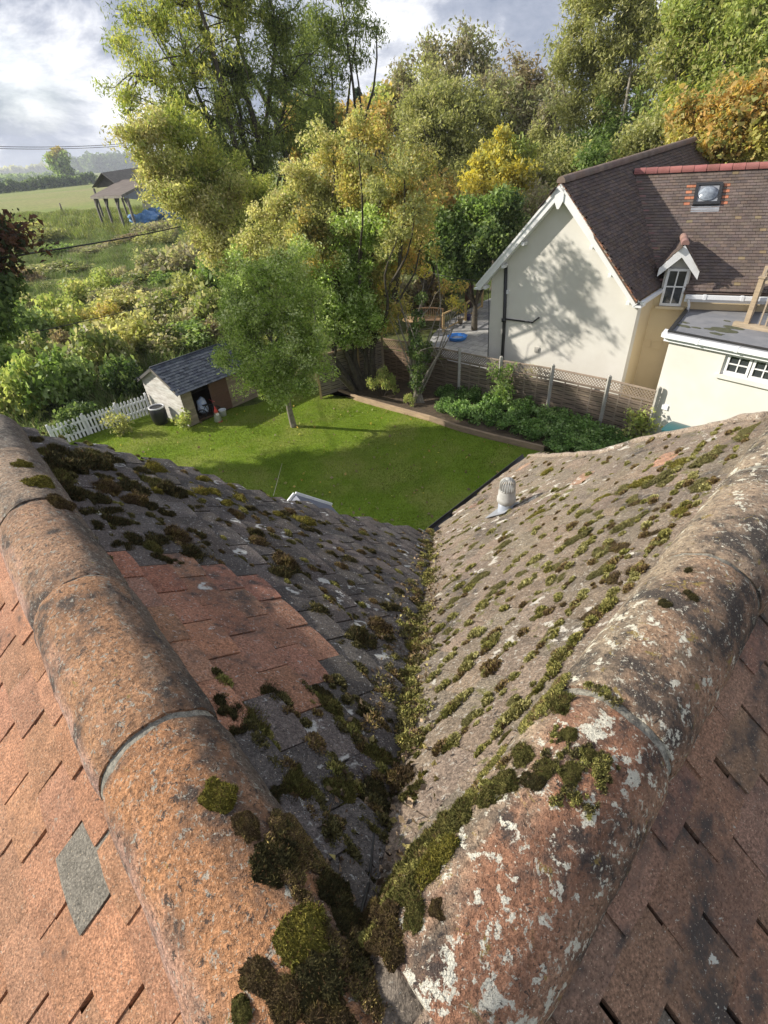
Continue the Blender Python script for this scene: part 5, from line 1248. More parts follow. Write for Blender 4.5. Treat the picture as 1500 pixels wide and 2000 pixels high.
make_tree('brown_willow', 'brownish olive twiggy tree behind the golden one', 'tree', gb(1040, 380, 50), [B(980, 190, 50, 40, .9), B(1010, 160, 52, 36, .8, 'brown'), B(1050, 170, 52, 36, .8, 'brown'), B(1030, 230, 49, 50, 1), B(1080, 250, 48, 45, 1), B(1060, 310, 46, 45, 1, 'sage'), B(1010, 260, 49, 35, .9), B(1100, 200, 50, 40, .8), B(1100, 320, 44, 36, 1, 'sage')], 34000, .26, .085, 'twig', 33, .35, 190, .6, .2, fork=.3)
make_tree('tall_willow', 'tall many stemmed willow rising above the ridge of the cream gable roof', 'tree', gb(1190, 400, 42),
    [B(1120, 60, 42, 50, .8), B(1170, 20, 42, 55, .9), B(1240, 10, 42, 60, .9), B(1100, 130, 42, 40, .8), B(1160, 110, 42, 55, 1), B(1230, 90, 42, 60, 1), B(1290, 60, 42, 50, .9), B(1180, 180, 42, 55, 1), B(1250, 170, 42, 50, 1), B(1130, 210, 42, 45, .9), B(1200, 250, 41, 50, 1, 'green'), B(1140, 290, 40, 40, 1, 'green'), B(1180, -60, 42, 80, .7), B(1270, 230, 41, 40, .9)],
    int(62000 * K), .20, .06, 'sage', 34, .30, 400, .42, .4, fork=.25, nstem=4, bark='barkpale')
make_tree('yellow_green_tree', 'yellow green tree filling the upper right corner', 'tree', gb(1400, 380, 37), [B(1340, 40, 38, 50, .9), B(1400, 20, 37, 60, 1), B(1460, 40, 36, 60, 1), B(1340, 120, 38, 45, 1, 'sage'), B(1400, 110, 37, 55, 1), B(1460, 120, 36, 50, 1), B(1350, 190, 37, 40, 1, 'willow'), B(1420, 170, 36, 45, 1), B(1500, 60, 36, 60, 1), B(1400, -60, 37, 70, .8), B(1310, 200, 38, 36, .9)], 52000, .20, .08, 'yellowgreen', 35, .35, 220, .55, .4, fork=.25)
make_tree('orange_tree', 'orange leaved tree behind the red ridge of the cream house', 'tree', gb(1410, 380, 29), [B(1350, 235, 29, 38, 1), B(1400, 230, 29, 38, 1), B(1450, 215, 28, 40, 1), B(1500, 205, 28, 45, 1), B(1380, 280, 28.5, 34, 1, 'olive'), B(1430, 275, 28, 40, 1), B(1480, 270, 28, 40, 1, 'olive'), B(1335, 270, 29, 26, .8, 'olive')], 42000, .15, .10, 'orange', 36, .2, 200, .36, fork=.25)
make_tree('thicket_tree', 'grey green scrubby tree low behind the cream gable ridge', 'tree', gb(1200, 420, 36), [B(1060, 370, 38, 36, 1), B(1110, 330, 37, 36, 1, 'sage'), B(1170, 320, 36, 36, 1, 'green'), B(1230, 300, 36, 36, 1, 'sage'), B(1290, 270, 36, 34, 1, 'sage'), B(1320, 300, 35, 26, 1), B(1040, 420, 34, 36, 1), B(990, 450, 32, 30, 1)], 34000, .18, .08, 'twig', 37, .2, 160, .5, .2, fork=.2)
make_tree('autumn_tree', 'low orange brown tree between the central willow and the round pale tree', 'tree', gb(710, 420, 60), [B(705, 235, 60, 28, 1), B(735, 250, 58, 28, 1), B(690, 265, 58, 26, 1), B(750, 225, 60, 20, .8, 'olive')], 9000, .32, .2, 'orange', 38, .3, 50, .8)
def conifer(x, yb, yt, D, label, seed):
    b = gb(x, yb, D); top = atD(x, yt, D).z; rng = np.random.default_rng(seed); t = empty('spruce_tree', b, label, 'tree')
    mb = MB(); mb.tube([b, Vector((b.x, b.y, top))], [.25, .03], 6); mb.build('trunk', M['bark'], t)
    C = []; S_ = []
    for i in range(130):
        h = rng.random() ** .8; r_ = (1 - h) * (top * .20) * rng.random() ** .4; a = rng.random() * 6.283
        C.append((b.x + math.cos(a) * r_, b.y + math.sin(a) * r_, top * (.2 + .8 * h))); S_.append(.28 + .5 * (1 - h))
    V, F, Cc = leaves(rng, C, 6000, np.array(S_), .5, .14, PAL['conifer'], .3); link('crown', npmesh('crown', V, F, Cc), t, M['leaf'])
conifer(704, 260, 176, 85, 'taller dark spruce standing in the gap between the willow and the round tree', 41)
conifer(735, 260, 183, 88, 'shorter dark spruce just right of the taller one', 42)
make_tree('background_tree', 'dark autumn trees filling the gap below the two spruces', 'tree', gb(760, 330, 80), [B(770, 195, 80, 22, 1, 'olive'), B(800, 190, 80, 24, 1, 'brown'), B(750, 220, 78, 22, 1, 'yellowgreen'), B(790, 225, 78, 24, 1), B(670, 240, 80, 24, 1, 'yellow')], 9000, .5, .3, 'brown', 43, .4, 60, 1.0)
# lone field tree
make_tree('field_tree', 'lone leaning tree standing by the hedge in the far pasture', 'tree', gb(128, 358, 530), [B(118, 322, 530, 15, 1.2), B(108, 310, 530, 9, .8, 'olive'), B(127, 340, 530, 13, 1.2, 'dark'), B(119, 304, 530, 9, .7, 'olive')], 9000, 1.8, 1.0, 'green', 44, .9, 50, 3.0, twigs=False)
# dark leaved tree beside the house, unseen beyond the left frame edge; crown shaped to throw the lawn shade
def cast(tx, ty, h, r_, w_=.8): return (Vector((tx - 1.786 * h, ty + .25 * h, h)), r_, w_, None)
make_tree('copper_beech', 'unseen dark rusty leaved tree beyond the left edge, crown placed to shade the lawn', 'tree', (-19.5, 13.5, 0),
    [cast(-4, 12.3, 6, 1.8), cast(-6.5, 12.6, 5, 1.3), cast(-1, 12.9, 8, 2.0), cast(1.8, 13.2, 9, 1.9), cast(4.2, 13.2, 10.5, 2.0), cast(6.2, 13.2, 12, 1.9), cast(-2.5, 10.6, 8, 1.9), cast(1.5, 10.6, 9.5, 1.9), cast(4.5, 11.2, 11, 1.8), cast(3.4, 14.6, 11, 1.2, .7), cast(0.2, 14.2, 9.5, 1.2, .6), cast(-2.8, 13.6, 7.5, 1.1, .6), cast(-5.5, 11.0, 6, 1.6), cast(0.2, 11.6, 9, 1.6), cast(3.0, 12.0, 10.5, 1.6), cast(6.5, 11.6, 12, 1.6), cast(-4.8, 13.6, 6, .9, .5)],
    80000, .19, .13, 'rust', 45, .3, 330, .34, .5, fork=.4)
make_tree('dark_bush_tree', 'dark green tree with rusty upper twigs cut by the left edge of the photo', 'tree', (-14.5, 10.5, 0),
    [B(0, 450, 16, 30, .35), B(45, 465, 16, 24, .22), B(90, 490, 16, 14, .12), B(-40, 490, 16, 50, 1), B(0, 560, 16, 26, 1.0, 'dark'), B(-40, 620, 15.5, 50, 1.5, 'dark')],
    11000, .12, .07, 'rust', 46, .06, 110, .26, .5, fork=.8)
# ---------------------------------------------------------------- shrubs of the rough ground
def shrub_mesh(name, seed, pal, nleaf, ll, lw, rad=1.0, hgt=1.0, ncl=26, stems=12, droop=.1, spread=.3, pale=False):
    rng = np.random.default_rng(seed); mb = MB(); C = []
    for i in range(ncl):
        a = rng.random() * 6.283; r_ = rad * rng.random() ** .5 * .85; h = hgt * (.25 + .75 * rng.random()) * (1 - .45 * (r_ / rad) ** 2); C.append((math.cos(a) * r_, math.sin(a) * r_, h))
    V, F, Cc = leaves(rng, C, nleaf, spread, ll, lw, PAL[pal], droop)
    for i in range(stems): c = C[i % ncl]; branch(mb, (c[0] * .2, c[1] * .2, 0), (c[0] * 1.1, c[1] * 1.1, c[2] * 1.15), .022, .004, rng, 4, .05, 4)
    me0 = mb.mesh('tmp'); nv = len(me0.vertices); sv_ = np.zeros(nv * 3); me0.vertices.foreach_get('co', sv_); sv_ = sv_.reshape(-1, 3)
    sf = np.array([tuple(p.vertices) for p in me0.polygons]); V2 = np.concatenate([V, sv_]); F2 = np.concatenate([F, sf + len(V)])
    bc_ = (.24, .20, .15) if pale else (.09, .07, .05)
    me = npmesh(name, V2, F2, np.concatenate([Cc, np.tile(np.array(bc_), (nv, 1))]))
    me.materials.append(M['leaf']); bpy.data.meshes.remove(me0); return me
SH = [shrub_mesh('shrub', 100 + i, p, 3400, .13, .075, spread=.28) for i, p in enumerate(['bramble', 'green', 'sage', 'yellowgreen', 'twig', 'pale', 'dark', 'olive', 'brown', 'bramble'])]
SHI = dict(bramble=0, green=1, sage=2, yellowgreen=3, twig=4, pale=5, dark=6, olive=7, brown=8, bramble2=9)
rs_ = random.Random(77)
def shrub(me, p, r_, h_, label, cat='shrub', group=None, name='shrub'):
    o = bpy.data.objects.new(name, me); COL.objects.link(o); o.location = (p.x, p.y, p.z if hasattr(p, 'z') else 0)
    o.rotation_euler = (0, 0, rs_.uniform(0, 6.28)); o.scale = (r_, r_, h_); return tag(o, label, cat, group)
def S(x, y, px, h_, kind, label, group=None, name='shrub'):
    p = gz(x, y); shrub(SH[SHI[kind]], Vector((p.x, p.y, 0)), rpx(x, y, math.hypot(p.x, p.y), px) * 1.1, h_, label, 'shrub', group, name)
# named ones that stand out
S(350, 545, 60, 2.6, 'twig', 'grey brown twiggy bush in the meadow left of the bright willow boughs')
S(420, 520, 40, 2.6, 'brown', 'brown twiggy bush against the foot of the willow')
S(180, 590, 46, 1.9, 'yellowgreen', 'yellowish bush in the middle of the rough ground')
S(215, 650, 40, 1.6, 'olive', 'orange tinged bramble left of the shed roof')
S(265, 690, 60, 1.8, 'pale', 'large cream flowered bramble mound just behind the shed')
S(195, 735, 60, 2.0, 'bramble', 'tall tangled bramble behind the picket fence')
S(255, 770, 40, 1.4, 'dark', 'dark green bush pressed against the left end of the shed')
S(120, 790, 60, 1.9, 'green', 'mid green bush behind the left end of the picket fence')
S(60, 800, 55, 2.0, 'yellowgreen', 'sunlit yellow green bush above the left ridge tiles')
S(40, 690, 60, 2.2, 'green', 'bright green bush at the left edge below the rusty branches')
S(120, 660, 55, 2.0, 'yellowgreen', 'light green bush right of the one at the left edge')
S(90, 745, 50, 1.8, 'bramble', 'bramble mound between the two left edge bushes')
S(10, 770, 50, 2.3, 'green', 'green bush cut by the left edge above the ridge')
S(160, 840, 40, .9, 'dark', 'low dark bush growing behind the picket rails')
S(420, 640, 45, 2.0, 'bramble2', 'bush of long arching stems behind the shed roof ridge')
S(440, 590, 50, 2.6, 'green', 'green bush left of the young tree crown')
S(390, 600, 45, 2.0, 'sage', 'grey green bush behind the shed')
S(330, 640, 50, 1.7, 'bramble', 'bramble directly above the shed roof')
KW = dict(bramble='mottled green', bramble2='dense mottled green', sage='grey green', green='fresh green', twig='beige twiggy', olive='olive and rust', pale='cream flecked', yellowgreen='yellow green', dark='very dark green', brown='brown leafless')
def wlabel(kind, x, y):
    a = 'at the left edge' if x < 60 else 'above the picket fence' if x < 220 else 'above the shed' if x < 380 else 'below the willow boughs' if x < 500 else 'behind the young tree'
    b = 'far off near the barn' if y < 500 else 'in the middle of the rough ground' if y < 560 else 'in the nearer rough ground' if y < 640 else 'close behind the garden'
    return f'{KW[kind]} wild bush {a}, {b}'
def ulabel(kind, x, y):
    a = 'behind the young tree' if x < 660 else 'behind the fence corner' if x < 780 else 'behind the garden bench' if x < 900 else 'left of the cream gable' if x < 1000 else 'behind the cream gable roof'
    b = 'at the back of the tree belt' if y < 440 else 'midway into the tree belt' if y < 495 else 'at the front of the tree belt'
    return f'{KW[kind]} undergrowth {a}, {b}'
for i in range(80):
    x = rs_.uniform(-60, 620); y = rs_.uniform(455, 720)
    if y > 700 - .0 * x and x > 230: y -= 90
    p = gz(x, y); D_ = math.hypot(p.x, p.y)
    if D_ < 17.5: continue
    kind = rs_.choice(['bramble', 'bramble', 'bramble2', 'sage', 'green', 'green', 'twig', 'twig', 'brown', 'olive', 'pale'])
    r_ = rs_.uniform(.6, 1.4) * (1 + D_ / 80); h_ = rs_.uniform(.35, 1.0) * (1 + D_ / 120)
    shrub(SH[SHI[kind]], p, r_, h_, wlabel(kind, x, y), 'shrub', 'wild bushes scattered over the rough ground', 'wild_bush')
for i in range(44):                                      # undergrowth below the trees behind patio and house
    x = rs_.uniform(560, 1120); y = rs_.uniform(395, 545)
    p = gz(x, y); D_ = math.hypot(p.x, p.y)
    if x > 850 and y > 520: continue
    kind = rs_.choice(['dark', 'green', 'sage', 'twig', 'olive', 'brown'])
    shrub(SH[SHI[kind]], p, rs_.uniform(1.4, 2.4), rs_.uniform(1.4, 2.8), ulabel(kind, x, y), 'shrub', 'undergrowth bushes below the tree belt', 'undergrowth_bush')
# behind fence, left of patio
S(700, 640, 50, 2.2, 'dark', 'dark bush behind the sunlit fence panels'); S(775, 600, 40, 1.6, 'twig', 'bare twiggy bush beyond the garden bench'); S(830, 600, 40, 1.5, 'brown', 'brown leafless bush behind the bench'); S(860, 575, 35, 1.3, 'green', 'green plants beyond the patio railing')
# golden bush, climbing plants, ground cover in the bed
def lowshrub(me, x, y, z, r_, h_, label, name='shrub'): p = gz(x, y, z); shrub(me, p, r_, h_, label, 'shrub', None, name)
sm = shrub_mesh('golden_bush', 131, 'yellowgreen', 1500, .09, .06, rad=1, hgt=1, ncl=14, spread=.2)
lowshrub(sm, 747, 772, .12, .62, 1.0, 'small golden yellow bush in the bed by the fence corner', 'golden_bush')
lowshrub(sm, 800, 790, .12, .3, .4, 'tiny pale green plant beside the leaning stems', 'bed_plant')
lowshrub(shrub_mesh('bed_plant', 135, 'dark', 1200, .09, .05, ncl=14), 675, 745, .12, .8, .6, 'dark plants in the shaded corner of the bed', 'bed_plant')
gcm = [shrub_mesh('ground_cover', 140 + i, 'ground', 3600, .10, .075, rad=1, hgt=.8, ncl=34, stems=6, spread=.20) for i in range(3)]
gi = 0
gpos = [(880, 800, .7, .7), (905, 812, .7, .9), (925, 780, .8, .9), (950, 820, .75, .85), (975, 800, .8, 1.0), (1000, 835, .75, .8), (1030, 815, .85, 1.0), (1050, 850, .8, .85), (1085, 835, .85, .95), (1100, 872, .75, .7), (1130, 850, .85, .85), (1150, 885, .7, .6), (1180, 865, .8, .65), (1215, 880, .75, .55), (1245, 880, .6, .5), (870, 775, .5, .7), (1075, 800, .6, .6)]
for (x, y, r_, h_) in gpos:
    lowshrub(gcm[gi % 3], x, y, .1, r_ * .85, h_ * .72, 'placeholder', 'leafy_bed_plant'); o = COL.objects[-1]
    o['label'] = 'dense green leafy plant ' + ['at the blue pool end of', 'below the climbing plant in', 'below the middle panels in', 'near the annex end of'][min(3, max(0, int((x - 860) / 100)))] + ' the bed, ' + ('by the sleepers' if (y - 800) * 3.5 > (x - 900) * 1.05 else 'against the fence'); o['group'] = 'leafy plants carpeting the fence bed'; o['category'] = 'plant'; gi += 1
def climber(x, y, h_, r_, pal, label, seed, n=1500):
    p = gz(x, y, .1); rng = np.random.default_rng(seed); t = empty('climbing_plant', p, label, 'plant'); mb = MB(); C = []
    for i in range(7):
        q = p + Vector((rng.normal() * r_ * .6, rng.normal() * r_ * .3, h_ * (.5 + .5 * rng.random()))); pts = branch(mb, p, q, .014, .004, rng, 5, 0, 4, .12); C += [tuple(v) for v in pts[2:]]
    mb.build('stems', M['barkpale'], t); V, F, Cc = leaves(rng, C, n, .16, .085, .055, PAL[pal], .2); link('foliage', npmesh('foliage', V, F, Cc), t, M['leaf'])
climber(985, 800, 1.7, .5, 'green', 'climbing plant scrambling up the fence panel under the black soil pipe', 151)
climber(1035, 790, 1.3, .4, 'sage', 'thin pale climber right of the bigger climbing plant', 152, 700)
climber(1240, 865, 1.2, .3, 'yellowgreen', 'bright yellow green tall plant at the annex end of the fence', 153, 900)
climber(360, 835, .55, .35, 'yellowgreen', 'tuft of yellowing long leaves at the front corner of the shed', 154, 500)
climber(245, 842, .8, .5, 'sage', 'pale straggly plant growing through the picket fence', 155, 700)
# ivy clad shrub with orange leaf tufts
def sumac():
    rng = np.random.default_rng(161); p = gz(815, 788, .1); t = empty('ivy_clad_shrub', p, 'pale bare stemmed shrub with ivy and orange leaf tufts before the brown fence', 'shrub'); mb = MB(); tips = []; ivy = []
    D_ = math.hypot(p.x, p.y)
    for (x, y, d_) in [(750, 560, 1.0), (770, 520, 1.5), (800, 500, 1.6), (830, 530, 1.2), (850, 495, 2.0), (870, 560, 1.5), (885, 590, 1.4), (900, 560, 2.2), (790, 610, .3), (760, 620, .2), (840, 600, .4), (845, 640, .3), (900, 600, 1.8)]:
        q = atD(x, y, D_ + d_); pts = branch(mb, p + Vector((rng.normal() * .08, 0, 0)), q, .045, .008, rng, 8, .0, 6, .06); tips.append((tuple(pts[-1]), d_))
        for k in range(3):
            e = Vector(pts[5]) + Vector(rng.normal(size=3)) * .45 + Z * .35; branch(mb, pts[4 + k % 3], e, .012, .004, rng, 4, 0, 4, .1)
        if x in (830, 790, 840, 845): ivy += [tuple(v) for v in pts[2:7]]
    mb.build('stems', M['barkpale'], t)
    V, F, Cc = leaves(rng, [a for a, b in tips if b > .9], 1500, .20, .10, .045, PAL['orange'] + PAL['yellow'], .3); link('leaf_tufts', npmesh('leaf_tufts', V, F, Cc), t, M['leaf'])
    V, F, Cc = leaves(rng, ivy, 5200, .17, .06, .055, PAL['dark'], .1); link('ivy', npmesh('ivy', V, F, Cc), t, M['leaf'])
sumac()
q = atD(820, 645, 18.2)
# garden grass blades: countless, one object
def grass(name, poly, n, hgt, wd, pal, seed, label, z=.0, clump=None):
    rng = np.random.default_rng(seed); P = np.array([(p[0], p[1]) for p in poly]); lo = P.min(0); hi = P.max(0); pts = []
    tot = 0
    while tot < n:
        q = lo + (hi - lo) * rng.random((n, 2)); inside = np.zeros(len(q), bool); j = len(P) - 1
        for i in range(len(P)):
            c_ = ((P[i, 1] > q[:, 1]) != (P[j, 1] > q[:, 1])) & (q[:, 0] < (P[j, 0] - P[i, 0]) * (q[:, 1] - P[i, 1]) / (P[j, 1] - P[i, 1] + 1e-12) + P[i, 0]); inside ^= c_; j = i
        pts.append(q[inside]); tot += inside.sum()
    q = np.concatenate(pts)[:n]; h = hgt * (.5 + rng.random((n, 1))); a = rng.random(n) * 6.283
    if clump:
        g_ = np.sin(q[:, 0] * clump + 1.3 * np.sin(q[:, 1] * clump * .7)) * np.sin(q[:, 1] * clump * 1.1 + q[:, 0] * .4); h = h * (1 + .8 * g_[:, None])
    e = np.stack([np.cos(a), np.sin(a), 0 * a], 1) * wd * (.6 + .8 * rng.random((n, 1)))
    b = np.concatenate([q, np.full((n, 1), z)], 1); tip = b + np.concatenate([rng.normal(size=(n, 2)) * .45 * h, h], 1)
    V = np.stack([b - e / 2, b + e / 2, tip], 1).reshape(-1, 3); F = np.arange(n * 3).reshape(n, 3)
    pal = np.asarray(pal); col = pal[rng.integers(0, len(pal), n)] * (.8 + .4 * rng.random((n, 1)))
    patch = .85 + .3 * (np.sin(q[:, 0] * 1.9 + q[:, 1] * .8) * .5 + np.sin(q[:, 0] * .7 - q[:, 1] * 2.3 + 2) * .5)[:, None]
    col = col * patch
    o = link(name, npmesh(name, V, F, np.repeat(col, 3, 0)), None, M['leaf']); return tag(o, label, 'grass', kind='stuff')
lp2 = [Vector((-9, 6.5, 0))] + [Vector(p) for p in lawn_poly[2:-2]] + [Vector((7, 12.2, 0)), Vector((4, 6.5, 0))]
grass('lawn_grass', lp2, 170000, .035, .014, [(.20, .27, .025), (.26, .34, .04), (.32, .38, .06), (.15, .21, .02)], 5, 'short mown grass blades covering the lawn', .004)
rgp = [gz(-100, 830), gz(-60, 470), gz(640, 430), gz(640, 640), gz(300, 790), gz(110, 865)]
grass('meadow_grass', rgp, 230000, .42, .045, [(.14, .21, .06), (.19, .27, .08), (.11, .17, .05), (.25, .29, .13), (.30, .29, .18)], 6, 'long rough grass and weeds over the waste ground', 0, .8)
rg2 = [gz(-100, 490), gz(-200, 430), gz(500, 395), gz(640, 435)]
grass('meadow_grass', rg2, 60000, .6, .16, [(.17, .22, .05), (.22, .27, .07), (.28, .28, .11)], 7, 'coarse meadow grass before the pasture and barn', 0, .3)
# far hedges and wood
def farline(name, pts, h_, n, seed, pal, label, cat, wd=3.0, ll=1.6, kind=None):
    rng = np.random.default_rng(seed); C = []
    for i in range(len(pts) - 1):
        a = np.array(pts[i]); b = np.array(pts[i + 1]); m = max(2, int(np.linalg.norm(b - a) / (h_ * .5)))
        for k in range(m):
            q = a + (b - a) * (k / m); hh = h_ * (.8 + .4 * rng.random())
            for z in (.25, .6, .9): C.append(q + np.array([rng.normal() * wd * .3, rng.normal() * wd * .3, hh * z]))
    V, F, Cc = leaves(rng, C, n, h_ * .3, ll, ll * .6, PAL[pal], 0); o = link(name, npmesh(name, V, F, Cc), None, M['leaf']); return tag(o, label, cat, kind=kind)
farline('hedgerow', [gz(-60, 384), gz(60, 372), gz(190, 358)], 5, 9000, 71, 'dark', 'dark hedge line crossing the far pasture at left', 'hedge', 3, 1.4)
farline('hedgerow', [gz(-60, 366), gz(60, 352), gz(160, 344)], 8, 6000, 72, 'green', 'thinner second hedge farther up the pasture', 'hedge', 6, 2.5)
farline('far_wood', [Vector((*gz(140, 341).xy, 0)), gz(200, 337), gz(280, 330)], 34, 15000, 73, 'dark', 'dark wood on the rise at the left horizon', 'wood', 22, 6, 'stuff')
farline('far_wood', [Vector((-1500, 2400, 0)), Vector((-1150, 2450, 0)), Vector((-780, 2500, 0)), Vector((-400, 2500, 0)), Vector((200, 2500, 0)), Vector((1000, 2400, 0)), Vector((1900, 2200, 0))], 26, 16000, 74, 'sage', 'thin line of far trees along the horizon', 'wood', 30, 22, 'stuff')
# ------------------------------------------------------------------ moss on the old roof
def mossmat():
    m, nt, b, o = newmat('moss'); v = objco(nt, sc=(1, 1, 1))
    c = mix(nt, ramp(nt, tnoise(nt, v, 38, 5, .7), [(0.35, 0), (0.65, 1)]), (.85, .80, .72), (1.35, 1.35, 1.25))
    c = mix(nt, 1.0, c, attrcol(nt), 'MULTIPLY'); L(nt, c, b.inputs['Base Color']); b.inputs['Roughness'].default_value = .95; b.inputs['Specular IOR Level'].default_value = .15
    bumpn(nt, b, [(tnoise(nt, v, 110, 4, .7), 1.0, .006), (tnoise(nt, v, 420, 3, .7), .8, .002)]); return m
M['moss'] = mossmat()
MOSSC = dict(bright=[(.36, .32, .06), (.29, .28, .07), (.45, .39, .09)], green=[(.17, .175, .055), (.24, .23, .075), (.32, .29, .10)], dark=[(.085, .08, .04), (.12, .11, .05), (.17, .15, .06)], brown=[(.14, .10, .06), (.20, .14, .08), (.27, .21, .08)], faded=[(.24, .235, .085), (.31, .29, .12), (.38, .35, .16)])
def moss_mesh(tone, seed, tufts=420, ex=1.0, sub_=3):
    import bmesh
    rng = np.random.default_rng(seed); bm = bmesh.new(); bmesh.ops.create_icosphere(bm, subdivisions=sub_, radius=1)
    nl_ = rng.integers(2, 5); lob = [(Vector((rng.normal() * .38, rng.normal() * .38, 0)), .42 + .3 * rng.random()) for _ in range(nl_)]
    def surf(p):                                  # lobed cushion: several domes melting together
        k = 1 + .55 * mnoise.noise(p * 1.5 + Vector((seed * 3.1, 0, 0))) + .40 * mnoise.noise(p * 3.7 + Vector((0, seed * 2.3, 0)))
        q = Vector((p.x * k, p.y * k, 0)); h = 0
        for c, r_ in lob: h = max(h, math.sqrt(max(0, 1 - (q - c).length_squared / (r_ * r_))) * r_)
        edge = math.sqrt(max(0, 1 - (p.x * p.x + p.y * p.y)))
        return Vector((q.x, q.y, (max(h, .22 * edge) * .85 + .10 * mnoise.noise(q * 5 + Vector((seed, 0, 0))) * edge) if p.z > 0 else -.12))
    nor = []
    for v in bm.verts: v.co = surf(v.co.copy())
    bm.normal_update()
    tris = [(f.verts[0].co.copy(), f.verts[1].co.copy(), f.verts[2].co.copy(), f.normal.copy()) for f in bm.faces if f.normal.z > .05 or f.calc_center_median().z > -.05]
    wts = np.array([f.calc_area() for f in bm.faces if f.normal.z > .05 or f.calc_center_median().z > -.05]); wts /= wts.sum()
    mo = bpy.data.meshes.new('m'); bm.to_mesh(mo); bm.free()
    nv = len(mo.vertices); co = np.zeros(nv * 3); mo.vertices.foreach_get('co', co); co = co.reshape(-1, 3); F = np.array([tuple(p.vertices) for p in mo.polygons]); bpy.data.meshes.remove(mo)
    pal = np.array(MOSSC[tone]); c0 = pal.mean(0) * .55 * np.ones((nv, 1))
    idx = rng.choice(len(tris), tufts, p=wts); TA = np.array([[tuple(x) for x in tris[i][:3]] for i in range(len(tris))]); TN = np.array([tuple(t[3]) for t in tris])
    w_ = rng.dirichlet((1, 1, 1), tufts); q = (TA[idx] * w_[:, :, None]).sum(1)
    nn = TN[idx] + rng.normal(size=(tufts, 3)) * .55 + np.array([0, 0, .25]); nn /= np.linalg.norm(nn, axis=1)[:, None]
    e = np.cross(nn, rng.normal(size=(tufts, 3))); e /= np.linalg.norm(e, axis=1)[:, None]; wd = .022 + .022 * rng.random((tufts, 1)); h = .09 + .22 * rng.random((tufts, 1)) ** 2
    q = q - nn * .015
    V2 = np.stack([q - e * wd, q + e * wd, q + nn * h], 1).reshape(-1, 3)
    # tone drifts over the cushion in patches: old brown parts, fresh parts
    dr = np.sin(q[:, 0] * 4.3 + seed) * np.sin(q[:, 1] * 3.7 + seed * 2) ; pk = np.clip(((dr + 1) / 2 * len(pal) + rng.normal(size=tufts) * .6).astype(int), 0, len(pal) - 1)
    cc = pal[pk] * (.35 + 1.35 * rng.random((tufts, 1)) ** 1.3); dead = rng.random(tufts) < .10; cc[dead] = np.array([.20, .12, .06])
    F2 = np.arange(tufts * 3).reshape(-1, 3) + nv
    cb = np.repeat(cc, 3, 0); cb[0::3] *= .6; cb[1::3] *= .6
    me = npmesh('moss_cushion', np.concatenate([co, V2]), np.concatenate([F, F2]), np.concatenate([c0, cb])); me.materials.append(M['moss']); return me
MO = {t: [moss_mesh(t, 10 * j + i, 2600) for i in range(4)] for j, t in enumerate(('bright', 'green', 'dark', 'brown', 'faded'))}
rm = random.Random(9)
def place_moss(P, n, a, size, tone, label, group, asp=1.0, hgt=1.0):
    o = bpy.data.objects.new('moss_cushion', rm.choice(MO[tone])); COL.objects.link(o)
    a2 = (a - n * a.dot(n)).normalized(); b2 = n.cross(a2); ang = rm.uniform(-.5, .5) + (math.pi if rm.random() < .5 else 0)
    x_ = a2 * math.cos(ang) + b2 * math.sin(ang); y_ = n.cross(x_)
    Mx = Matrix((x_, y_, n)).transposed().to_4x4(); Mx.translation = P
    o.matrix_world = Mx @ Matrix.Diagonal((size * asp, size, size * hgt, 1)); return tag(o, label, 'moss', group)
def on_tube(x, y, a, rad=.125):
    d = ray(x, y); w0 = CAM - O; dp = d - a * d.dot(a); wp2 = w0 - a * w0.dot(a)
    A_ = dp.dot(dp); B_ = 2 * dp.dot(wp2); C_ = wp2.dot(wp2) - rad * rad; D_ = B_ * B_ - 4 * A_ * C_
    t = (-B_ - math.sqrt(max(0, D_))) / (2 * A_); P = CAM + d * t; q = P - O; q = q - a * q.dot(a); return P, q.normalized()
def region(x, y, side):
    if side == 'L':
        v = 'by the far verge' if y < 930 + (x * .1) else 'in the upper courses' if x < 330 else 'around the red replaced tiles' if x < 620 and y > 1060 else 'across the middle' if x < 640 else 'near the valley foot'
        return v + ' of the dark left slope'
    v = 'by the far verge' if y < 930 else 'below the right ridge' if (x - 850) * .9 > (y - 900) * -1 + 420 else 'behind the vent pipe' if x > 1050 else 'beside the valley' if x < 950 else 'before the vent pipe'
    return v + ' on the brown right slope'
SZ = {0: 'tiny', 1: 'small', 2: 'medium', 3: 'large'}
TW = dict(bright='yellow green', green='green', faded='faded green', dark='dark blackish green', brown='brown')
def mossL(x, y, wpx, tone, asp=None):
    P = px_on(S_LI, x, y); D_ = math.hypot(P.x, P.y); r_ = rpx(x, y, D_, wpx / 2)
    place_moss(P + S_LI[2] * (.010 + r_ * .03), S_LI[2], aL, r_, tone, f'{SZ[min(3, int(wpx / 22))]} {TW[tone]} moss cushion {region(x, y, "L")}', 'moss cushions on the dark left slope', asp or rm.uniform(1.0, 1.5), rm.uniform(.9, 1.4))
def mossR(x, y, wpx, tone, asp=None):
    if tone == 'green': tone = 'faded'
    P = px_on(S_RI, x, y); D_ = math.hypot(P.x, P.y); r_ = rpx(x, y, D_, wpx / 2)
    place_moss(P + S_RI[2] * .012, S_RI[2], aR, r_ * .75, tone, f'{SZ[min(3, int(wpx / 22))]} {TW[tone]} moss patch {region(x, y, "R")}', 'moss patches on the brown right slope', asp or rm.uniform(1.2, 2.0), rm.uniform(.38, .6))
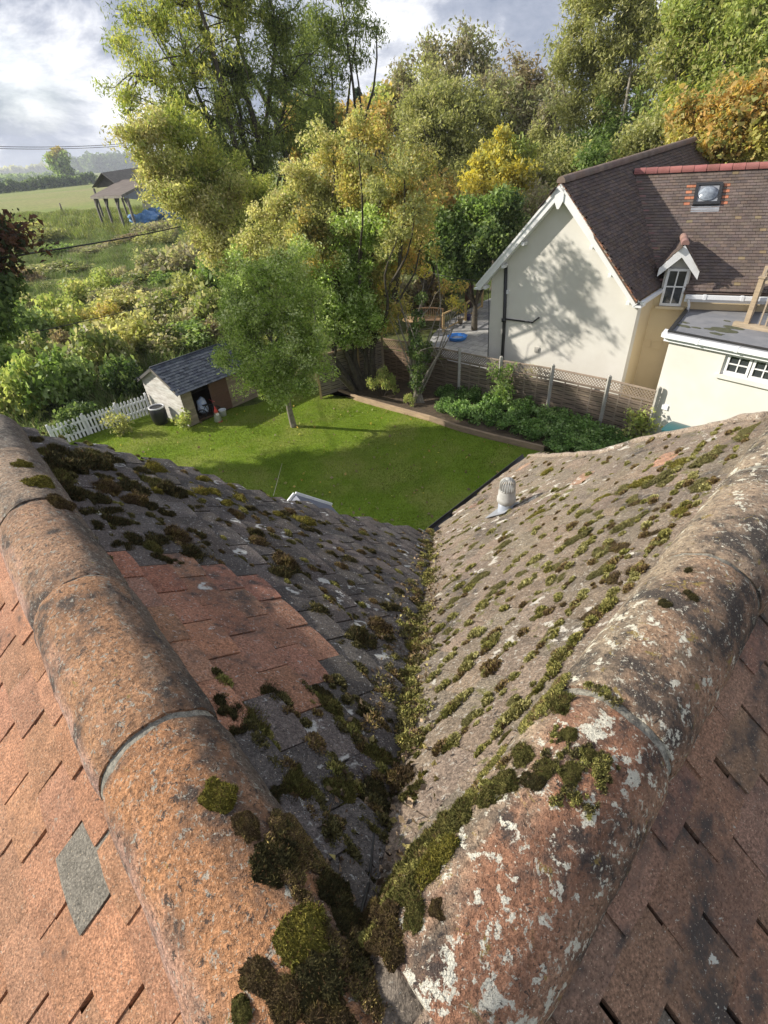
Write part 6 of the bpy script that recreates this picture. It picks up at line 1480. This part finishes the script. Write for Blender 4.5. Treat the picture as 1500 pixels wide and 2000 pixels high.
LM = [(60, 868, 40, 'dark'), (85, 895, 36, 'green'), (115, 890, 50, 'dark'), (180, 893, 44, 'green'), (172, 912, 60, 'dark'), (220, 905, 40, 'dark'), (130, 920, 60, 'dark'), (100, 925, 44, 'dark'), (118, 945, 50, 'green'), (135, 975, 60, 'dark'), (172, 980, 55, 'dark'), (205, 965, 50, 'brown'), (200, 940, 34, 'dark'), (237, 943, 30, 'dark'), (275, 928, 30, 'dark'), (305, 925, 44, 'bright'), (255, 965, 54, 'dark'), (258, 987, 50, 'brown'), (300, 950, 54, 'green'), (335, 970, 54, 'dark'), (307, 968, 34, 'bright'), (365, 970, 30, 'bright'), (388, 968, 34, 'bright'), (415, 967, 34, 'bright'), (450, 958, 26, 'bright'), (370, 950, 20, 'bright'), (397, 945, 34, 'bright'), (285, 995, 40, 'dark'), (325, 1012, 30, 'dark'), (385, 1000, 30, 'dark'), (465, 980, 34, 'bright'), (440, 990, 30, 'bright'), (460, 1010, 36, 'brown'), (180, 1012, 54, 'dark'), (215, 1010, 50, 'dark'), (225, 1030, 44, 'dark'), (195, 1035, 46, 'dark'), (295, 1033, 22, 'dark'), (265, 1060, 54, 'dark'), (310, 1065, 52, 'dark'), (296, 1080, 40, 'green'), (235, 1077, 44, 'dark'), (350, 1055, 56, 'brown'), (378, 1052, 36, 'dark'), (400, 1070, 34, 'dark'), (380, 1090, 64, 'dark'), (315, 1103, 44, 'dark'), (350, 1108, 26, 'dark'), (430, 1028, 30, 'dark'), (500, 1050, 40, 'dark'), (508, 1070, 46, 'brown'), (545, 1015, 34, 'bright'), (590, 1025, 36, 'bright'), (600, 1040, 30, 'dark'), (562, 1005, 30, 'brown'), (490, 1000, 28, 'dark'), (620, 1045, 24, 'dark'), (660, 1042, 24, 'brown'), (555, 1105, 50, 'brown'), (560, 1125, 60, 'dark'), (540, 1130, 40, 'dark'), (590, 1135, 36, 'dark'), (575, 1158, 34, 'dark'), (640, 1090, 34, 'dark'), (670, 1118, 30, 'brown'), (680, 1105, 40, 'dark'), (625, 1115, 20, 'brown'), (710, 1120, 26, 'dark'), (700, 1060, 24, 'dark'), (720, 1082, 28, 'dark'), (760, 1050, 24, 'green'), (758, 1070, 22, 'brown'), (785, 1085, 24, 'brown'), (790, 1060, 20, 'dark'), (640, 1175, 36, 'dark'), (740, 1150, 26, 'dark'), (775, 1165, 34, 'dark'), (635, 1185, 26, 'dark'), (700, 1185, 26, 'dark'), (765, 1195, 44, 'dark'), (790, 1205, 30, 'brown'), (620, 1205, 46, 'dark'), (600, 1190, 34, 'dark'), (690, 1215, 26, 'dark'), (740, 1240, 50, 'brown'), (700, 1258, 50, 'dark'), (755, 1260, 40, 'dark'), (665, 1262, 34, 'dark'), (555, 1180, 24, 'dark'), (530, 1365, 60, 'dark'), (625, 1362, 38, 'dark'), (655, 1350, 28, 'dark'), (700, 1398, 46, 'dark'), (640, 1395, 54, 'green'), (690, 1430, 36, 'green'), (715, 1455, 40, 'green'), (730, 1490, 56, 'green'), (445, 1395, 60, 'dark'), (492, 1425, 72, 'green'), (470, 1440, 60, 'dark'), (575, 1550, 70, 'green'), (655, 1555, 72, 'green'), (545, 1580, 60, 'dark'), (720, 1570, 64, 'dark'), (638, 1628, 44, 'green'), (710, 1632, 46, 'green'), (610, 1500, 20, 'dark'), (750, 1560, 40, 'dark'), (760, 1420, 40, 'dark')]
for t_ in LM: mossL(*t_)
for i in range(70):
    x = rm.uniform(420, 830); y0 = 965 + (x - 400) * .18; y = y0 + 12 + rm.random() ** 1.3 * (240 if x > 640 else 130)
    if inpoly(sv(S_LI, aL, px_on(S_LI, x, y)), redpoly): continue
    mossL(x, y, rm.uniform(10, 24), rm.choice(['dark', 'dark', 'brown', 'green']))
RM = [(1455, 855, 60, 'green'), (1475, 840, 44, 'green'), (1410, 885, 44, 'green'), (1380, 905, 70, 'green'), (1330, 915, 70, 'bright'), (1395, 893, 40, 'green'), (1290, 942, 60, 'green'), (1255, 950, 60, 'bright'), (1215, 965, 50, 'green'), (1180, 978, 40, 'bright'), (1235, 985, 50, 'green'), (1310, 945, 40, 'green'), (1360, 960, 60, 'green'), (1335, 1010, 66, 'bright'), (1290, 1000, 40, 'brown'), (1245, 992, 40, 'brown'), (1150, 1005, 40, 'green'), (1125, 997, 24, 'bright'), (1165, 1015, 36, 'green'), (1230, 1030, 60, 'green'), (1190, 1040, 40, 'brown'), (1270, 1060, 60, 'brown'), (1215, 1070, 60, 'brown'), (1180, 1088, 60, 'green'), (1295, 1060, 46, 'green'), (1130, 1060, 56, 'green'), (1095, 1110, 52, 'green'), (1100, 1135, 44, 'green'), (1145, 1105, 20, 'green'), (1180, 1120, 54, 'green'), (1215, 1130, 66, 'brown'), (1120, 1145, 36, 'brown'), (1145, 1175, 36, 'green'), (1165, 1200, 74, 'brown'), (1090, 1195, 50, 'brown'), (1085, 1245, 44, 'green'), (1055, 1245, 26, 'green'), (1040, 1190, 40, 'green'), (1050, 1210, 26, 'green'), (1030, 1145, 44, 'green'), (1020, 1130, 36, 'green'), (965, 1160, 50, 'green'), (975, 1150, 30, 'green'), (980, 1225, 24, 'green'), (995, 1280, 36, 'green'), (1050, 1010, 40, 'bright'), (1000, 1050, 40, 'green'), (985, 1070, 40, 'green'), (925, 1075, 36, 'green'), (900, 1100, 34, 'green'), (990, 1045, 30, 'bright'), (935, 1140, 50, 'green'), (890, 1140, 40, 'green'), (880, 1185, 40, 'green'), (930, 1250, 30, 'green'), (870, 1130, 30, 'green'), (905, 1045, 30, 'green'), (895, 1020, 26, 'bright'), (880, 1060, 30, 'green'), (940, 985, 24, 'green'), (1070, 925, 40, 'bright'), (1000, 940, 24, 'bright'), (1130, 912, 24, 'green'), (850, 1315, 40, 'green'), (870, 1245, 40, 'green'), (985, 1010, 20, 'green'), (1100, 960, 30, 'green'), (1040, 965, 30, 'green'), (1010, 1376, 50, 'green'), (925, 1410, 40, 'green')]
for t_ in RM: mossR(*t_)
for i in range(60):
    x = rm.uniform(870, 1330); y = rm.uniform(925, 1230)
    if (x - 850) > (1300 - y) * 1.25 or (x < 1035 and y < 1050 - (x - 850) * .8): continue
    mossR(x, y, rm.uniform(9, 20), rm.choice(['green', 'green', 'bright', 'brown']))
# along the valley
VM = [(842, 1052, 22), (838, 1070, 22), (840, 1088, 20), (832, 1110, 20), (836, 1130, 22), (824, 1150, 22), (828, 1172, 26), (815, 1190, 28), (822, 1210, 30), (806, 1215, 26), (812, 1235, 36), (800, 1250, 34), (815, 1262, 36), (797, 1280, 40), (812, 1290, 40), (790, 1310, 40), (806, 1318, 40), (784, 1340, 44), (800, 1352, 46), (775, 1370, 44), (798, 1385, 50), (790, 1410, 46), (768, 1400, 40), (785, 1425, 34), (812, 1475, 64), (775, 1480, 34), (835, 1475, 34), (800, 1455, 30), (795, 1540, 66), (822, 1560, 60), (785, 1565, 50), (830, 1530, 30), (760, 1510, 40)]
for (x, y, w_) in VM:
    S_ = S_LI if x < 790 - (y - 1050) * .12 + 40 else S_RI
    P = px_on(S_LI, x, y) if (px_on(S_LI, x, y) - CAM).length < (px_on(S_RI, x, y) - CAM).length else px_on(S_RI, x, y)
    r_ = rpx(x, y, math.hypot(P.x, P.y), w_ / 2); tone = rm.choice(['green', 'green', 'bright', 'brown'] if y > 1180 else ['brown', 'dark', 'green'])
    place_moss(P + Z * .005, Z, vdir, r_, tone, f'{SZ[min(3, int(w_ / 22))]} {TW[tone]} moss cushion in the {"upper near" if y > 1440 else "middle" if y > 1230 else "far narrow"} stretch of the roof valley', 'moss cushions lining the roof valley', rm.uniform(1, 1.4), 1.0)
for (x, y, w_, a, tone, lb) in [(45, 908, 32, 'L', 'bright', 'small bright yellow moss cushion on the far left ridge tile, upper of two'), (78, 942, 42, 'L', 'bright', 'bright yellow moss cushion on the far left ridge tile, lower of two'), (122, 982, 48, 'L', 'brown', 'reddish brown moss at the farthest left ridge joint'),
    (428, 1552, 56, 'L', 'bright', 'yellow green moss tuft alone on the nearest left ridge tile'), (480, 1612, 44, 'L', 'brown', 'small brown moss tuft below the lone yellow one on the left ridge'), (540, 1680, 84, 'L', 'dark', 'large dark moss cushion hanging on the valley side of the left ridge'), (600, 1815, 80, 'L', 'bright', 'bright moss cushion on the left ridge nearest the ridge junction'), (575, 1850, 56, 'L', 'bright', 'low end of the bright moss by the ridge junction'), (505, 1905, 50, 'L', 'brown', 'brown moss crust low on the nearest left ridge tile'), (560, 1960, 70, 'L', 'brown', 'brown moss crust at the bottom of the photo on the left ridge'), (470, 1975, 40, 'L', 'green', 'greenish moss speck at the bottom edge on the left ridge'), (620, 1920, 80, 'L', 'dark', 'dark crusty moss left of the cable at the bottom'), (640, 1985, 80, 'L', 'brown', 'brown moss mass left of the cable at the very bottom'),
    (985, 1440, 30, 'R', 'green', 'small grey green moss dot on the crown of the right ridge'), (1110, 1435, 30, 'R', 'green', 'round moss dot near the second right ridge joint, upper'), (1150, 1475, 28, 'R', 'green', 'round moss dot near the second right ridge joint, right'), (1115, 1510, 36, 'R', 'green', 'round moss dot near the second right ridge joint, lower'), (1020, 1475, 46, 'R', 'green', 'moss cushion along the edge of the nearest right ridge tile'), (1065, 1500, 40, 'R', 'green', 'moss cushion on the crown of the nearest right ridge tile'), (1040, 1525, 40, 'R', 'dark', 'darker moss cushion on the crown of the nearest right ridge tile'), (985, 1530, 56, 'R', 'green', 'wide moss cushion at the head of the moss strip on the right ridge'), (950, 1560, 50, 'R', 'green', 'moss in the strip along the right ridge, just below its head'), (1090, 1375, 56, 'R', 'green', 'moss cushion beside the second mortar joint of the right ridge'), (1350, 1165, 26, 'R', 'dark', 'dark moss dot on the white lichen of the right ridge'), (1300, 1180, 22, 'R', 'dark', 'tiny dark moss dot on the white lichen of the right ridge'), (1350, 1115, 24, 'R', 'dark', 'dark moss dot by the first mortar joint of the right ridge')]:
    P, nn = on_tube(x, y, aL if a == 'L' else aR, .128); r_ = rpx(x, y, max(.02, math.hypot(P.x, P.y)), w_ / 2)
    place_moss(P - nn * r_ * .05, nn, aL if a == 'L' else aR, r_ * 1.05, tone, lb, 'moss on the ridge tiles', rm.uniform(1, 1.4), .8)
strip = [(905, 1590, 56, 'green'), (880, 1615, 60, 'green'), (850, 1640, 66, 'green'), (870, 1660, 56, 'bright'), (820, 1670, 70, 'green'), (790, 1700, 66, 'green'), (840, 1700, 60, 'bright'), (765, 1735, 60, 'green'), (800, 1745, 56, 'green'), (725, 1765, 60, 'brown'), (755, 1790, 60, 'brown'), (720, 1800, 56, 'brown'), (700, 1830, 50, 'brown'), (810, 1790, 44, 'green'), (855, 1780, 30, 'brown'), (670, 1700, 90, 'dark'), (640, 1660, 70, 'dark'), (690, 1740, 70, 'dark'), (610, 1640, 60, 'brown'), (650, 1740, 70, 'dark'), (670, 1790, 60, 'dark'), (770, 1840, 50, 'brown'), (690, 1870, 60, 'dark'), (735, 1835, 40, 'brown')]
for (x, y, w_, tone) in strip:
    A1, n1 = on_tube(x, y, aR, .128); A2, n2 = on_tube(x, y, aL, .128)
    cand = [(q, n_) for q, n_ in ((A1, n1), (A2, n2)) if abs((q - O - (aR if n_ is n1 else aL) * (q - O).dot(aR if n_ is n1 else aL)).length - .128) < .003 and (q - O).dot(aR if n_ is n1 else aL) > .03]
    pv = px_on(S_LI, x, y); pr2 = px_on(S_RI, x, y); cand += [(pv, S_LI[2])] if (pv - CAM).length < (pr2 - CAM).length else [(pr2, S_RI[2])]
    P, nn = min(cand, key=lambda c: (c[0] - CAM).length); r_ = rpx(x, y, max(.02, math.hypot(P.x, P.y)), w_ / 2)
    side = 'right' if x > 740 else 'left'
    place_moss(P - nn * r_ * .1, (nn + Z * .4).normalized(), vdir, r_ * 1.1, tone, f'{TW[tone]} moss lump on the {side} bank, ' + ('at the upper tip' if y < 1660 else 'halfway down' if y < 1760 else 'at the ridge junction'), 'moss banks at the head of the valley', rm.uniform(1, 1.4), .9)
# crumbs of debris in the valley: countless
rng = np.random.default_rng(12); nC = 5200; t_ = rng.random((nC, 1)) ** .8; P0a = np.array(vpt(-.10)); P1a = np.array(vcorn); C = P0a + (P1a - P0a) * t_; wv = rng.normal(size=(nC, 1)) * (.045 - .02 * t_)
C = C + np.array(sd2) * wv; C[:, 2] += np.abs(wv[:, 0]) * .70 + .012
V, F, Cc = leaves(rng, C, nC, .006, .012, .008, [(.10, .07, .05), (.16, .12, .08), (.07, .055, .045), (.22, .19, .08), (.30, .22, .15)], 0)
tag(link('moss_crumbs', npmesh('moss_crumbs', V, F, Cc), None, M['moss']), 'loose brown crumbs and moss debris lying along the roof valley', 'debris', kind='stuff')

def moss_flecks(S_, a, quad, n, tones, seed, sz, label, dens=None):
    rng = np.random.default_rng(seed); Vs = []; Cs = []; gauge = .1
    k = 0; tries = 0
    while k < n and tries < n * 30:
        tries += 1; x = rng.uniform(quad[0], quad[2]); y = rng.uniform(quad[1], quad[3])
        P = px_on(S_, x, y); s_, v_ = sv(S_, a, P)
        if not inpoly((s_, v_), polyLI if S_ is S_LI else polyRI): continue
        if S_ is S_LI and inpoly((s_, v_), redpoly): continue
        if dens and rng.random() > dens(s_, v_): continue
        v_ = (math.floor(v_ / gauge) + 1) * gauge + rng.normal() * .012      # most sit at the lower edge of a tile
        r_ = sz * (.4 + 1.2 * rng.random() ** 2); asp = 1 + 1.2 * rng.random(); c0 = S_[0] + a * s_ + S_[1] * v_ + S_[2] * .016; m_ = int(40 + 90 * (r_ / sz)); pal = np.array(MOSSC[tones[rng.integers(0, len(tones))]])
        ang = rng.random(m_) * 6.283; rr = rng.random(m_) ** .5; ux = np.cos(ang) * rr * r_ * asp; vy = np.sin(ang) * rr * r_; hh = np.sqrt(1 - rr ** 2) * r_ * .75
        A_ = np.array(a); D_ = np.array(S_[1]); N_ = np.array(S_[2]); q = np.array(c0) + ux[:, None] * A_ + vy[:, None] * D_ + hh[:, None] * N_
        nn = np.cos(ang)[:, None] * rr[:, None] * A_ + np.sin(ang)[:, None] * rr[:, None] * D_ + N_ + rng.normal(size=(m_, 3)) * .4; nn /= np.linalg.norm(nn, axis=1)[:, None]
        e = np.cross(nn, rng.normal(size=(m_, 3))); e /= np.linalg.norm(e, axis=1)[:, None]; w_ = .0022 + .0018 * rng.random((m_, 1)) + r_ * .05
        h = .004 + r_ * .25 * rng.random((m_, 1)); q = q - nn * r_ * .3
        Vs.append(np.stack([q - e * w_, q + e * w_, q + nn * h + nn * r_ * .3], 1).reshape(-1, 3)); Cs.append(np.repeat(pal[rng.integers(0, len(pal), m_)] * (.5 + 1.0 * rng.random((m_, 1))), 3, 0)); k += 1
    V = np.concatenate(Vs); F = np.arange(len(V)).reshape(-1, 3); tag(link('moss_flecks', npmesh('moss_flecks', V, F, np.concatenate(Cs)), None, M['moss']), label, 'moss', kind='stuff')
moss_flecks(S_LI, aL, (40, 840, 850, 1700), 800, ['dark', 'dark', 'brown', 'green'], 5, .012, 'countless small dark moss flecks at the tile edges of the left slope')
moss_flecks(S_RI, aR, (780, 830, 1500, 1500), 800, ['faded', 'faded', 'green', 'brown'], 6, .012, 'countless small green moss flecks at the tile edges of the right slope', lambda s_, v_: .15 + .85 * min(1, s_ / 1.0))
# fallen leaves on the lawn
rng = np.random.default_rng(31); q = np.array([tuple(gz(rng.uniform(230, 1040), rng.uniform(770, 1020))) for _ in range(700)]); q[:, 2] = .05
V, F, Cc = leaves(rng, q, 700, .01, .07, .05, PAL['yellow'] + PAL['orange'] + PAL['brown'] * 3, 0)
tag(link('fallen_leaves', npmesh('fallen_leaves', V, F, Cc), None, M['leaf']), 'scattered fallen autumn leaves lying on the lawn', 'leaves', kind='stuff')

def tube_flecks(a, side, s_rng, t_rng, n, tones, seed, sz, label):
    rng = np.random.default_rng(seed); Vs = []; Cs = []; A_ = np.array(a)
    for k in range(n):
        s_ = rng.uniform(*s_rng); t = R(rng.uniform(*t_rng)); N_ = np.array(Z) * math.cos(t) + np.array(side) * math.sin(t); T_ = np.cross(N_, A_)
        if mnoise.noise(Vector((s_ * 9, t * 2.2, seed))) < -.05: continue
        r_ = sz * (.35 + 1.3 * rng.random() ** 2); c0 = np.array(O) + A_ * s_ + N_ * .128; m_ = int(50 + 60 * r_ / sz); pal = np.array(MOSSC[tones[rng.integers(0, len(tones))]])
        ang = rng.random(m_) * 6.283; rr = rng.random(m_) ** .5 * (.7 + .5 * rng.random(m_)); q = c0 + (np.cos(ang) * rr * r_ * 1.3)[:, None] * A_ + (np.sin(ang) * rr * r_)[:, None] * T_ + (np.sqrt(np.clip(1 - rr ** 2, 0, 1)) * r_ * .5)[:, None] * N_
        nn = N_ + rng.normal(size=(m_, 3)) * .6; nn /= np.linalg.norm(nn, axis=1)[:, None]; e = np.cross(nn, rng.normal(size=(m_, 3))); e /= np.linalg.norm(e, axis=1)[:, None]
        w_ = .0008 + .0012 * rng.random((m_, 1)); h = .002 + .006 * rng.random((m_, 1)); q = q - nn * .001
        Vs.append(np.stack([q - e * w_, q + e * w_, q + nn * h], 1).reshape(-1, 3)); Cs.append(np.repeat(pal[rng.integers(0, len(pal), m_)] * (.4 + 1.2 * rng.random((m_, 1))), 3, 0))
    V = np.concatenate(Vs); tag(link('moss_crust', npmesh('moss_crust', V, np.arange(len(V)).reshape(-1, 3), np.concatenate(Cs)), None, M['moss']), label, 'moss', kind='stuff')
tube_flecks(aR, sideR, (.10, .72), (-84, -44), 560, ['green', 'green', 'green', 'brown'], 3, .008, 'green moss crust along the valley side of the nearest right ridge tile')
tube_flecks(aR, sideR, (.40, .68), (-30, 25), 260, ['green', 'dark'], 4, .006, 'sparse green moss dots on the crown of the nearest right ridge tile')
tube_flecks(aL, sideL, (.02, .34), (30, 88), 800, ['brown', 'dark', 'brown', 'brown'], 5, .006, 'dark crumbly moss crust on the valley side of the nearest left ridge tile')

# continuous mossy strip in the bed of the valley
rng = np.random.default_rng(77); Vs = []; Cs = []
for k in range(900):
    t = rng.random() ** .9 * 1.02; off = rng.normal() * (.032 - .012 * t); b0 = np.array(vpt(t)) if t > .12 else np.array(vpt(.12 + rng.random() * .1))
    if mnoise.noise(Vector((t * 14, off * 20, 2))) < -.05: continue
    r_ = (.016 - .004 * t) * (.4 + 1.2 * rng.random()); c0 = b0 + np.array(sd2) * off + np.array([0, 0, abs(off) * .68 + .012]); m_ = 110
    pal = np.array(MOSSC[['green', 'green', 'brown', 'dark', 'green'][rng.integers(0, 5)] if off > -.01 else ['dark', 'brown', 'green'][rng.integers(0, 3)]])
    v3 = rng.normal(size=(m_, 3)); v3 /= np.linalg.norm(v3, axis=1)[:, None]; v3[:, 2] = np.abs(v3[:, 2]); q = c0 + v3 * r_ * (.6 + .5 * rng.random((m_, 1)))
    nn = v3 + rng.normal(size=(m_, 3)) * .5; nn /= np.linalg.norm(nn, axis=1)[:, None]; e = np.cross(nn, rng.normal(size=(m_, 3))); e /= np.linalg.norm(e, axis=1)[:, None]; w_ = r_ * (.08 + .10 * rng.random((m_, 1)))
    Vs.append(np.stack([q - e * w_, q + e * w_, q + nn * r_ * (.15 + .4 * rng.random((m_, 1)))], 1).reshape(-1, 3)); Cs.append(np.repeat(pal[rng.integers(0, len(pal), m_)] * (.35 + 1.25 * rng.random((m_, 1))), 3, 0))
V = np.concatenate(Vs); tag(link('valley_moss', npmesh('valley_moss', V, np.arange(len(V)).reshape(-1, 3), np.concatenate(Cs)), None, M['moss']), 'continuous strip of fine moss filling the bed of the roof valley', 'moss', kind='stuff')

# ------------------------------------------------------------------ air between here and the far fields
HZ = 0.00028
mb = MB(); mb.box((0, 1440, 34), (2900, 0, 0), (0, 1540, 0), (0, 0, 36)); hz = mb.mesh('haze')
mh = bpy.data.materials.new('haze'); mh.use_nodes = True; nh = mh.node_tree; nh.nodes.clear(); oh_ = N(nh, 'ShaderNodeOutputMaterial'); pv = N(nh, 'ShaderNodeVolumePrincipled')
pv.inputs['Color'].default_value = (.86, .91, 1.0, 1); pv.inputs['Density'].default_value = HZ; pv.inputs['Anisotropy'].default_value = .2; L(nh, pv.outputs[0], oh_.inputs['Volume'])
tag(link('haze', hz, None, mh), 'thin autumn haze over the far fields', kind='stuff')
